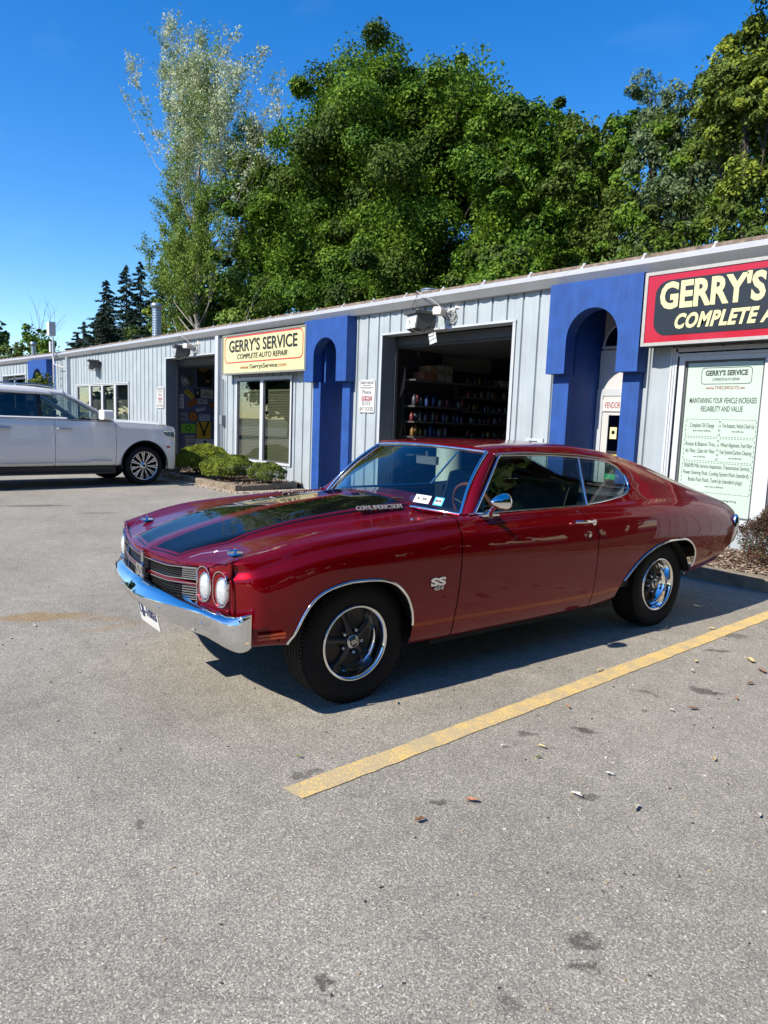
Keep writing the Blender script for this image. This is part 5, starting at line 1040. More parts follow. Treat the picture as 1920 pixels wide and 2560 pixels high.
# ------------------------------------------------------------------ red coupe (x forward, y left, z up; origin under the front axle)
def car_paint(nm, body, stripe=False):
    M = bpy.data.materials.new(nm); M.use_nodes = True; n = M.node_tree.nodes; l = M.node_tree.links; b = n['Principled BSDF']
    b.inputs['Metallic'].default_value = .45; b.inputs['Roughness'].default_value = .30; b.inputs['Coat Weight'].default_value = .9; b.inputs['Coat Roughness'].default_value = .012; b.inputs['Specular IOR Level'].default_value = 0.0; b.inputs['Coat IOR'].default_value = 1.45
    b.inputs['Base Color'].default_value = (*body, 1)
    t = n.new('ShaderNodeTexCoord')
    fl = n.new('ShaderNodeTexNoise'); fl.inputs['Scale'].default_value = 1400; l.new(t.outputs['Object'], fl.inputs['Vector'])
    r = n.new('ShaderNodeMapRange'); r.inputs[1].default_value = .35; r.inputs[2].default_value = .65; r.inputs[3].default_value = .75; r.inputs[4].default_value = 1.25; l.new(fl.outputs[0], r.inputs[0])
    s = n.new('ShaderNodeVectorMath'); s.operation = 'SCALE'; s.inputs[0].default_value = body; l.new(r.outputs[0], s.inputs['Scale']); l.new(s.outputs[0], b.inputs['Base Color'])
    if stripe:
        sp = n.new('ShaderNodeSeparateXYZ'); l.new(t.outputs['Object'], sp.inputs[0])
        def M2(op, a, bb):
            q = n.new('ShaderNodeMath'); q.operation = op
            for i, v in enumerate((a, bb)):
                if v is None: continue
                if isinstance(v, (int, float)): q.inputs[i].default_value = v
                else: l.new(v, q.inputs[i])
            return q.outputs[0]
        ay = M2('ABSOLUTE', sp.outputs[1], None); x = sp.outputs[0]
        # broad stripe widens to the cowl: outer edge .30 + .08*(front->rear)
        wd = M2('MULTIPLY_ADD', x, -.42); n[-1].inputs[2].default_value = .632
        wd = M2('MINIMUM', wd, .405)
        a1 = M2('GREATER_THAN', ay, .060); a2 = M2('LESS_THAN', ay, wd); 
        fx = M2('MULTIPLY_ADD', ay, -.14); n[-1].inputs[2].default_value = .800
        a3 = M2('LESS_THAN', x, fx); m1 = M2('MULTIPLY', M2('MULTIPLY', a1, a2), a3)
        # thin pin line outside it
        wo = M2('ADD', wd, .024); wi = M2('ADD', wd, .014); fo = M2('ADD', fx, .022); fi = M2('ADD', fx, .013)
        b1 = M2('MULTIPLY', M2('MULTIPLY', M2('LESS_THAN', ay, wo), M2('LESS_THAN', x, fo)), M2('GREATER_THAN', ay, .034))
        b2 = M2('MULTIPLY', M2('MULTIPLY', M2('LESS_THAN', ay, wi), M2('LESS_THAN', x, fi)), M2('GREATER_THAN', ay, .044))
        m2 = M2('SUBTRACT', b1, b2); mk = M2('MINIMUM', M2('ADD', m1, m2), 1.0)
        mx_ = n.new('ShaderNodeMix'); mx_.data_type = 'RGBA'; l.new(mk, mx_.inputs[0]); l.new(s.outputs[0], mx_.inputs[6]); mx_.inputs[7].default_value = (.004,.004,.005,1); l.new(mx_.outputs[2], b.inputs['Base Color'])
        mt = M2('MULTIPLY_ADD', mk, -.45); n[-1].inputs[2].default_value = .45; l.new(mt, b.inputs['Metallic'])
    return M
M_red = car_paint('red_paint', (.172,.0010,.0048)); M_redhood = car_paint('red_paint_striped', (.172,.0010,.0048), True)
M_chr = mat('chrome', (.80,.80,.80), .045, 1.0); M_chr2 = mat('satin_chrome', (.55,.56,.58), .2, 1.0)
M_rub = mat('tyre_rubber', (.0065,.0065,.0068), .8, bump=.15, bscale=200, spec=.3); M_blk = mat('satin_black', (.008,.008,.009), .45); M_int = mat('interior_black', (.014,.015,.018), .6, noise=.2)
M_under = mat('underbody', (.006,.006,.006), .95)
GLC = glass('car_glass', (.74,.86,.86)); GLS = glass('car_side_glass', (.55,.68,.68)); 
CAR = thing('muscle_car', 'dark red two door muscle car with black hood stripes and chrome bumper', 'car', (-3.638, 2.332, 0.0), R_(-93.68))

def snap_poly(PX, poly, closed=True):
    """nearest point on polyline"""
    best = None
    n = len(poly)
    for i in range(n if closed else n-1):
        a = np.array(poly[i]); b = np.array(poly[(i+1) % n]); ab = b-a; t = max(0, min(1, np.dot(PX-a, ab)/np.dot(ab, ab))); q = a+ab*t; d = np.linalg.norm(PX-q)
        if best is None or d < best[0]: best = (d, q)
    return best
def inside(p, poly):
    x, y = p; c = False; n = len(poly); j = n-1
    for i in range(n):
        xi, yi = poly[i]; xj, yj = poly[j]
        if (yi > y) != (yj > y) and x < (xj-xi)*(y-yi)/(yj-yi)+xi: c = not c
        j = i
    return c
def cutgrid(P, poly, ax=(0, 2), keep=True):
    """P: grid (I,J,3). returns mask of faces kept outside poly; snaps border vertices onto the polygon (both share)"""
    I, J = P.shape[:2]; mask = np.ones((I-1, J-1), bool)
    C = (P[:-1,:-1]+P[1:,:-1]+P[:-1,1:]+P[1:,1:])/4
    for i in range(I-1):
        for j in range(J-1):
            if inside((C[i,j,ax[0]], C[i,j,ax[1]]), poly): mask[i,j] = False
    for i in range(I):
        for j in range(J):
            s = [mask[a,b] for a in (i-1,i) for b in (j-1,j) if 0 <= a < I-1 and 0 <= b < J-1]
            if any(s) and not all(s):
                d, q = snap_poly(P[i,j][list(ax)], poly)
                if d < .06: P[i,j,ax[0]], P[i,j,ax[1]] = q
    return mask
def grid_obj(name, P, mask, m_, parent, mirror=False, flip=False, gap=0.0, keepj=False, thick=0.0, sides=None):
    """build faces where mask True. mirror: reflect y. gap: pull open borders inward by gap"""
    P = P.copy(); I, J = P.shape[:2]
    if gap:
        cnt = np.zeros((I, J), int)
        for i in range(I-1):
            for j in range(J-1):
                if mask[i,j]: cnt[i,j] += 1; cnt[i+1,j] += 1; cnt[i,j+1] += 1; cnt[i+1,j+1] += 1
        Q = P.copy()
        for i in range(I):
            for j in range(J):
                if 0 < cnt[i,j] < 4 and not (keepj and j in (0, J-1) and cnt[i,j] == 2 and 0 < i < I-1 and (mask[i-1,min(j,J-2)] and mask[i,min(j,J-2)])):
                    nb = [(a,b) for a in (i-1,i,i+1) for b in (j-1,j,j+1) if 0 <= a < I and 0 <= b < J and cnt[a,b] == 4]
                    if nb:
                        d = np.mean([P[a,b] for a,b in nb], axis=0)-P[i,j]; L_ = np.linalg.norm(d)
                        if L_ > 1e-6: Q[i,j] = P[i,j]+d/L_*min(gap, L_*.6)
        P = Q
    if mirror: P[..., 1] *= -1
    idx = -np.ones((I, J), int); V = []; F_ = []
    def vi(i, j):
        if idx[i,j] < 0: idx[i,j] = len(V); V.append(tuple(P[i,j]))
        return int(idx[i,j])
    fl = flip != mirror
    for i in range(I-1):
        for j in range(J-1):
            if mask[i,j]:
                f = (vi(i,j), vi(i+1,j), vi(i+1,j+1), vi(i,j+1)); F_.append(f[::-1] if fl else f)
    me = bpy.data.meshes.new(name); me.from_pydata(V, [], F_); me.materials.append(m_); me.polygons.foreach_set('use_smooth', [True]*len(F_)); me.update()
    o = bpy.data.objects.new(name, me); link(o, parent)
    if thick:
        md = o.modifiers.new('t', 'SOLIDIFY'); md.thickness = thick; md.offset = -1; md.use_quality_normals = False
    return o
def smooth_poly(pts, n=60, closed=False):
    p = np.array([(a, b, 0) for a, b in pts]); q = crom(p, n); return [(a, b) for a, b, _ in q]
FARCH = smooth_poly([(.437,.30),(.437,.394),(.407,.466),(.345,.584),(.285,.640),(.20,.672),(.086,.688),(-.061,.680),(-.164,.653),(-.235,.600),(-.280,.543),(-.312,.465),(-.325,.376),(-.325,.24)], 48)
RARCH = smooth_poly([(-2.22,.24),(-2.234,.379),(-2.309,.470),(-2.42,.565),(-2.53,.627),(-2.674,.674),(-2.822,.692),(-2.977,.690),(-3.095,.655),(-3.165,.602),(-3.20,.53),(-3.19,.45),(-3.15,.36),(-3.11,.24)], 48)
# lengthwise stations
SX = [.834,.72,.50,.15,-.30,-.64,-1.20,-1.93,-2.35,-2.85,-3.30,-3.70,-3.98]
side = dict(
 yb=[.850,.870,.885,.890,.885,.880,.880,.880,.885,.885,.870,.845,.800], zb=[.415,.415,.400,.330,.285,.275,.275,.280,.320,.370,.400,.455,.540],
 y2=[.858,.882,.905,.915,.913,.912,.912,.912,.918,.920,.905,.880,.840], z2=[.470,.470,.460,.430,.400,.395,.395,.395,.420,.450,.470,.520,.590],
 ym=[.860,.888,.918,.932,.934,.934,.932,.932,.940,.948,.935,.905,.868], zm=[.590,.605,.630,.650,.660,.660,.665,.680,.700,.715,.715,.720,.720],
 yu=[.848,.872,.905,.920,.920,.918,.912,.908,.922,.934,.918,.888,.850], zu=[.715,.740,.775,.810,.835,.850,.865,.880,.880,.870,.855,.820,.785],
 yc=[.795,.815,.848,.862,.862,.860,.852,.850,.878,.900,.882,.850,.815], zc=[.790,.818,.860,.903,.936,.952,.962,.968,.962,.950,.935,.895,.845],
 yi=[.755,.775,.806,.815,.812,.808,.820,.822,.836,.850,.835,.806,.775], zi=[.802,.831,.873,.915,.946,.962,.969,.976,.993,1.004,.985,.943,.882])
def front_warp(x, y, w0=.834, k=.22):
    s = np.clip((x-.15)/(.834-.15), 0, 1); s = s*s*(3-2*s); return x-s*k*y*y
nI, nJ = 236, 44
Xs = np.unique(np.r_[np.linspace(.834,-.64,74), np.linspace(-.64,-1.93,60), np.linspace(-1.93,-3.98,98)])[::-1]
ctrl = {k: pchip(SX, v, Xs) for k, v in side.items()}
Pn = np.zeros((len(Xs), nJ, 3))
for i, x in enumerate(Xs):
    c = {k: v[i] for k, v in ctrl.items()}
    pts = [(0, c['yb']-.045, c['zb']-.012), (0, c['yb']-.010, c['zb']-.004), (0, c['yb']+.004, c['zb']+.018), (0, c['y2'], c['z2']), (0, c['ym'], c['zm']), (0, c['yu'], c['zu']), (0, c['yc']+.022, c['zc']-.040), (0, c['yc'], c['zc']), (0, c['yi'], c['zi'])]
    q = crom(pts, nJ); Pn[i, :, 1:] = q[:, 1:]; Pn[i, :, 0] = front_warp(x, q[:, 1])
    Pn[i, :, 1] -= .062*np.clip((Pn[i, :, 0]-.56)/.11, 0, 1)**2*np.clip((.835-Pn[i, :, 2])/.07, 0, 1)
    # door rear edge sweeps forward near the belt
    gx = math.exp(-((x+1.93)/.22)**2); Pn[i, :, 0] += gx*.17*np.clip((q[:, 2]-.79)/.18, 0, 1)**1.6
    gx = math.exp(-((x+.64)/.2)**2); Pn[i, :, 0] -= gx*.03*np.clip((q[:, 2]-.40)/.55, 0, 1)
mask = cutgrid(Pn, FARCH+[(.437,-.2),(-.325,-.2)][::-1] if False else FARCH, (0,2)) & cutgrid(Pn, RARCH, (0,2))
iF = int(np.argmin(abs(Xs+.64))); iD = int(np.argmin(abs(Xs+1.93)))
def rng(a, b):
    m_ = np.zeros_like(mask); m_[a:b] = True; return m_ & mask
for mir in (False, True):
    grid_obj('fender', Pn, rng(0, iF), M_red, CAR, mir, True, gap=.004, keepj=True)
    dr = grid_obj('door', Pn, rng(iF, iD), M_red, CAR, mir, True, gap=.004, keepj=True)
    grid_obj('quarter_panel', Pn, rng(iD, len(Xs)-1), M_red, CAR, mir, True, gap=.004, keepj=True)
    s_ = -1 if mir else 1
    # arch trims
    for arch in (FARCH[2:-2], RARCH[2:-2]):
        P_ = []
        for (a, b) in arch:
            if b < (.385 if arch[0] == FARCH[2] else .425): continue
            dd_ = (Pn[:, :30, 0]-a)**2+(Pn[:, :30, 2]-b)**2; ii, jj = np.unravel_index(int(np.argmin(dd_)), dd_.shape); P_.append((a, s_*(Pn[ii, jj, 1]+.004), b))
        mb = MB(); mb.tube(P_, (.006,.011) if False else .0085, 6, flat=(0,1,0)); mb.build('arch_trim', M_chr, CAR)
    # door hardware
    mb = MB(); mb.tube([(-1.67,s_*.925,.892),(-1.70,s_*.945,.893),(-1.84,s_*.947,.888),(-1.86,s_*.925,.886)], [(.008,.010)]*4, 8, flat=(0,0,1)); mb.cyl((-1.85,s_*.918 if s_ > 0 else s_*.945,.882), .021, .027, 'y', 14); mb.build('door_handle', M_chr, dr)
    mb = MB(); mb.cyl((-1.825,s_*.915 if s_ > 0 else -.935,.792), .014, .020, 'y', 14); mb.build('door_lock', M_chr, dr)
    # side markers
    mb = MB()
    for z in (.456,.472): mb.obox((.535,s_*.906,z), (.068,-s_*.012,0), (0,.004,0), (0,0,.005))
    mb.build('side_marker', mat('amber_lens', (.45,.05,.01), .25, coat=.8), CAR)
    # rear quarter ribs + bumper wrap
    # window sill chrome
    mb = MB(); mb.tube([(-.80,s_*.818,.972),(-1.3,s_*.823,.976),(-1.93,s_*.825,.980)], .006, 6); mb.build('belt_moulding', M_chr, CAR)
text('fender_badge', 'SS', .060, M_chr, CAR, (-.478,.9385,.625), rot=(0,0,R_(180)), width=.112, bold=.003, depth=.004)
text('fender_badge', '454', .030, M_chr2, CAR, (-.482,.9375,.588), rot=(0,0,R_(180)), width=.075, bold=.001, depth=.002, shear=.2)
# hood + cowl top (y from centre to yi)
Hx = Xs[(Xs > -.90)]
HX = [.834,.70,.50,.15,-.30,-.64,-.90]
hc = dict(z0=[.752,.800,.850,.915,.962,.988,.990], zb=[.752,.800,.848,.908,.948,.965,.965], zf=[.755,.802,.846,.893,.926,.944,.950], zg=[.772,.812,.852,.899,.934,.952,.958])
Hc = {k: pchip(HX, v, Hx) for k, v in hc.items()}
nK = 46; Hn = np.zeros((len(Hx), nK, 3))
for i, x in enumerate(Hx):
    yi = ctrl['yi'][i]; zi = ctrl['zi'][i]; b = np.clip((.70-x)/.35, 0, 1); c = {k: v[i] for k, v in Hc.items()}
    wb = .30+.115*np.clip((.80-x)/.36, 0, 1)
    lift = .016*np.clip((.86-x)/.10, 0, 1)+.036*np.clip((.70-x)/1.1, 0, 1)**.8
    pts = [(0,0,c['z0']+lift*.9+.004), (0,wb*.5,c['z0']+lift*.85), (0,wb-.05,c['zb']+lift*.80), (0,wb-.012,c['zb']+lift*.72), (0,wb+.06,c['zf']+.001), (0,wb+.10,c['zf']-.001), (0,.64,c['zg']-.006), (0,yi-.055,zi-.010), (0,yi,zi)]
    q = crom(pts, nK); Hn[i,:,1:] = q[:,1:]; Hn[i,:,0] = front_warp(x, q[:,1])
# hood outline (x,y): side gap at y~.765, rear edge curved toward the cowl
HOOD = [(.95,-.02),(.95,.70),(.70,.745),(.40,.775),(.0,.778),(-.50,.765),(-.62,.735),(-.685,.66),(-.66,.40),(-.60,.2),(-.585,-.02)]
hm = cutgrid(Hn, smooth_poly(HOOD[1:8], 40)+HOOD[8:]+[HOOD[0]], (0,1))
for mir in (False, True):
    pass
Hf = np.concatenate([Hn[:, ::-1]*np.array([1,1,1]), (Hn[:, 1:]*np.array([1,-1,1]))], axis=1)   # +y .. 0 .. -y
mf = np.concatenate([hm[:, ::-1], hm], axis=1)
grid_obj('hood', Hf, ~mf, M_redhood, CAR, False, True, gap=.0035)
grid_obj('cowl', Hf, mf, M_red, CAR, False, True)
# cowl flap lettering on the bulge side and hood pins
for s_ in (1, -1):
    o = text('hood_lettering', 'COWL INDUCTION', .042, mat('letter_grey', (.20,.20,.20), .5), CAR, (-.43, s_*.430, .985), width=.34, depth=.003, bold=.0015); o.rotation_euler = (Matrix.Rotation(R_(180 if s_ > 0 else 0), 4, 'Z') @ Matrix.Rotation(R_(-42), 4, 'X')).to_euler(); o.location = (-.43, s_*.441, .984)
    pz = .872
    mb = MB(); mb.cyl((.60,s_*.64,.822), .038, .007, 'z', 20); mb.cyl((.60,s_*.64,.828), .007, .020, 'z', 8); mb.tube([(.565,s_*.64,.839),(.625,s_*.635,.838),(.64,s_*.625,.840),(.63,s_*.615,.839),(.57,s_*.642,.840)], .0028, 5)
    mb.tube([(.63,s_*.62,.838),(.68,s_*.58,.830),(.72,s_*.52,.815),(.765,s_*.47,.790)], .0022, 5); mb.build('hood_pin', M_chr, CAR)
# front face
def ff(y, off=0.0): return .834-.22*y*y+off
def ztop(y): return float(np.interp(abs(y), [0,.3,.5,.66,.74,.80], [.752,.760,.776,.792,.803,.806]))
def zbot(y): return float(np.interp(abs(y), [0,.5,.8], [.535,.545,.555]))
ys = np.linspace(-.78,.78,81); Pf = np.zeros((81, 14, 3))
for i, y in enumerate(ys):
    for j in range(14):
        t = j/13; z = zbot(y)+(ztop(y)-zbot(y))*t; e = .008*max(0, (abs(y)-.72)/.06)**2+.004*t**6
        Pf[i,j] = (ff(y, -.008+.006*math.sin(t*3.14)-e), y, z)
gm = np.ones((80,13), bool)
GRU = [(-.565,.758),(-.30,.728),(0,.722),(.30,.728),(.565,.758),(.565,.676),(.30,.662),(0,.660),(-.30,.662),(-.565,.676)]
GRL = [(-.565,.658),(-.30,.644),(0,.642),(.30,.644),(.565,.658),(.565,.578),(.30,.562),(0,.560),(-.30,.562),(-.565,.578)]
gm &= cutgrid(Pf, GRU, (1,2)) & cutgrid(Pf, GRL, (1,2))
grid_obj('header_panel', Pf, gm, M_red, CAR, False, False, thick=.012)
# wrap from front face to fender side and lower valance
mb = MB()
for s_ in (1,-1):
    V = []
    for j in range(14):
        t = j/13; z = zbot(.78)+(ztop(.78)-zbot(.78))*t
        row = Pn[0, 3:38]; k_ = int(np.argmin(abs(row[:, 2]-z))); q_ = row[k_]; x0_, y0_ = float(Pf[80, j, 0]), .779
        for u_ in (0, .35, .7, 1.0): V.append((x0_*(1-u_)+q_[0]*u_+.007*math.sin(math.pi*u_), s_*(y0_*(1-u_)+(q_[1]+.001)*u_+.004*math.sin(math.pi*u_)), z))
    F_ = [(j*4+k, j*4+k+1, (j+1)*4+k+1, (j+1)*4+k) for j in range(13) for k in range(3)]
    mb.add(V, F_ if s_ > 0 else [f[::-1] for f in F_], 0, True)
V = []; nn = 40
for i in range(nn+1):
    y = -.80+1.60*i/nn
    for (z, dx) in ((.548,-.01),(.52,-.03),(.49,-.05),(.46,-.07),(.435,-.12)): V.append((.834-.22*y*y+dx, y, z))
mb.add(V, [(i*5+k, (i+1)*5+k, (i+1)*5+k+1, i*5+k+1) for i in range(nn) for k in range(4)], 0, True)
mb.build('valance', M_red, CAR)
# grille
def front_strip(mb, y0, y1, z0, z1, off0, off1, n=12, mi=0):
    V = []
    for i in range(n+1):
        y = y0+(y1-y0)*i/n; q = [z0(y) if callable(z0) else z0, z1(y) if callable(z1) else z1]
        V += [(ff(y,off0),y,q[0]),(ff(y,off0),y,q[1]),(ff(y,off1),y,q[1]),(ff(y,off1),y,q[0])]
    F_ = []
    for i in range(n):
        for k in range(4): F_.append((i*4+k, (i+1)*4+k, (i+1)*4+(k+1) % 4, i*4+(k+1) % 4))
    F_ += [(0,1,2,3), (n*4+3,n*4+2,n*4+1,n*4)]
    mb.add(V, F_, mi)
def gz(base): return lambda y: base+float(np.interp(abs(y), [0,.3,.565], [0,.004,.034]))
mb = MB(); front_strip(mb, -.60,.60, .54,.775, -.075,-.08); mb.build('grille_back', M_under, CAR)
GR = mb
for (zt, zb_) in ((.718,.662),(.638,.562)):
    n_ = 5 if zt > .7 else 6
    for k in range(n_):
        z = zb_+(zt-zb_)*(k+.5)/n_
        for s_ in (1,-1):
            mb = MB(); front_strip(mb, s_*.03, s_*.42, gz(z-.0028), gz(z+.0028), -.022,-.055, 8, 0); front_strip(mb, s_*.42, s_*.562, gz(z-.0022), gz(z+.0042), -.012,-.05, 3, 1); mb.build('grille_bar', [M_blk, M_chr2], CAR)
mb = MB()
for pz in ((.720,.0),(.6615,.0),(.6405,.0),(.5615,.0)): front_strip(mb, -.563,.563, gz(pz[0]-.0022), gz(pz[0]+.0022), .002,-.03, 24)
for s_ in (1,-1): 
    for (a, b) in ((.678,.756),(.58,.656)): front_strip(mb, s_*.563, s_*.567, a, b, .003,-.03, 1)
mb.build('grille_trim', M_chr, CAR)
mb = MB(); mb.box(.815,.845,-.020,.020,.54,.748); mb.build('grille_divider', M_chr2, CAR)
mb = MB(); mb.prism([(-.062,.618),(.062,.618),(.062,.674),(-.062,.674)], 'x', .846, .852); mb.build('badge_plate', M_blk, CAR)
text('grille_badge', 'SS', .085, M_chr, CAR, (.856,0,.646), rot=(0,0,R_(90)), width=.115, bold=.005, depth=.006)
# headlights
M_lensg = mat('headlamp_glass', (.62,.66,.68), .12, .35, coat=1, noise=.25, nscale=60)
for s_ in (1,-1):
    for (yc, zc_) in ((.612,.684),(.728,.676)):
        ang = math.atan(.44*yc)
        P = rrect(.112,.176,.054,6); Pi = rrect(.102,.166,.049,6)
        mb = MB(); ring(mb, [(a,b) for a,b in P], [(a,b) for a,b in Pi], 'y', -.010, .012); o = mb.build('headlight', M_chr, CAR); o.location = (ff(yc,-.006), s_*yc, zc_); o.rotation_euler = (0,0,R_(90)+s_*-0+(-s_*ang if False else s_*ang*.6))
        o.rotation_euler.z = R_(90)+(ang*.7 if s_ > 0 else -ang*.7)
        mb = MB(); mb.prism(Pi, 'y', .004, .010); mb.build('bezel_dish', mat('bezel_chrome', (.55,.56,.58), .12, 1.0), o)
        mb = MB(); mb.lathe([(.001,-.024),(.03,-.021),(.055,-.014),(.064,-.004),(.064,.004)], (0.0,0,-.012), 'y', 24); l_ = mb.build('headlight_lens', M_lensg, o); l_.scale = (.66,1,1.02); l_.location.x = .012*s_
        mb = MB(); mb.lathe([(.066,.003),(.074,-.002),(.070,-.010),(.064,-.008)], (0,0,-.012), 'y', 24); l_ = mb.build('headlight_ring', M_chr, o); l_.scale = (.64,1,1.02); l_.location.x = .012*s_
# front bumper: section swept along plan curve
def bumper(pts, sect, name, m_, closed_ends=True):
    V = []; n = len(pts); k = len(sect)
    for i, (x, y, z, s, hz) in enumerate(pts):
        a = Vector(pts[max(0,i-1)][:2]); b = Vector(pts[min(n-1,i+1)][:2]); t = (b-a).normalized(); nr = Vector((t.y, -t.x))
        if nr.x < 0 and abs(y) < .8: nr = -nr
        if abs(y) >= .8 and nr.dot(Vector((0.3, math.copysign(1, y)))) < 0: nr = -nr
        for (d, h) in sect: V.append((x+nr.x*d*s, y+nr.y*d*s, z+h*hz))
    F_ = [(i*k+j, (i+1)*k+j, (i+1)*k+(j+1) % k, i*k+(j+1) % k) for i in range(n-1) for j in range(k)]
    F_ += [tuple(range(k)), tuple(range((n-1)*k+k-1, (n-1)*k-1, -1))]
    mb = MB(); mb.add(V, F_, 0, True); o = mb.build(name, m_, CAR); md = o.modifiers.new('b', 'BEVEL'); md.width = .004; md.segments = 2; md.limit_method = 'ANGLE'; md.angle_limit = R_(35); return o
BY = [0,.10,.24,.38,.52,.65,.75,.83,.878]
BX = [.898,.893,.876,.856,.830,.798,.768,.735,.705]
Bt = [.606,.604,.598,.592,.586,.580,.574,.570,.572]; Br = [.522,.524,.532,.541,.551,.556,.545,.532,.530]; Bb = [.468,.460,.444,.442,.441,.440,.428,.412,.404]
wrapx = [(.690,.893,.577,.545,.404),(.674,.901,.582,.562,.407),(.656,.907,.586,.572,.413),(.642,.909,.587,.575,.418)]
st_ = [(x,y,t,r,b) for x,y,t,r,b in zip(BX,BY,Bt,Br,Bb)]+wrapx
st_ = [(x,-y,t,r,b) for x,y,t,r,b in st_[:0:-1]]+st_; arr = np.array(st_); tq = np.r_[0, np.cumsum(np.linalg.norm(np.diff(arr[:, :2], axis=0), axis=1))]; fr_ = pchip(tq, arr, np.linspace(0, tq[-1], 110))
V = []
for i in range(110):
    a = fr_[max(0,i-1)][:2]; b = fr_[min(109,i+1)][:2]; t = (b-a)/np.linalg.norm(b-a); nr = np.array([t[1], -t[0]]); x, y, zt, zr, zb2 = fr_[i]
    if nr.dot(np.array([1, y*.8])) < 0: nr = -nr
    dp = float(np.interp(abs(y), [0,.80,.90], [.055,.045,.006])); lw = float(np.interp(abs(y), [0,.70,.86,.90], [.030,.020,.008,.003]))
    for (d, z) in ((-dp-.02, zt-.012),(-dp, zt),(-dp*.5, zt*.42+zr*.58+.004),(-.004, zr+.008),(.0, zr),(-.001, zr-.010),(-lw*.35, zr*.5+zb2*.5),(-lw, zb2+.008),(-lw-.006, zb2),(-lw-.03, zb2)): V.append((x+nr[0]*d, y+nr[1]*d, z))
mb = MB(); mb.add(V, [(i*10+j, (i+1)*10+j, (i+1)*10+(j+1) % 10, i*10+(j+1) % 10) for i in range(109) for j in range(10)]+[tuple(range(10)), tuple(range(109*10+9, 109*10-1, -1))], 0, True)
mb.build('front_bumper', M_chr, CAR)
for s_ in (1,-1):
    mb = MB(); mb.sphere((.786,s_*.665,.505), (.008,.010,.010)); mb.sphere((.862,s_*.30,.505), (.007,.010,.010)); mb.build('bumper_bolt', M_chr, CAR)
    mb = MB(); mb.obox((.795,s_*.56,.462), (.016*-s_*.3,.045,0), (.004,0,0), (0,0,.010)); mb.build('turn_signal', mat('signal_lens', (.30,.29,.27), .15, coat=.8), CAR)
# plate
mb = MB(); mb.prism(rrect(.305,.152,.012,3), 'y', -.0015, .0015); pl = mb.build('licence_plate', M_white, CAR); pl.location = (.812,0,.400); pl.rotation_euler = (Matrix.Rotation(R_(90), 4, 'Z') @ Matrix.Rotation(R_(12), 4, 'X')).to_euler()
text('plate_number', 'LJJ-1003', .075, mat('plate_blue', (.03,.04,.10), .5), pl, (0,-.003,.002), width=.27, bold=.002)
text('plate_text', 'NEW YORK', .022, M_ink, pl, (0,-.003,.060), width=.12)
# ------------------ greenhouse
GX = [-1.17,-1.50,-2.00,-2.35,-2.60,-2.90,-3.20,-3.50,-3.80,-3.985]
gh = dict(yb=[.822,.822,.824,.836,.844,.850,.841,.824,.798,.774], zb=[.970,.972,.980,.993,1.000,1.004,.992,.968,.927,.881],
 yd=[.600,.598,.608,.628,.668,.722,.765,.785,.775,.760], zd=[1.306,1.316,1.306,1.275,1.222,1.150,1.075,1.005,.940,.886],
 ys=[.555,.548,.556,.570,.590,.630,.680,.715,.735,.735], zs=[1.345,1.360,1.358,1.335,1.290,1.215,1.120,1.030,.950,.890],
 yq=[.30,.30,.30,.30,.31,.33,.35,.40,.42,.42], zq=[1.362,1.384,1.385,1.348,1.260,1.135,1.040,.990,.950,.893],
 z0=[1.366,1.390,1.392,1.352,1.256,1.125,1.028,.985,.950,.895])
Gs = np.linspace(-1.17,-3.985,150); Gc = {k: pchip(GX, v, Gs) for k, v in gh.items()}
nG = 44; Gn = np.zeros((len(Gs), nG, 3))
for i, x in enumerate(Gs):
    c = {k: v[i] for k, v in Gc.items()}
    q = crom([(0,c['yb'],c['zb']),(0,c['yb']*.66+c['yd']*.34,c['zb']*.66+c['zd']*.34),(0,c['yb']*.33+c['yd']*.67+.004,c['zb']*.33+c['zd']*.67),(0,c['yd'],c['zd']),(0,c['ys']+.012,c['zs']-.014),(0,c['ys']-.02,c['zs']+.006),(0,c['yq']+.12,(c['zq']*.75+c['zs']*.25)+.003),(0,c['yq'],c['zq']),(0,c['yq']*.5,c['z0']*.7+c['zq']*.3),(0,0,c['z0'])], nG)
    bow = .10*np.clip((x+1.6)/.43, 0, 1); Gn[i,:,1:] = q[:,1:]; Gn[i,:,0] = x+bow*(1-(np.minimum(q[:,1],.6)/.6)**2)
SWIN = [(-1.0,.90),(-1.0,1.308),(-1.258,1.306),(-1.65,1.310),(-2.03,1.296),(-2.28,1.276),(-2.40,1.250),(-2.475,1.205),(-2.50,1.15),(-2.49,1.09),(-2.44,1.052),(-2.35,1.025),(-2.17,1.002),(-1.924,.985),(-1.92,.90)]
SWs = [(-1.0,.90),(-1.0,1.307)]+smooth_poly(SWIN[2:14], 70)+[(-1.92,.90)]
# restrict side cut to the side part of the section (below the drip)
low = np.zeros((len(Gs)-1, nG-1), bool); jd = 20
for i in range(len(Gs)-1):
    for j in range(nG-1):
        low[i,j] = Gn[i,j,2] < 1.32 and Gn[i,j,1] > .5 and j < 22
gmk = cutgrid(Gn[:, :24], SWs, (0,2)); gm2 = np.ones((len(Gs)-1, nG-1), bool); gm2[:, :23] = gmk
BL = smooth_poly([(-2.335,-.01),(-2.335,.30),(-2.355,.49),(-2.40,.535),(-2.50,.545),(-2.80,.575),(-3.02,.60),(-3.09,.585),(-3.12,.50),(-3.15,.25),(-3.16,-.01)], 80)
sub = cutgrid(Gn[:, 20:], BL, (0,1)); gm2[:, 20:] &= sub; blm = np.zeros_like(gm2); blm[:, 20:] = ~sub
Gf = np.concatenate([Gn, (Gn[:, :-1]*np.array([1,-1,1]))[:, ::-1]], axis=1)
gmf = np.concatenate([gm2, gm2[:, ::-1]], axis=1); blf = np.concatenate([blm, blm[:, ::-1]], axis=1)
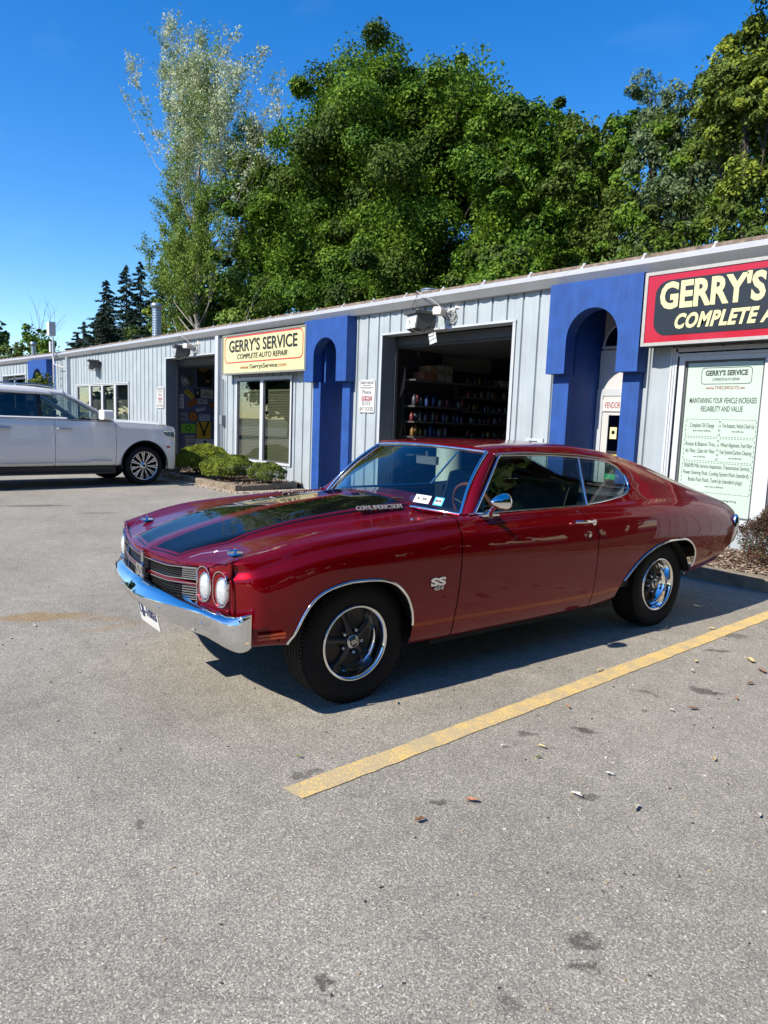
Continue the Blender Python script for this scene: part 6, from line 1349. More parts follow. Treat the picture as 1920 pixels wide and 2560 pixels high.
iT = int(np.argmin(abs(Gs+3.30)))
roofm = gmf.copy(); roofm[iT:] = False; trm = gmf.copy(); trm[:iT] = False
grid_obj('roof', Gf, roofm, M_red, CAR, False, True)
grid_obj('trunk_lid', Gf, trm, M_red, CAR, False, True)
grid_obj('rear_window', Gf, blf, GLC, CAR, False, True)
# windshield
def wbase(s): return Vector((-.815+.20*(1-s*s), .735*s, .958+.026*(1-s*s)))
def whead(s): return Vector((-1.172+.100*(1-s*s), .572*s, 1.322+.022*(1-s*s)))
nW, nV = 40, 16; Wg = np.zeros((nW+1, nV+1, 3))
for i in range(nW+1):
    s = -1+2*i/nW
    for j in range(nV+1):
        t = j/nV; p = wbase(s).lerp(whead(s), t); k = .030*math.sin(math.pi*t); Wg[i,j] = (p.x+k*.75, p.y, p.z+k*.6)
grid_obj('windshield', Wg, np.ones((nW, nV), bool), GLC, CAR)
def tri(P): return [tuple(p) for p in P]
mb = MB(); mb.tube([Vector(Wg[i,0])+Vector((.004,0,.003)) for i in range(nW+1)], .010, 6); mb.tube([Vector(Wg[i,-1])+Vector((.0,0,.004)) for i in range(nW+1)], .011, 6)
for i in (0, nW): mb.tube([Vector(Wg[i,j])+Vector((.003, .004*(1 if i else -1), .003)) for j in range(nV+1)], .011, 6)
mb.build('windshield_trim', M_chr, CAR)
# header strip joining windshield and roof, A pillars, dark cowl infill
V = []
for i in range(nW+1):
    s = -1+2*i/nW; a = Wg[i,-1]; y = a[1]; jj = int(np.argmin(abs(Gf[0,:,1]-y)+(Gf[0,:,2] < 1.30)*9)); V += [tuple(a), tuple(Gf[0,jj])]
mb = MB(); mb.add(V, [(2*i, 2*i+2, 2*i+3, 2*i+1) for i in range(nW)], 0, True)
for s_ in (1,-1):
    i = nW if s_ > 0 else 0; A = [Vector(Wg[i,j]) for j in range(nV+1)]; V = []
    for j, p in enumerate(A):
        t = j/nV; o_ = Vector((-.835-.425*t, s_*(.830-.236*t), .968+.340*t)); inn = o_+Vector((-.02,-s_*.05,-.01)); V += [tuple(p), tuple(p.lerp(o_, .5)+Vector((.012,s_*.012,.008))), tuple(o_), tuple(inn), tuple(p+Vector((-.03,-s_*.02,-.02)))]
    F_ = [(j*5+k, j*5+(k+1) % 5, (j+1)*5+(k+1) % 5, (j+1)*5+k) for j in range(nV) for k in range(5)]
    mb.add(V, F_ if s_ > 0 else [f[::-1] for f in F_], 0, True)
    # roof rail bit above the front of the side glass
    V = []; 
mb.build('pillar_and_header', M_red, CAR)
# side glass (both sides), chrome surround, divider
def side_y(z): return .822-(.822-.600)*(z-.970)/(1.306-.970)+.004*math.sin(max(0,min(1,(z-.97)/.34))*3.14)
WO = [(-.845,.974)]+[(-.845-.405*t, .974+.328*t) for t in (.2,.4,.6,.8,.95)]+smooth_poly([(-1.262,1.306)]+SWIN[3:14], 70)
for s_ in (1,-1):
    def S(p, o=0.0): return (p[0], s_*(side_y(p[1])+o), p[1])
    top = lambda x: float(np.interp(-x, [.845,1.25,1.65,2.03,2.28,2.40,2.475,2.50], [.974,1.302,1.308,1.292,1.272,1.245,1.195,1.13]))
    bot = lambda x: float(np.interp(-x, [.845,1.93,2.17,2.35,2.44,2.50], [.962,.975,1.00,1.025,1.052,1.13]))
    for (nm, xa_, xb_) in (('door_glass',-.85,-1.925),('quarter_glass',-1.925,-2.498)):
        n = 30; V = []; 
        for i in range(n+1):
            x = xa_+(xb_-xa_)*i/n
            for j in range(7):
                t = j/6; b_, t_ = bot(x), max(top(x), bot(x)+.001)
                xx = x
                if nm == 'door_glass' and i == n: xx = x-.135*t
                if nm == 'quarter_glass': xx = x-.135*t*(1-i/n)
                elif i > n*.6: xx = x-.135*t*max(0,(i/n-.6)/.4)
                z = b_+(max(top(xx), b_)-b_)*t; V.append((xx, s_*(side_y(z)-.012), z))
        F_ = [(i*7+j, i*7+j+1, (i+1)*7+j+1, (i+1)*7+j) for i in range(n) for j in range(6)]
        mb = MB(); mb.add(V, F_ if s_ < 0 else [f[::-1] for f in F_], 0, True); mb.build(nm, GLS, CAR)
    mb = MB(); mb.tube([S(p,.004) for p in WO], .0085, 6, flat=(0,1,0)); mb.tube([S((-.845,.974),.004), S((-1.4,.976),.003), S((-1.93,.982),.003)], .007, 6, flat=(0,1,0)); mb.tube([S((-1.925,.982),.0), S((-2.06,1.294),.0)], .009, 6, flat=(0,1,0)); mb.build('window_trim', M_chr, CAR)
    # drip rail above
    mb = MB(); mb.tube([(x, s_*(float(np.interp(-x,[1.17,1.5,2,2.35,2.5],[.598,.598,.608,.628,.65]))+.012), float(np.interp(-x,[1.17,1.5,2,2.35,2.5],[1.315,1.328,1.318,1.286,1.25]))) for x in np.linspace(-1.2,-2.45,20)], .005, 5, flat=(0,1,0)); mb.build('drip_rail', M_chr, CAR)
    # mirror
    if s_ > 0:
        mb = MB(); mb.tube([(-.93,s_*.86,.972),(-.90,s_*.905,1.0),(-.885,s_*.965,1.045)], [.030,.014,.012], 10); mb.obox((-.925,s_*.862,.968), (.07,0,0), (0,.022,0), (0,0,.006)); mr = mb.build('side_mirror', M_chr, CAR)
        mb = MB(); mb.lathe([(.001,.070),(.014,.064),(.038,.02),(.050,-.025),(.052,-.045),(.047,-.052),(.043,-.048)], (-.885,s_*.985,1.060), 'x', 20); o = mb.build('mirror_shell', M_chr, mr)
        mb = MB(); mb.lathe([(.001,-.050),(.045,-.049)], (-.885,s_*.985,1.060), 'x', 20); mb.build('mirror_glass', mat('mirror', (.9,.9,.9), .01, 1.0), mr)
# rear end
mb = MB(); V = []; e = Pn[-1]
for s_ in (1,-1):
    V = [tuple(p*np.array([1,s_,1])) for p in e]+[tuple(p*np.array([1,.0,1])+np.array([-.02,0,0])) for p in e]; n = len(e)
    F_ = [(i, i+1, n+i+1, n+i) for i in range(n-1)]; mb.add(V, F_ if s_ < 0 else [f[::-1] for f in F_])
V = []
mb.build('rear_panel', M_red, CAR)
hr = [(-4.055,0,.70,1,1.0),(-4.05,.4,.70,1,1.0),(-4.03,.65,.70,1,1.0),(-3.99,.80,.700,1,1.0),(-3.965,.850,.705,1,1.05),(-3.93,.872,.712,.9,1.05),(-3.90,.884,.716,.6,.95)]
V = []; k = 8; rs_ = [(-.04,.105),(.0,.110),(.022,.085),(.026,.03),(.012,-.04),(-.012,-.10),(-.04,-.14),(-.06,-.14)]
fl_ = [(x,-y,z,s,h) for (x,y,z,s,h) in hr[:0:-1]]+hr; arr = np.array(fl_); tq = np.r_[0, np.cumsum(np.linalg.norm(np.diff(arr[:, :2], axis=0), axis=1))]; fr_ = pchip(tq, arr, np.linspace(0, tq[-1], 60))
for i in range(60):
    a = fr_[max(0,i-1)][:2]; b = fr_[min(59,i+1)][:2]; t = (b-a)/np.linalg.norm(b-a); nr = np.array([-t[1], t[0]])
    if nr.dot(np.array([-.6, math.copysign(.4, fr_[i][1])])) < 0: nr = -nr
    for (d, h) in rs_: V.append((fr_[i][0]+nr[0]*d*fr_[i][3], fr_[i][1]+nr[1]*d*fr_[i][3], fr_[i][2]+h*fr_[i][4]))
mb = MB(); mb.add(V, [(i*k+j, (i+1)*k+j, (i+1)*k+(j+1) % k, i*k+(j+1) % k) for i in range(59) for j in range(k)]+[tuple(range(k)), tuple(range(59*k+k-1, 59*k-1, -1))], 0, True); mb.build('rear_bumper', M_chr, CAR)
# underbody, inner fenders, floor, interior
mb = MB(); mb.box(-2.25,-.45,-.84,.84,.26,.34); mb.box(-.30,-.05,-.55,.55,.34,.93) if False else None; mb.box(.40,.52,-.78,.78,.42,.72); mb.box(-3.8,-3.25,-.70,.70,.46,.56); mb.box(-2.2,-.5,-.865,.865,.245,.30); mb.build('underbody', M_under, CAR)
for (xc, nm) in ((.056,0),(-2.70,1)):
    for s_ in (1,-1):
        mb = MB(); P = []; 
        for a in np.linspace(.24, 2.96, 22): P.append((xc+.445*math.cos(a)*(1 if nm == 0 else 1.12), .335+.385*math.sin(a)))
        n = len(P); V = [(p[0], s_*.895, p[1]) for p in P]+[(p[0], s_*.50, p[1]) for p in P]; F_ = [(i, i+1, n+i+1, n+i) for i in range(n-1)]+[tuple(range(n, 2*n))]
        mb.add(V, F_); mb.build('inner_fender', M_under, CAR)
mb = MB(); mb.box(-2.75,-.62,-.80,.80,.345,.36); mb.box(-.70,-.62,-.78,.78,.36,.93)
mb.prism([(-.70,.90),(-.80,.955),(-1.02,.945),(-1.06,.90),(-1.03,.70),(-.80,.62),(-.70,.62)], 'y', -.76, .76) if False else None
V = [(-.70,.925),(-.84,.952),(-1.06,.940),(-1.10,.90),(-1.04,.72),(-.72,.66)]; mb.add([(a,-.77,b) for a,b in V]+[(a,.77,b) for a,b in V], [tuple(range(6)), tuple(range(11,5,-1))]+[(i,(i+1)%6,(i+1)%6+6,i+6) for i in range(6)])
mb.build('dashboard', M_int, CAR)
for s_ in (1,-1):
    mb = MB(); mb.box(-1.95,-.70, min(s_*.80,s_*.83), max(s_*.80,s_*.83), .36,.955); mb.box(-2.75,-1.96, min(s_*.70,s_*.80), max(s_*.70,s_*.80), .36,.985); mb.build('door_card', M_int, CAR)
    mb = MB(); mb.prism([(-1.98,.62),(-2.02,.50),(-1.50,.48),(-1.46,.62),(-1.72,.66),(-1.86,.78),(-1.97,1.10),(-2.07,1.12),(-2.06,.85)], 'y', s_*.38-.25, s_*.38+.25); o = mb.build('front_seat', M_int, CAR); md = o.modifiers.new('b', 'BEVEL'); md.width = .04; md.segments = 3
mb = MB(); mb.prism([(-2.35,.45),(-2.30,.62),(-2.62,.68),(-2.80,1.0),(-2.92,1.0),(-2.92,.45)], 'y', -.62,.62); mb.box(-3.25,-2.90,-.62,.62,.93,.985); o = mb.build('rear_seat', M_int, CAR)
mb = MB(); P = [(0,.19*math.cos(a),.19*math.sin(a)) for a in np.linspace(0,6.283,33)[:-1]]; mb.tube(P, .013, 8, closed=True)
st = mb.build('steering_wheel', mat('wood_rim', (.16,.045,.018), .25, coat=.6), CAR); st.location = (-1.28,.38,.925); st.rotation_euler = (0,R_(22),0)
mb = MB(); mb.tube([(0,0,0),(.25,0,-.02)], .03, 8)
for a in (0.3,2.8,4.7): mb.tube([(0,0,0),(0,.19*math.cos(a),.19*math.sin(a))], .009, 6)
mb.build('steering_spokes', M_blk, st)
mb = MB(); mb.tube([(-1.16,0,1.30),(-1.165,0,1.26)], .008, 6); mb.obox((-1.17,0,1.238), (.014,0,0), (0,.105,0), (0,0,.028)); mb.build('rear_view_mirror', M_chr2, CAR)
mb = MB(); mb.box(-2.3,-1.2,-.52,.52,1.335,1.34); mb.build('headliner', M_int, CAR)
# windshield stickers, wipers
def onshield(s, t, off=.004): 
    i = int((s+1)/2*nW); j = int(t*nV); return Vector(Wg[i,j]), Vector(Wg[min(i+1,nW),j])-Vector(Wg[i,j]), Vector(Wg[i,min(j+1,nV)])-Vector(Wg[i,j])
def shield_patch(nm, s, t, w_, h_, m_, off=.003, par=None):
    p, a, b = onshield(s, t); a.normalize(); b.normalize(); nn = a.cross(b).normalized(); nn = nn if nn.x > 0 else -nn; b = nn.cross(a).normalized(); b = b if b.z > 0 else -b
    c = p+nn*off; mb = MB(); mb.add([c-a*w_/2-b*h_/2, c+a*w_/2-b*h_/2, c+a*w_/2+b*h_/2, c-a*w_/2+b*h_/2], [(0,1,2,3)]); o = mb.build(nm, m_, par or CAR); return o, c, a, b, nn
for (nm, s, t, w_, h_, m_, tx) in (('inspection_sticker',.67,.13,.110,.062,M_white,'5  26'),('inspection_sticker',.80,.13,.062,.062,mat('sticker_blue', (.03,.40,.62), .5),None)):
    o, c, a, b, nn = shield_patch(nm, s, t, w_, h_, m_)
    if tx is None: o2, *_ = shield_patch('sticker_face', s, t, .044,.044, M_white, .0045, o); tx = '05.25'
    q = text('sticker_print', tx, .022, M_black, o, (0,0,0), width=w_*.6); r3 = Matrix((a, -nn, b)).transposed(); q.matrix_local = Matrix.Translation(c+nn*.006) @ r3.to_4x4()
mb = MB()
for s0 in (-.1,-.75):
    P = [wbase(s0)+Vector((.02,0,.004)), wbase(s0+.35)+Vector((.01,0,.03)), wbase(s0+.62)+Vector((.0,0,.05))]; mb.tube(P, .006, 5)
mb.build('wiper', M_blk, CAR)
# wheels
def wheel_meshes():
    out = {}
    R = .328; mb = MB(); prof = [(.207,-.095),(.230,-.106),(.268,-.114),(.302,-.108),(.320,-.096)]
    prof += [(.327,-.086)]; 
    for g_y in (-.06,-.03,0,.03,.06): prof += [(R,g_y-.010),(R,g_y+.008),(R-.007,g_y+.010),(R-.007,g_y+.018)]
    prof += [(.327,.086),(.320,.096),(.302,.108),(.268,.114),(.230,.106),(.207,.095)]
    mb.lathe(prof, (0,0,0), 'y', 64)
    for k in range(96):
        a = 2*math.pi*k/96
        for (y0, y1) in ((-.098,-.070),(.070,.098)):
            c_, s__ = math.cos(a), math.sin(a); mb.obox(((.325)*c_, (y0+y1)/2, (.325)*s__), (-.0055*s__,0,.0055*c_), (0,.014,0), (.0045*c_,0,.0045*s__))
    out['tyre'] = mb.mesh('tyre', M_rub)
    mb = MB(); mb.lathe([(.208,.090),(.206,.104),(.200,.108),(.192,.104),(.187,.092),(.178,.06),(.170,.035),(.150,.020),(.150,-.09),(.20,-.10)], (0,0,0), 'y', 64); out['rim'] = mb.mesh('rim', M_chr)
    mb = MB(); M_spk = mat('wheel_grey', (.045,.047,.05), .32, .5); M_spd = mat('wheel_black', (.008,.008,.008), .5)
    mb.lathe([(.001,.055),(.038,.055),(.045,.045),(.06,.030),(.15,.018),(.168,.022)], (0,0,0), 'y', 48, mi=1)
    for k in range(5):
        a = R_(90+72*k); d = Vector((math.cos(a),0,math.sin(a))); n_ = Vector((-math.sin(a),0,math.cos(a)))
        V = []
        for (r, w_, y) in ((.035,.020,.066),(.08,.015,.060),(.125,.018,.048),(.160,.040,.036),(.172,.060,.032)):
            V += [d*r-n_*w_+Vector((0,y-.02,0)), d*r-n_*w_*.55+Vector((0,y,0)), d*r+Vector((0,y-.005,0)), d*r+n_*w_*.55+Vector((0,y,0)), d*r+n_*w_+Vector((0,y-.02,0))]
        mb.add(V, [(i*5+j, (i+1)*5+j, (i+1)*5+j+1, i*5+j+1) for i in range(4) for j in range(4)], 0, True)
    out['spokes'] = mb.mesh('spokes', [M_spk, M_spd])
    mb = MB(); mb.lathe([(.001,.083),(.024,.082),(.026,.078),(.036,.080),(.038,.074),(.036,.045)], (0,0,0), 'y', 28); out['hub_cap'] = mb.mesh('hub_cap', M_chr2)
    mb = MB(); mb.lathe([(.001,.0836),(.0245,.0832)], (0,0,0), 'y', 20); out['cap_face'] = mb.mesh('cap_face', M_blk)
    mb = MB(); mb.lathe([(.001,.072),(.008,.070),(.010,.062),(.010,.03)], (0,0,0), 'y', 10); out['lug_nut'] = mb.mesh('lug_nut', M_chr2)
    return out
WM = wheel_meshes()
for (x, s_) in ((0,1),(-2.845,1),(0,-1),(-2.845,-1)):
    wh = bpy.data.objects.new('wheel', WM['tyre']); link(wh, CAR); wh.location = (x, s_*.742, .328)
    wh.rotation_euler = (0, rnd.uniform(-.3,.3), 0 if s_ > 0 else math.pi)
    for nm in ('rim','spokes','hub_cap','cap_face'): link(bpy.data.objects.new(nm, WM[nm]), wh)
    for k in range(5):
        o = link(bpy.data.objects.new('lug_nut', WM['lug_nut']), wh); a = R_(126+72*k); o.location = (.062*math.cos(a), 0, .062*math.sin(a))
    tt = text('cap_letters', 'SS', .03, M_chr2, wh, (0,.085,0), rot=(0,0,R_(180)), width=.036, bold=.001)
mb = MB()
for x in (0,-2.845): mb.tube([(x,-.66,.345),(x,.66,.345)], .05, 10)
mb.build('axle', M_under, CAR)
# ------------------------------------------------------------------ white SUV (x forward, y left, z up; origin under front axle)
M_wpaint = mat('suv_paint', (.82,.80,.76), .30, .0, coat=1.0, coatr=.02); M_plast = mat('grey_cladding', (.02,.02,.022), .5)
GLD = glass('privacy_glass', (.05,.06,.06)); GLF = glass('suv_front_glass', (.55,.62,.60))
SUV = thing('suv', 'white full size SUV nosed in toward the building at the left', 'suv', (-15.45, 5.84, 0), R_(93.5))
UX = [.82,.74,.55,.20,-.30,-.62,-1.30,-2.10,-2.9,-3.5,-4.0,-4.40,-4.56]
us = dict(yb=[.70,.86,.95,.965,.965,.965,.965,.965,.965,.965,.955,.92,.86], zb=[.30,.30,.33,.36,.42,.42,.42,.42,.42,.42,.42,.45,.52],
 ym=[.74,.90,.985,1.015,1.02,1.02,1.02,1.02,1.02,1.025,1.01,.97,.90], zm=[.60,.62,.68,.74,.80,.82,.82,.82,.82,.84,.84,.84,.84],
 yu=[.74,.89,.965,1.005,1.012,1.012,1.012,1.012,1.012,1.015,1.0,.96,.89], zu=[1.07,1.10,1.12,1.14,1.16,1.17,1.18,1.18,1.18,1.18,1.18,1.17,1.15],
 yc=[.70,.84,.92,.962,.975,.975,.975,.975,.975,.975,.96,.92,.85], zc=[1.17,1.215,1.25,1.275,1.292,1.300,1.305,1.31,1.315,1.315,1.31,1.30,1.28])
UXs = np.linspace(.82,-4.56,200); UC = {k: pchip(UX, v, UXs) for k, v in us.items()}; nU = 34; Un = np.zeros((200, nU, 3))
for i, x in enumerate(UXs):
    c = {k: v[i] for k, v in UC.items()}
    q = crom([(0,c['yb']-.08,c['zb']-.01),(0,c['yb'],c['zb']+.01),(0,c['ym'],c['zm']),(0,c['ym'],c['zm']+.12),(0,c['yu'],c['zu']-.03),(0,c['yu'],c['zu']),(0,c['yc'],c['zc'])], nU); Un[i,:,1:] = q[:,1:]; Un[i,:,0] = x
def uarch(xc, r=.50, n=30): return [(xc+r*math.cos(a), .42+(r+.005)*math.sin(a)) for a in np.linspace(-.35, 3.49, n)]+[]
um = cutgrid(Un, uarch(0), (0,2)) & cutgrid(Un, uarch(-3.40), (0,2))
i1 = int(np.argmin(abs(UXs+.60))); i2 = int(np.argmin(abs(UXs+1.80))); i3 = int(np.argmin(abs(UXs+2.85)))
def ur(a, b):
    m_ = np.zeros_like(um); m_[a:b] = True; return m_ & um
for mir in (False, True):
    s_ = -1 if mir else 1
    grid_obj('fender', Un, ur(0, i1), M_wpaint, SUV, mir, False, gap=.004)
    d1_ = grid_obj('door', Un, ur(i1, i2), M_wpaint, SUV, mir, False, gap=.004); d2_ = grid_obj('door', Un, ur(i2, i3), M_wpaint, SUV, mir, False, gap=.004)
    grid_obj('quarter_panel', Un, ur(i3, 199), M_wpaint, SUV, mir, False, gap=.004)
    for (dd_, x) in ((d1_, -1.62), (d2_, -2.72)):
        mb = MB(); mb.tube([(x+.14,s_*1.01,1.135),(x+.11,s_*1.045,1.14),(x-.11,s_*1.045,1.145),(x-.13,s_*1.01,1.145)], [(.012,.016)]*4, 8); mb.build('door_handle', M_chr2, dd_)
    mb = MB(); mb.tube([(-.70,s_*1.022,.52),(-1.1,s_*1.024,.535),(-1.2,s_*1.024,.50),(-1.78,s_*1.024,.495)], .007, 5); mb.tube([(-1.83,s_*1.024,.49),(-2.8,s_*1.024,.485)], .007, 5); mb.build('door_moulding', M_chr2, SUV)
    for arch, xc in ((uarch(0, .505),0),(uarch(-3.40,.505),-3.4)):
        mb = MB(); mb.tube([(a, s_*1.012, b) for a, b in arch if b > .36], .012, 6, flat=(0,1,0)); mb.build('arch_lip', M_plast, SUV)
    mb = MB(); mb.box(-.62,-2.92, min(s_*.90,s_*.985), max(s_*.90,s_*.985), .26,.41); mb.box(-.7,-2.85, min(s_*.95,s_*1.06), max(s_*.95,s_*1.06), .27,.30); mb.build('running_board', M_plast, SUV)
    # mirror
    mb = MB(); mb.tube([(-.86,s_*.93,1.33),(-.86,s_*1.04,1.37)], [(.05,.03),(.04,.03)], 8); mr = mb.build('mirror_arm', M_blk, SUV)
    mb = MB(); mb.prism(rrect(.26,.19,.05,4,0,0), 'x', -.10, .08); o = mb.build('side_mirror', M_wpaint, SUV); o.location = (-.86, s_*1.14, 1.44); md = o.modifiers.new('b', 'BEVEL'); md.width = .03; md.segments = 3
# greenhouse
VX = [-1.55,-2.2,-3.0,-3.8,-4.35,-4.52]
uv = dict(yb=[.975,.975,.975,.965,.93,.88], zb=[1.307,1.310,1.315,1.312,1.302,1.29], yd=[.80,.815,.815,.805,.77,.74], zd=[1.825,1.865,1.87,1.855,1.80,1.72], z0=[1.90,1.945,1.95,1.935,1.87,1.78])
VXs = np.linspace(-1.55,-4.52,100); VC = {k: pchip(VX, v, VXs) for k, v in uv.items()}; nQ = 30; Vn = np.zeros((100, nQ, 3))
for i, x in enumerate(VXs):
    c = {k: v[i] for k, v in VC.items()}; q = crom([(0,c['yb'],c['zb']),(0,(c['yb']+c['yd'])/2+.012,(c['zb']+c['zd'])/2),(0,c['yd'],c['zd']),(0,c['yd']-.05,c['zd']+.045),(0,.45,c['z0']-.012),(0,0,c['z0'])], nQ); Vn[i,:,1:] = q[:,1:]; Vn[i,:,0] = x+.14*np.clip((x+2.0)/.45,0,1)*(1-(np.minimum(q[:,1],.8)/.8)**2)
SW_ = [(-1.0,1.36),(-1.0,1.79),(-1.55,1.79),(-4.15,1.80),(-4.30,1.42),(-4.3,1.36)]
vm = np.ones((99, nQ-1), bool); vm[:, :17] = cutgrid(Vn[:, :18], SW_, (0,2))
Vf = np.concatenate([Vn, (Vn[:, :-1]*np.array([1,-1,1]))[:, ::-1]], axis=1); vmf = np.concatenate([vm, vm[:, ::-1]], axis=1)
grid_obj('roof', Vf, vmf, M_wpaint, SUV, False, True, thick=.01)
def uy(z): return .975-(.975-.805)*(z-1.307)/(1.85-1.307)+.012*math.sin(max(0,min(1,(z-1.3)/.55))*3.14)
def utop(x): return float(np.interp(-x, [.72,1.0,1.3,1.6,4.12,4.3], [1.33,1.52,1.68,1.785,1.80,1.42]))
UPIL = [(-2.0,-2.09),(-3.0,-3.09)]
for s_ in (1,-1):
    for (nm, xa_, xb_, gm_) in (('front_door_glass',-.74,-2.0,GLF),('rear_door_glass',-2.09,-3.0,GLD),('quarter_glass',-3.09,-4.26,GLD)):
        V = []; n = 20
        for i in range(n+1):
            x = xa_+(xb_-xa_)*i/n
            for j in range(6): z = 1.335+(max(utop(x)-.01, 1.336)-1.335)*j/5; V.append((x, s_*(uy(z)-.008), z))
        mb = MB(); mb.add(V, [(i*6+j, i*6+j+1, (i+1)*6+j+1, (i+1)*6+j) for i in range(n) for j in range(5)], 0, True); mb.build(nm, gm_, SUV)
    mb = MB()
    for (a, b) in UPIL: mb.add([(a,s_*uy(1.33),1.33),(b,s_*uy(1.33),1.33),(b,s_*(uy(1.79)),1.80),(a,s_*(uy(1.79)),1.80)], [(0,1,2,3)])
    mb.add([(-.70,s_*.978,1.30),(-4.32,s_*.975,1.31),(-4.32,s_*.97,1.345),(-.70,s_*.972,1.335)], [(0,1,2,3)]); mb.build('window_pillar', M_blk, SUV)
    mb = MB(); mb.tube([(-.66,s_*.980,1.318),(-2,s_*.982,1.325),(-4.3,s_*.975,1.33)], .009, 6, flat=(0,1,0)); mb.tube([(x, s_*(uy(utop(x))+.006), utop(x)+.004) for x in np.linspace(-.74,-4.2,40)], .008, 6, flat=(0,1,0)); mb.build('window_trim', M_chr2, SUV)
    mb = MB(); mb.tube([(-1.7,s_*.74,1.93),(-2.0,s_*.745,1.965),(-4.0,s_*.735,1.965),(-4.25,s_*.72,1.90)], .018, 6); mb.build('roof_rail', M_chr2, SUV)
# windshield, pillars, hood
wb_ = lambda s: Vector((-.62+.22*(1-s*s), .90*s, 1.30+.02*(1-s*s))); wh_ = lambda s: Vector((-1.55+.14*(1-s*s), .755*s, 1.84+.05*(1-s*s)))
W2 = np.zeros((31,11,3))
for i in range(31):
    for j in range(11):
        s = -1+i/15; t = j/10; q = wb_(s).lerp(wh_(s), t); W2[i,j] = (q.x+.03*math.sin(3.14*t), q.y, q.z+.02*math.sin(3.14*t))
grid_obj('windshield', W2, np.ones((30,10), bool), GLF, SUV)
for s_ in (1,-1):
    mb = MB(); A = [Vector(W2[30 if s_ > 0 else 0, j]) for j in range(11)]; V = []
    for j, q in enumerate(A):
        t = j/10; o_ = Vector((-.66-.90*t, s_*(.975-.17*t), 1.318+.50*t)); V += [tuple(q), tuple(q.lerp(o_,.5)+Vector((.02,s_*.01,.02))), tuple(o_), tuple(o_+Vector((-.05,-s_*.03,-.02))), tuple(q+Vector((-.06,-s_*.02,-.03)))]
    F_ = [(j*5+k, j*5+(k+1) % 5, (j+1)*5+(k+1) % 5, (j+1)*5+k) for j in range(10) for k in range(5)]; mb.add(V, F_ if s_ > 0 else [f[::-1] for f in F_], 0, True); mb.build('windshield_pillar', M_wpaint, SUV)
hx = UXs[UXs > -.68]; H2 = np.zeros((len(hx), 33, 3))
for i, x in enumerate(hx):
    c = {k: v[i] for k, v in UC.items()}
    for j in range(33):
        s = 1-j/16; y = s*c['yc']; H2[i,j] = (x, y, c['zc']+(.045+.02*math.exp(-((abs(s)-.55)/.12)**2))*(1-s**4)*min(1,(.85-x)/.3))
grid_obj('hood', H2, np.ones((len(hx)-1, 32), bool), M_wpaint, SUV, False, True, gap=.004)
# front end
mb = MB(); V = []; nz_ = 9; ny_ = 24
for i in range(ny_+1):
    s = -1+2*i/ny_
    for j in range(nz_):
        z = .32+(1.17-.32)*j/(nz_-1); V.append((.82+.05*(1-s*s)+.03*math.sin(j/(nz_-1)*3.14), s*(.745), z))
mb.add(V, [(i*nz_+j, (i+1)*nz_+j, (i+1)*nz_+j+1, i*nz_+j+1) for i in range(ny_) for j in range(nz_-1)], 0, True); mb.build('front_bumper', M_wpaint, SUV)
mb = MB(); mb.box(.86,.90,-.50,.50,.62,1.04); mb.build('grille', M_blk, SUV)
mb = MB(); mb.box(.56,.92,-.80,.80,.24,.33); mb.box(.30,.60,-.96,-.84,.24,.32); mb.box(.30,.60,.84,.96,.24,.32); mb.build('front_lip', M_plast, SUV)
for s_ in (1,-1):
    mb = MB(); mb.add([(.50,s_*1.000,1.04),(.70,s_*.945,1.01),(.825,s_*.76,1.0),(.825,s_*.75,1.095),(.69,s_*.93,1.12),(.42,s_*.996,1.125)], [(0,1,2,3,4,5)]); o = mb.build('headlight', mat('suv_lamp', (.12,.13,.14), .08, .3, coat=1), SUV)
    mb = MB(); mb.tube([(.42,s_*1.0,1.128),(.69,s_*.935,1.122),(.825,s_*.765,1.098)], .008, 5); mb.tube([(.58,s_*.985,1.03),(.60,s_*.975,1.12)], .006, 5); mb.build('lamp_trim', M_chr, o)
    mb = MB(); mb.prism([(.60,.50),(.64,.50),(.69,.90),(.65,.93)], 'y', min(s_*.93,s_*.965), max(s_*.93,s_*.965)) ; mb.build('light_blade', mat('lamp_white', (.75,.76,.78), .2, coat=1), SUV)
    mb = MB(); mb.obox((.54,s_*.998,.80), (.035,-s_*.006,.0), (0,.006,0), (0,0,.022)); mb.build('side_marker', mat('suv_marker', (.45,.02,.015), .3, coat=.6), SUV)
mb = MB(); mb.box(-4.5,.70,-.90,.90,.30,.40); mb.box(-4.55,-4.45,-.86,.86,.45,1.3); mb.build('underbody', M_under, SUV)
for xc in (0,-3.40):
    for s_ in (1,-1):
        P = [(xc+.53*math.cos(a), .42+.53*math.sin(a)) for a in np.linspace(-.3,3.44,18)]; n = len(P); V = [(a,s_*.985,b) for a,b in P]+[(a,s_*.62,b) for a,b in P]
        mb = MB(); mb.add(V, [(i,i+1,n+i+1,n+i) for i in range(n-1)]+[tuple(range(n,2*n))]); mb.build('inner_fender', M_under, SUV)
mb = MB(); mb.box(-4.4,-.6,-.9,.9,.41,.45); mb.prism([(-.62,1.28),(-1.0,1.30),(-1.15,1.2),(-1.1,.9),(-.62,.7)], 'y', -.88,.88); mb.build('dashboard', M_int, SUV)
for x in (-1.9,-2.9,-3.9):
    for s_ in (1,-1):
        mb = MB(); mb.prism([(x+.25,.85),(x+.25,.98),(x-.15,.95),(x-.25,1.50),(x-.35,1.50),(x-.28,.85)], 'y', s_*.42-.26, s_*.42+.26); mb.box(x-.36,x-.27,s_*.42-.13,s_*.42+.13,1.52,1.70); mb.build('seat', M_int, SUV)
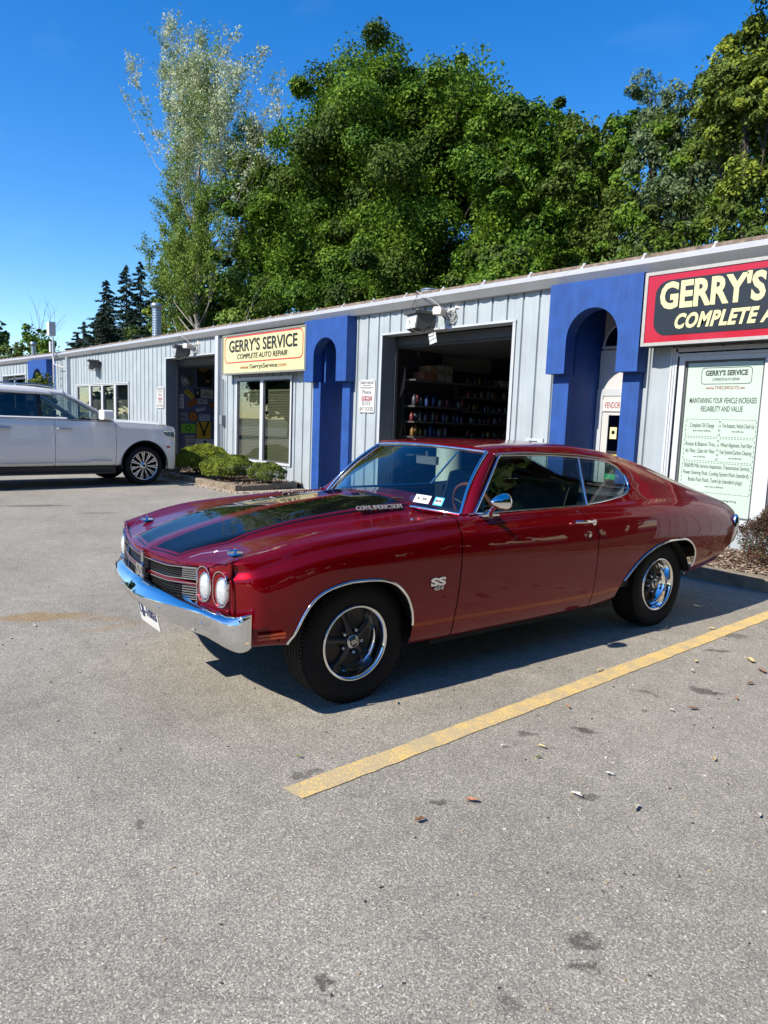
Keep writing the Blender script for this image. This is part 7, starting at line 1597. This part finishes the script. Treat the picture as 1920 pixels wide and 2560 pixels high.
mb = MB(); P = [(0,.19*math.cos(a),.19*math.sin(a)) for a in np.linspace(0,6.283,25)[:-1]]; mb.tube(P, .016, 6, closed=True); st = mb.build('steering_wheel', M_blk, SUV); st.location = (-1.32,.42,1.22); st.rotation_euler = (0,R_(25),0)
def suv_wheel():
    R = .405; o = {}
    mb = MB(); mb.lathe([(.295,-.10),(.31,-.13),(.36,-.14),(.392,-.125),(R,-.10),(R,-.03),(R-.008,-.03),(R-.008,-.022),(R,-.022),(R,.022),(R-.008,.022),(R-.008,.03),(R,.03),(R,.10),(.392,.125),(.36,.14),(.31,.13),(.295,.10)], (0,0,0), 'y', 56); o['tyre'] = mb.mesh('tyre', M_rub)
    ms = mat('polished_alloy', (.68,.69,.71), .2, .9)
    mb = MB(); mb.lathe([(.300,.105),(.298,.122),(.290,.124),(.280,.112),(.272,.08),(.262,-.08),(.29,-.1)], (0,0,0), 'y', 56); o['rim'] = mb.mesh('rim', ms)
    mb = MB(); mb.lathe([(.001,.02),(.262,.0)], (0,0,0), 'y', 32, mi=1); mb.lathe([(.001,.108),(.04,.108),(.05,.10),(.075,.095),(.08,.05)], (0,0,0), 'y', 28)
    for k in range(11):
        a = 2*math.pi*k/11
        for da in (-.085,.085):
            d0 = Vector((math.cos(a),0,math.sin(a))); d1 = Vector((math.cos(a+da),0,math.sin(a+da))); t_ = Vector((-math.sin(a),0,math.cos(a)))
            P0 = d0*.06+Vector((0,.095,0)); P1 = d1*.275+Vector((0,.108,0)); V = []
            for (p_, w_) in ((P0,.009),(P0.lerp(P1,.5)+Vector((0,-.004,0)),.0115),(P1,.019)): V += [p_-t_*w_-Vector((0,.025,0)), p_-t_*w_*.6, p_+t_*w_*.6, p_+t_*w_-Vector((0,.025,0))]
            mb.add(V, [(i*4+j, (i+1)*4+j, (i+1)*4+j+1, i*4+j+1) for i in range(2) for j in range(3)], 0)
    o['spokes'] = mb.mesh('spokes', [ms, M_under]); mb = MB(); mb.lathe([(.001,.112),(.028,.111),(.034,.10)], (0,0,0), 'y', 18); o['hub_cap'] = mb.mesh('hub_cap', M_blk); return o
SM = suv_wheel()
for (x, s_) in ((0,-1),(0,1),(-3.40,-1),(-3.40,1)):
    wh = bpy.data.objects.new('wheel', SM['tyre']); link(wh, SUV); wh.location = (x, s_*.86, .405); wh.rotation_euler = (0, .2, 0 if s_ > 0 else math.pi)
    for nm in ('rim','spokes','hub_cap'): link(bpy.data.objects.new(nm, SM[nm]), wh)
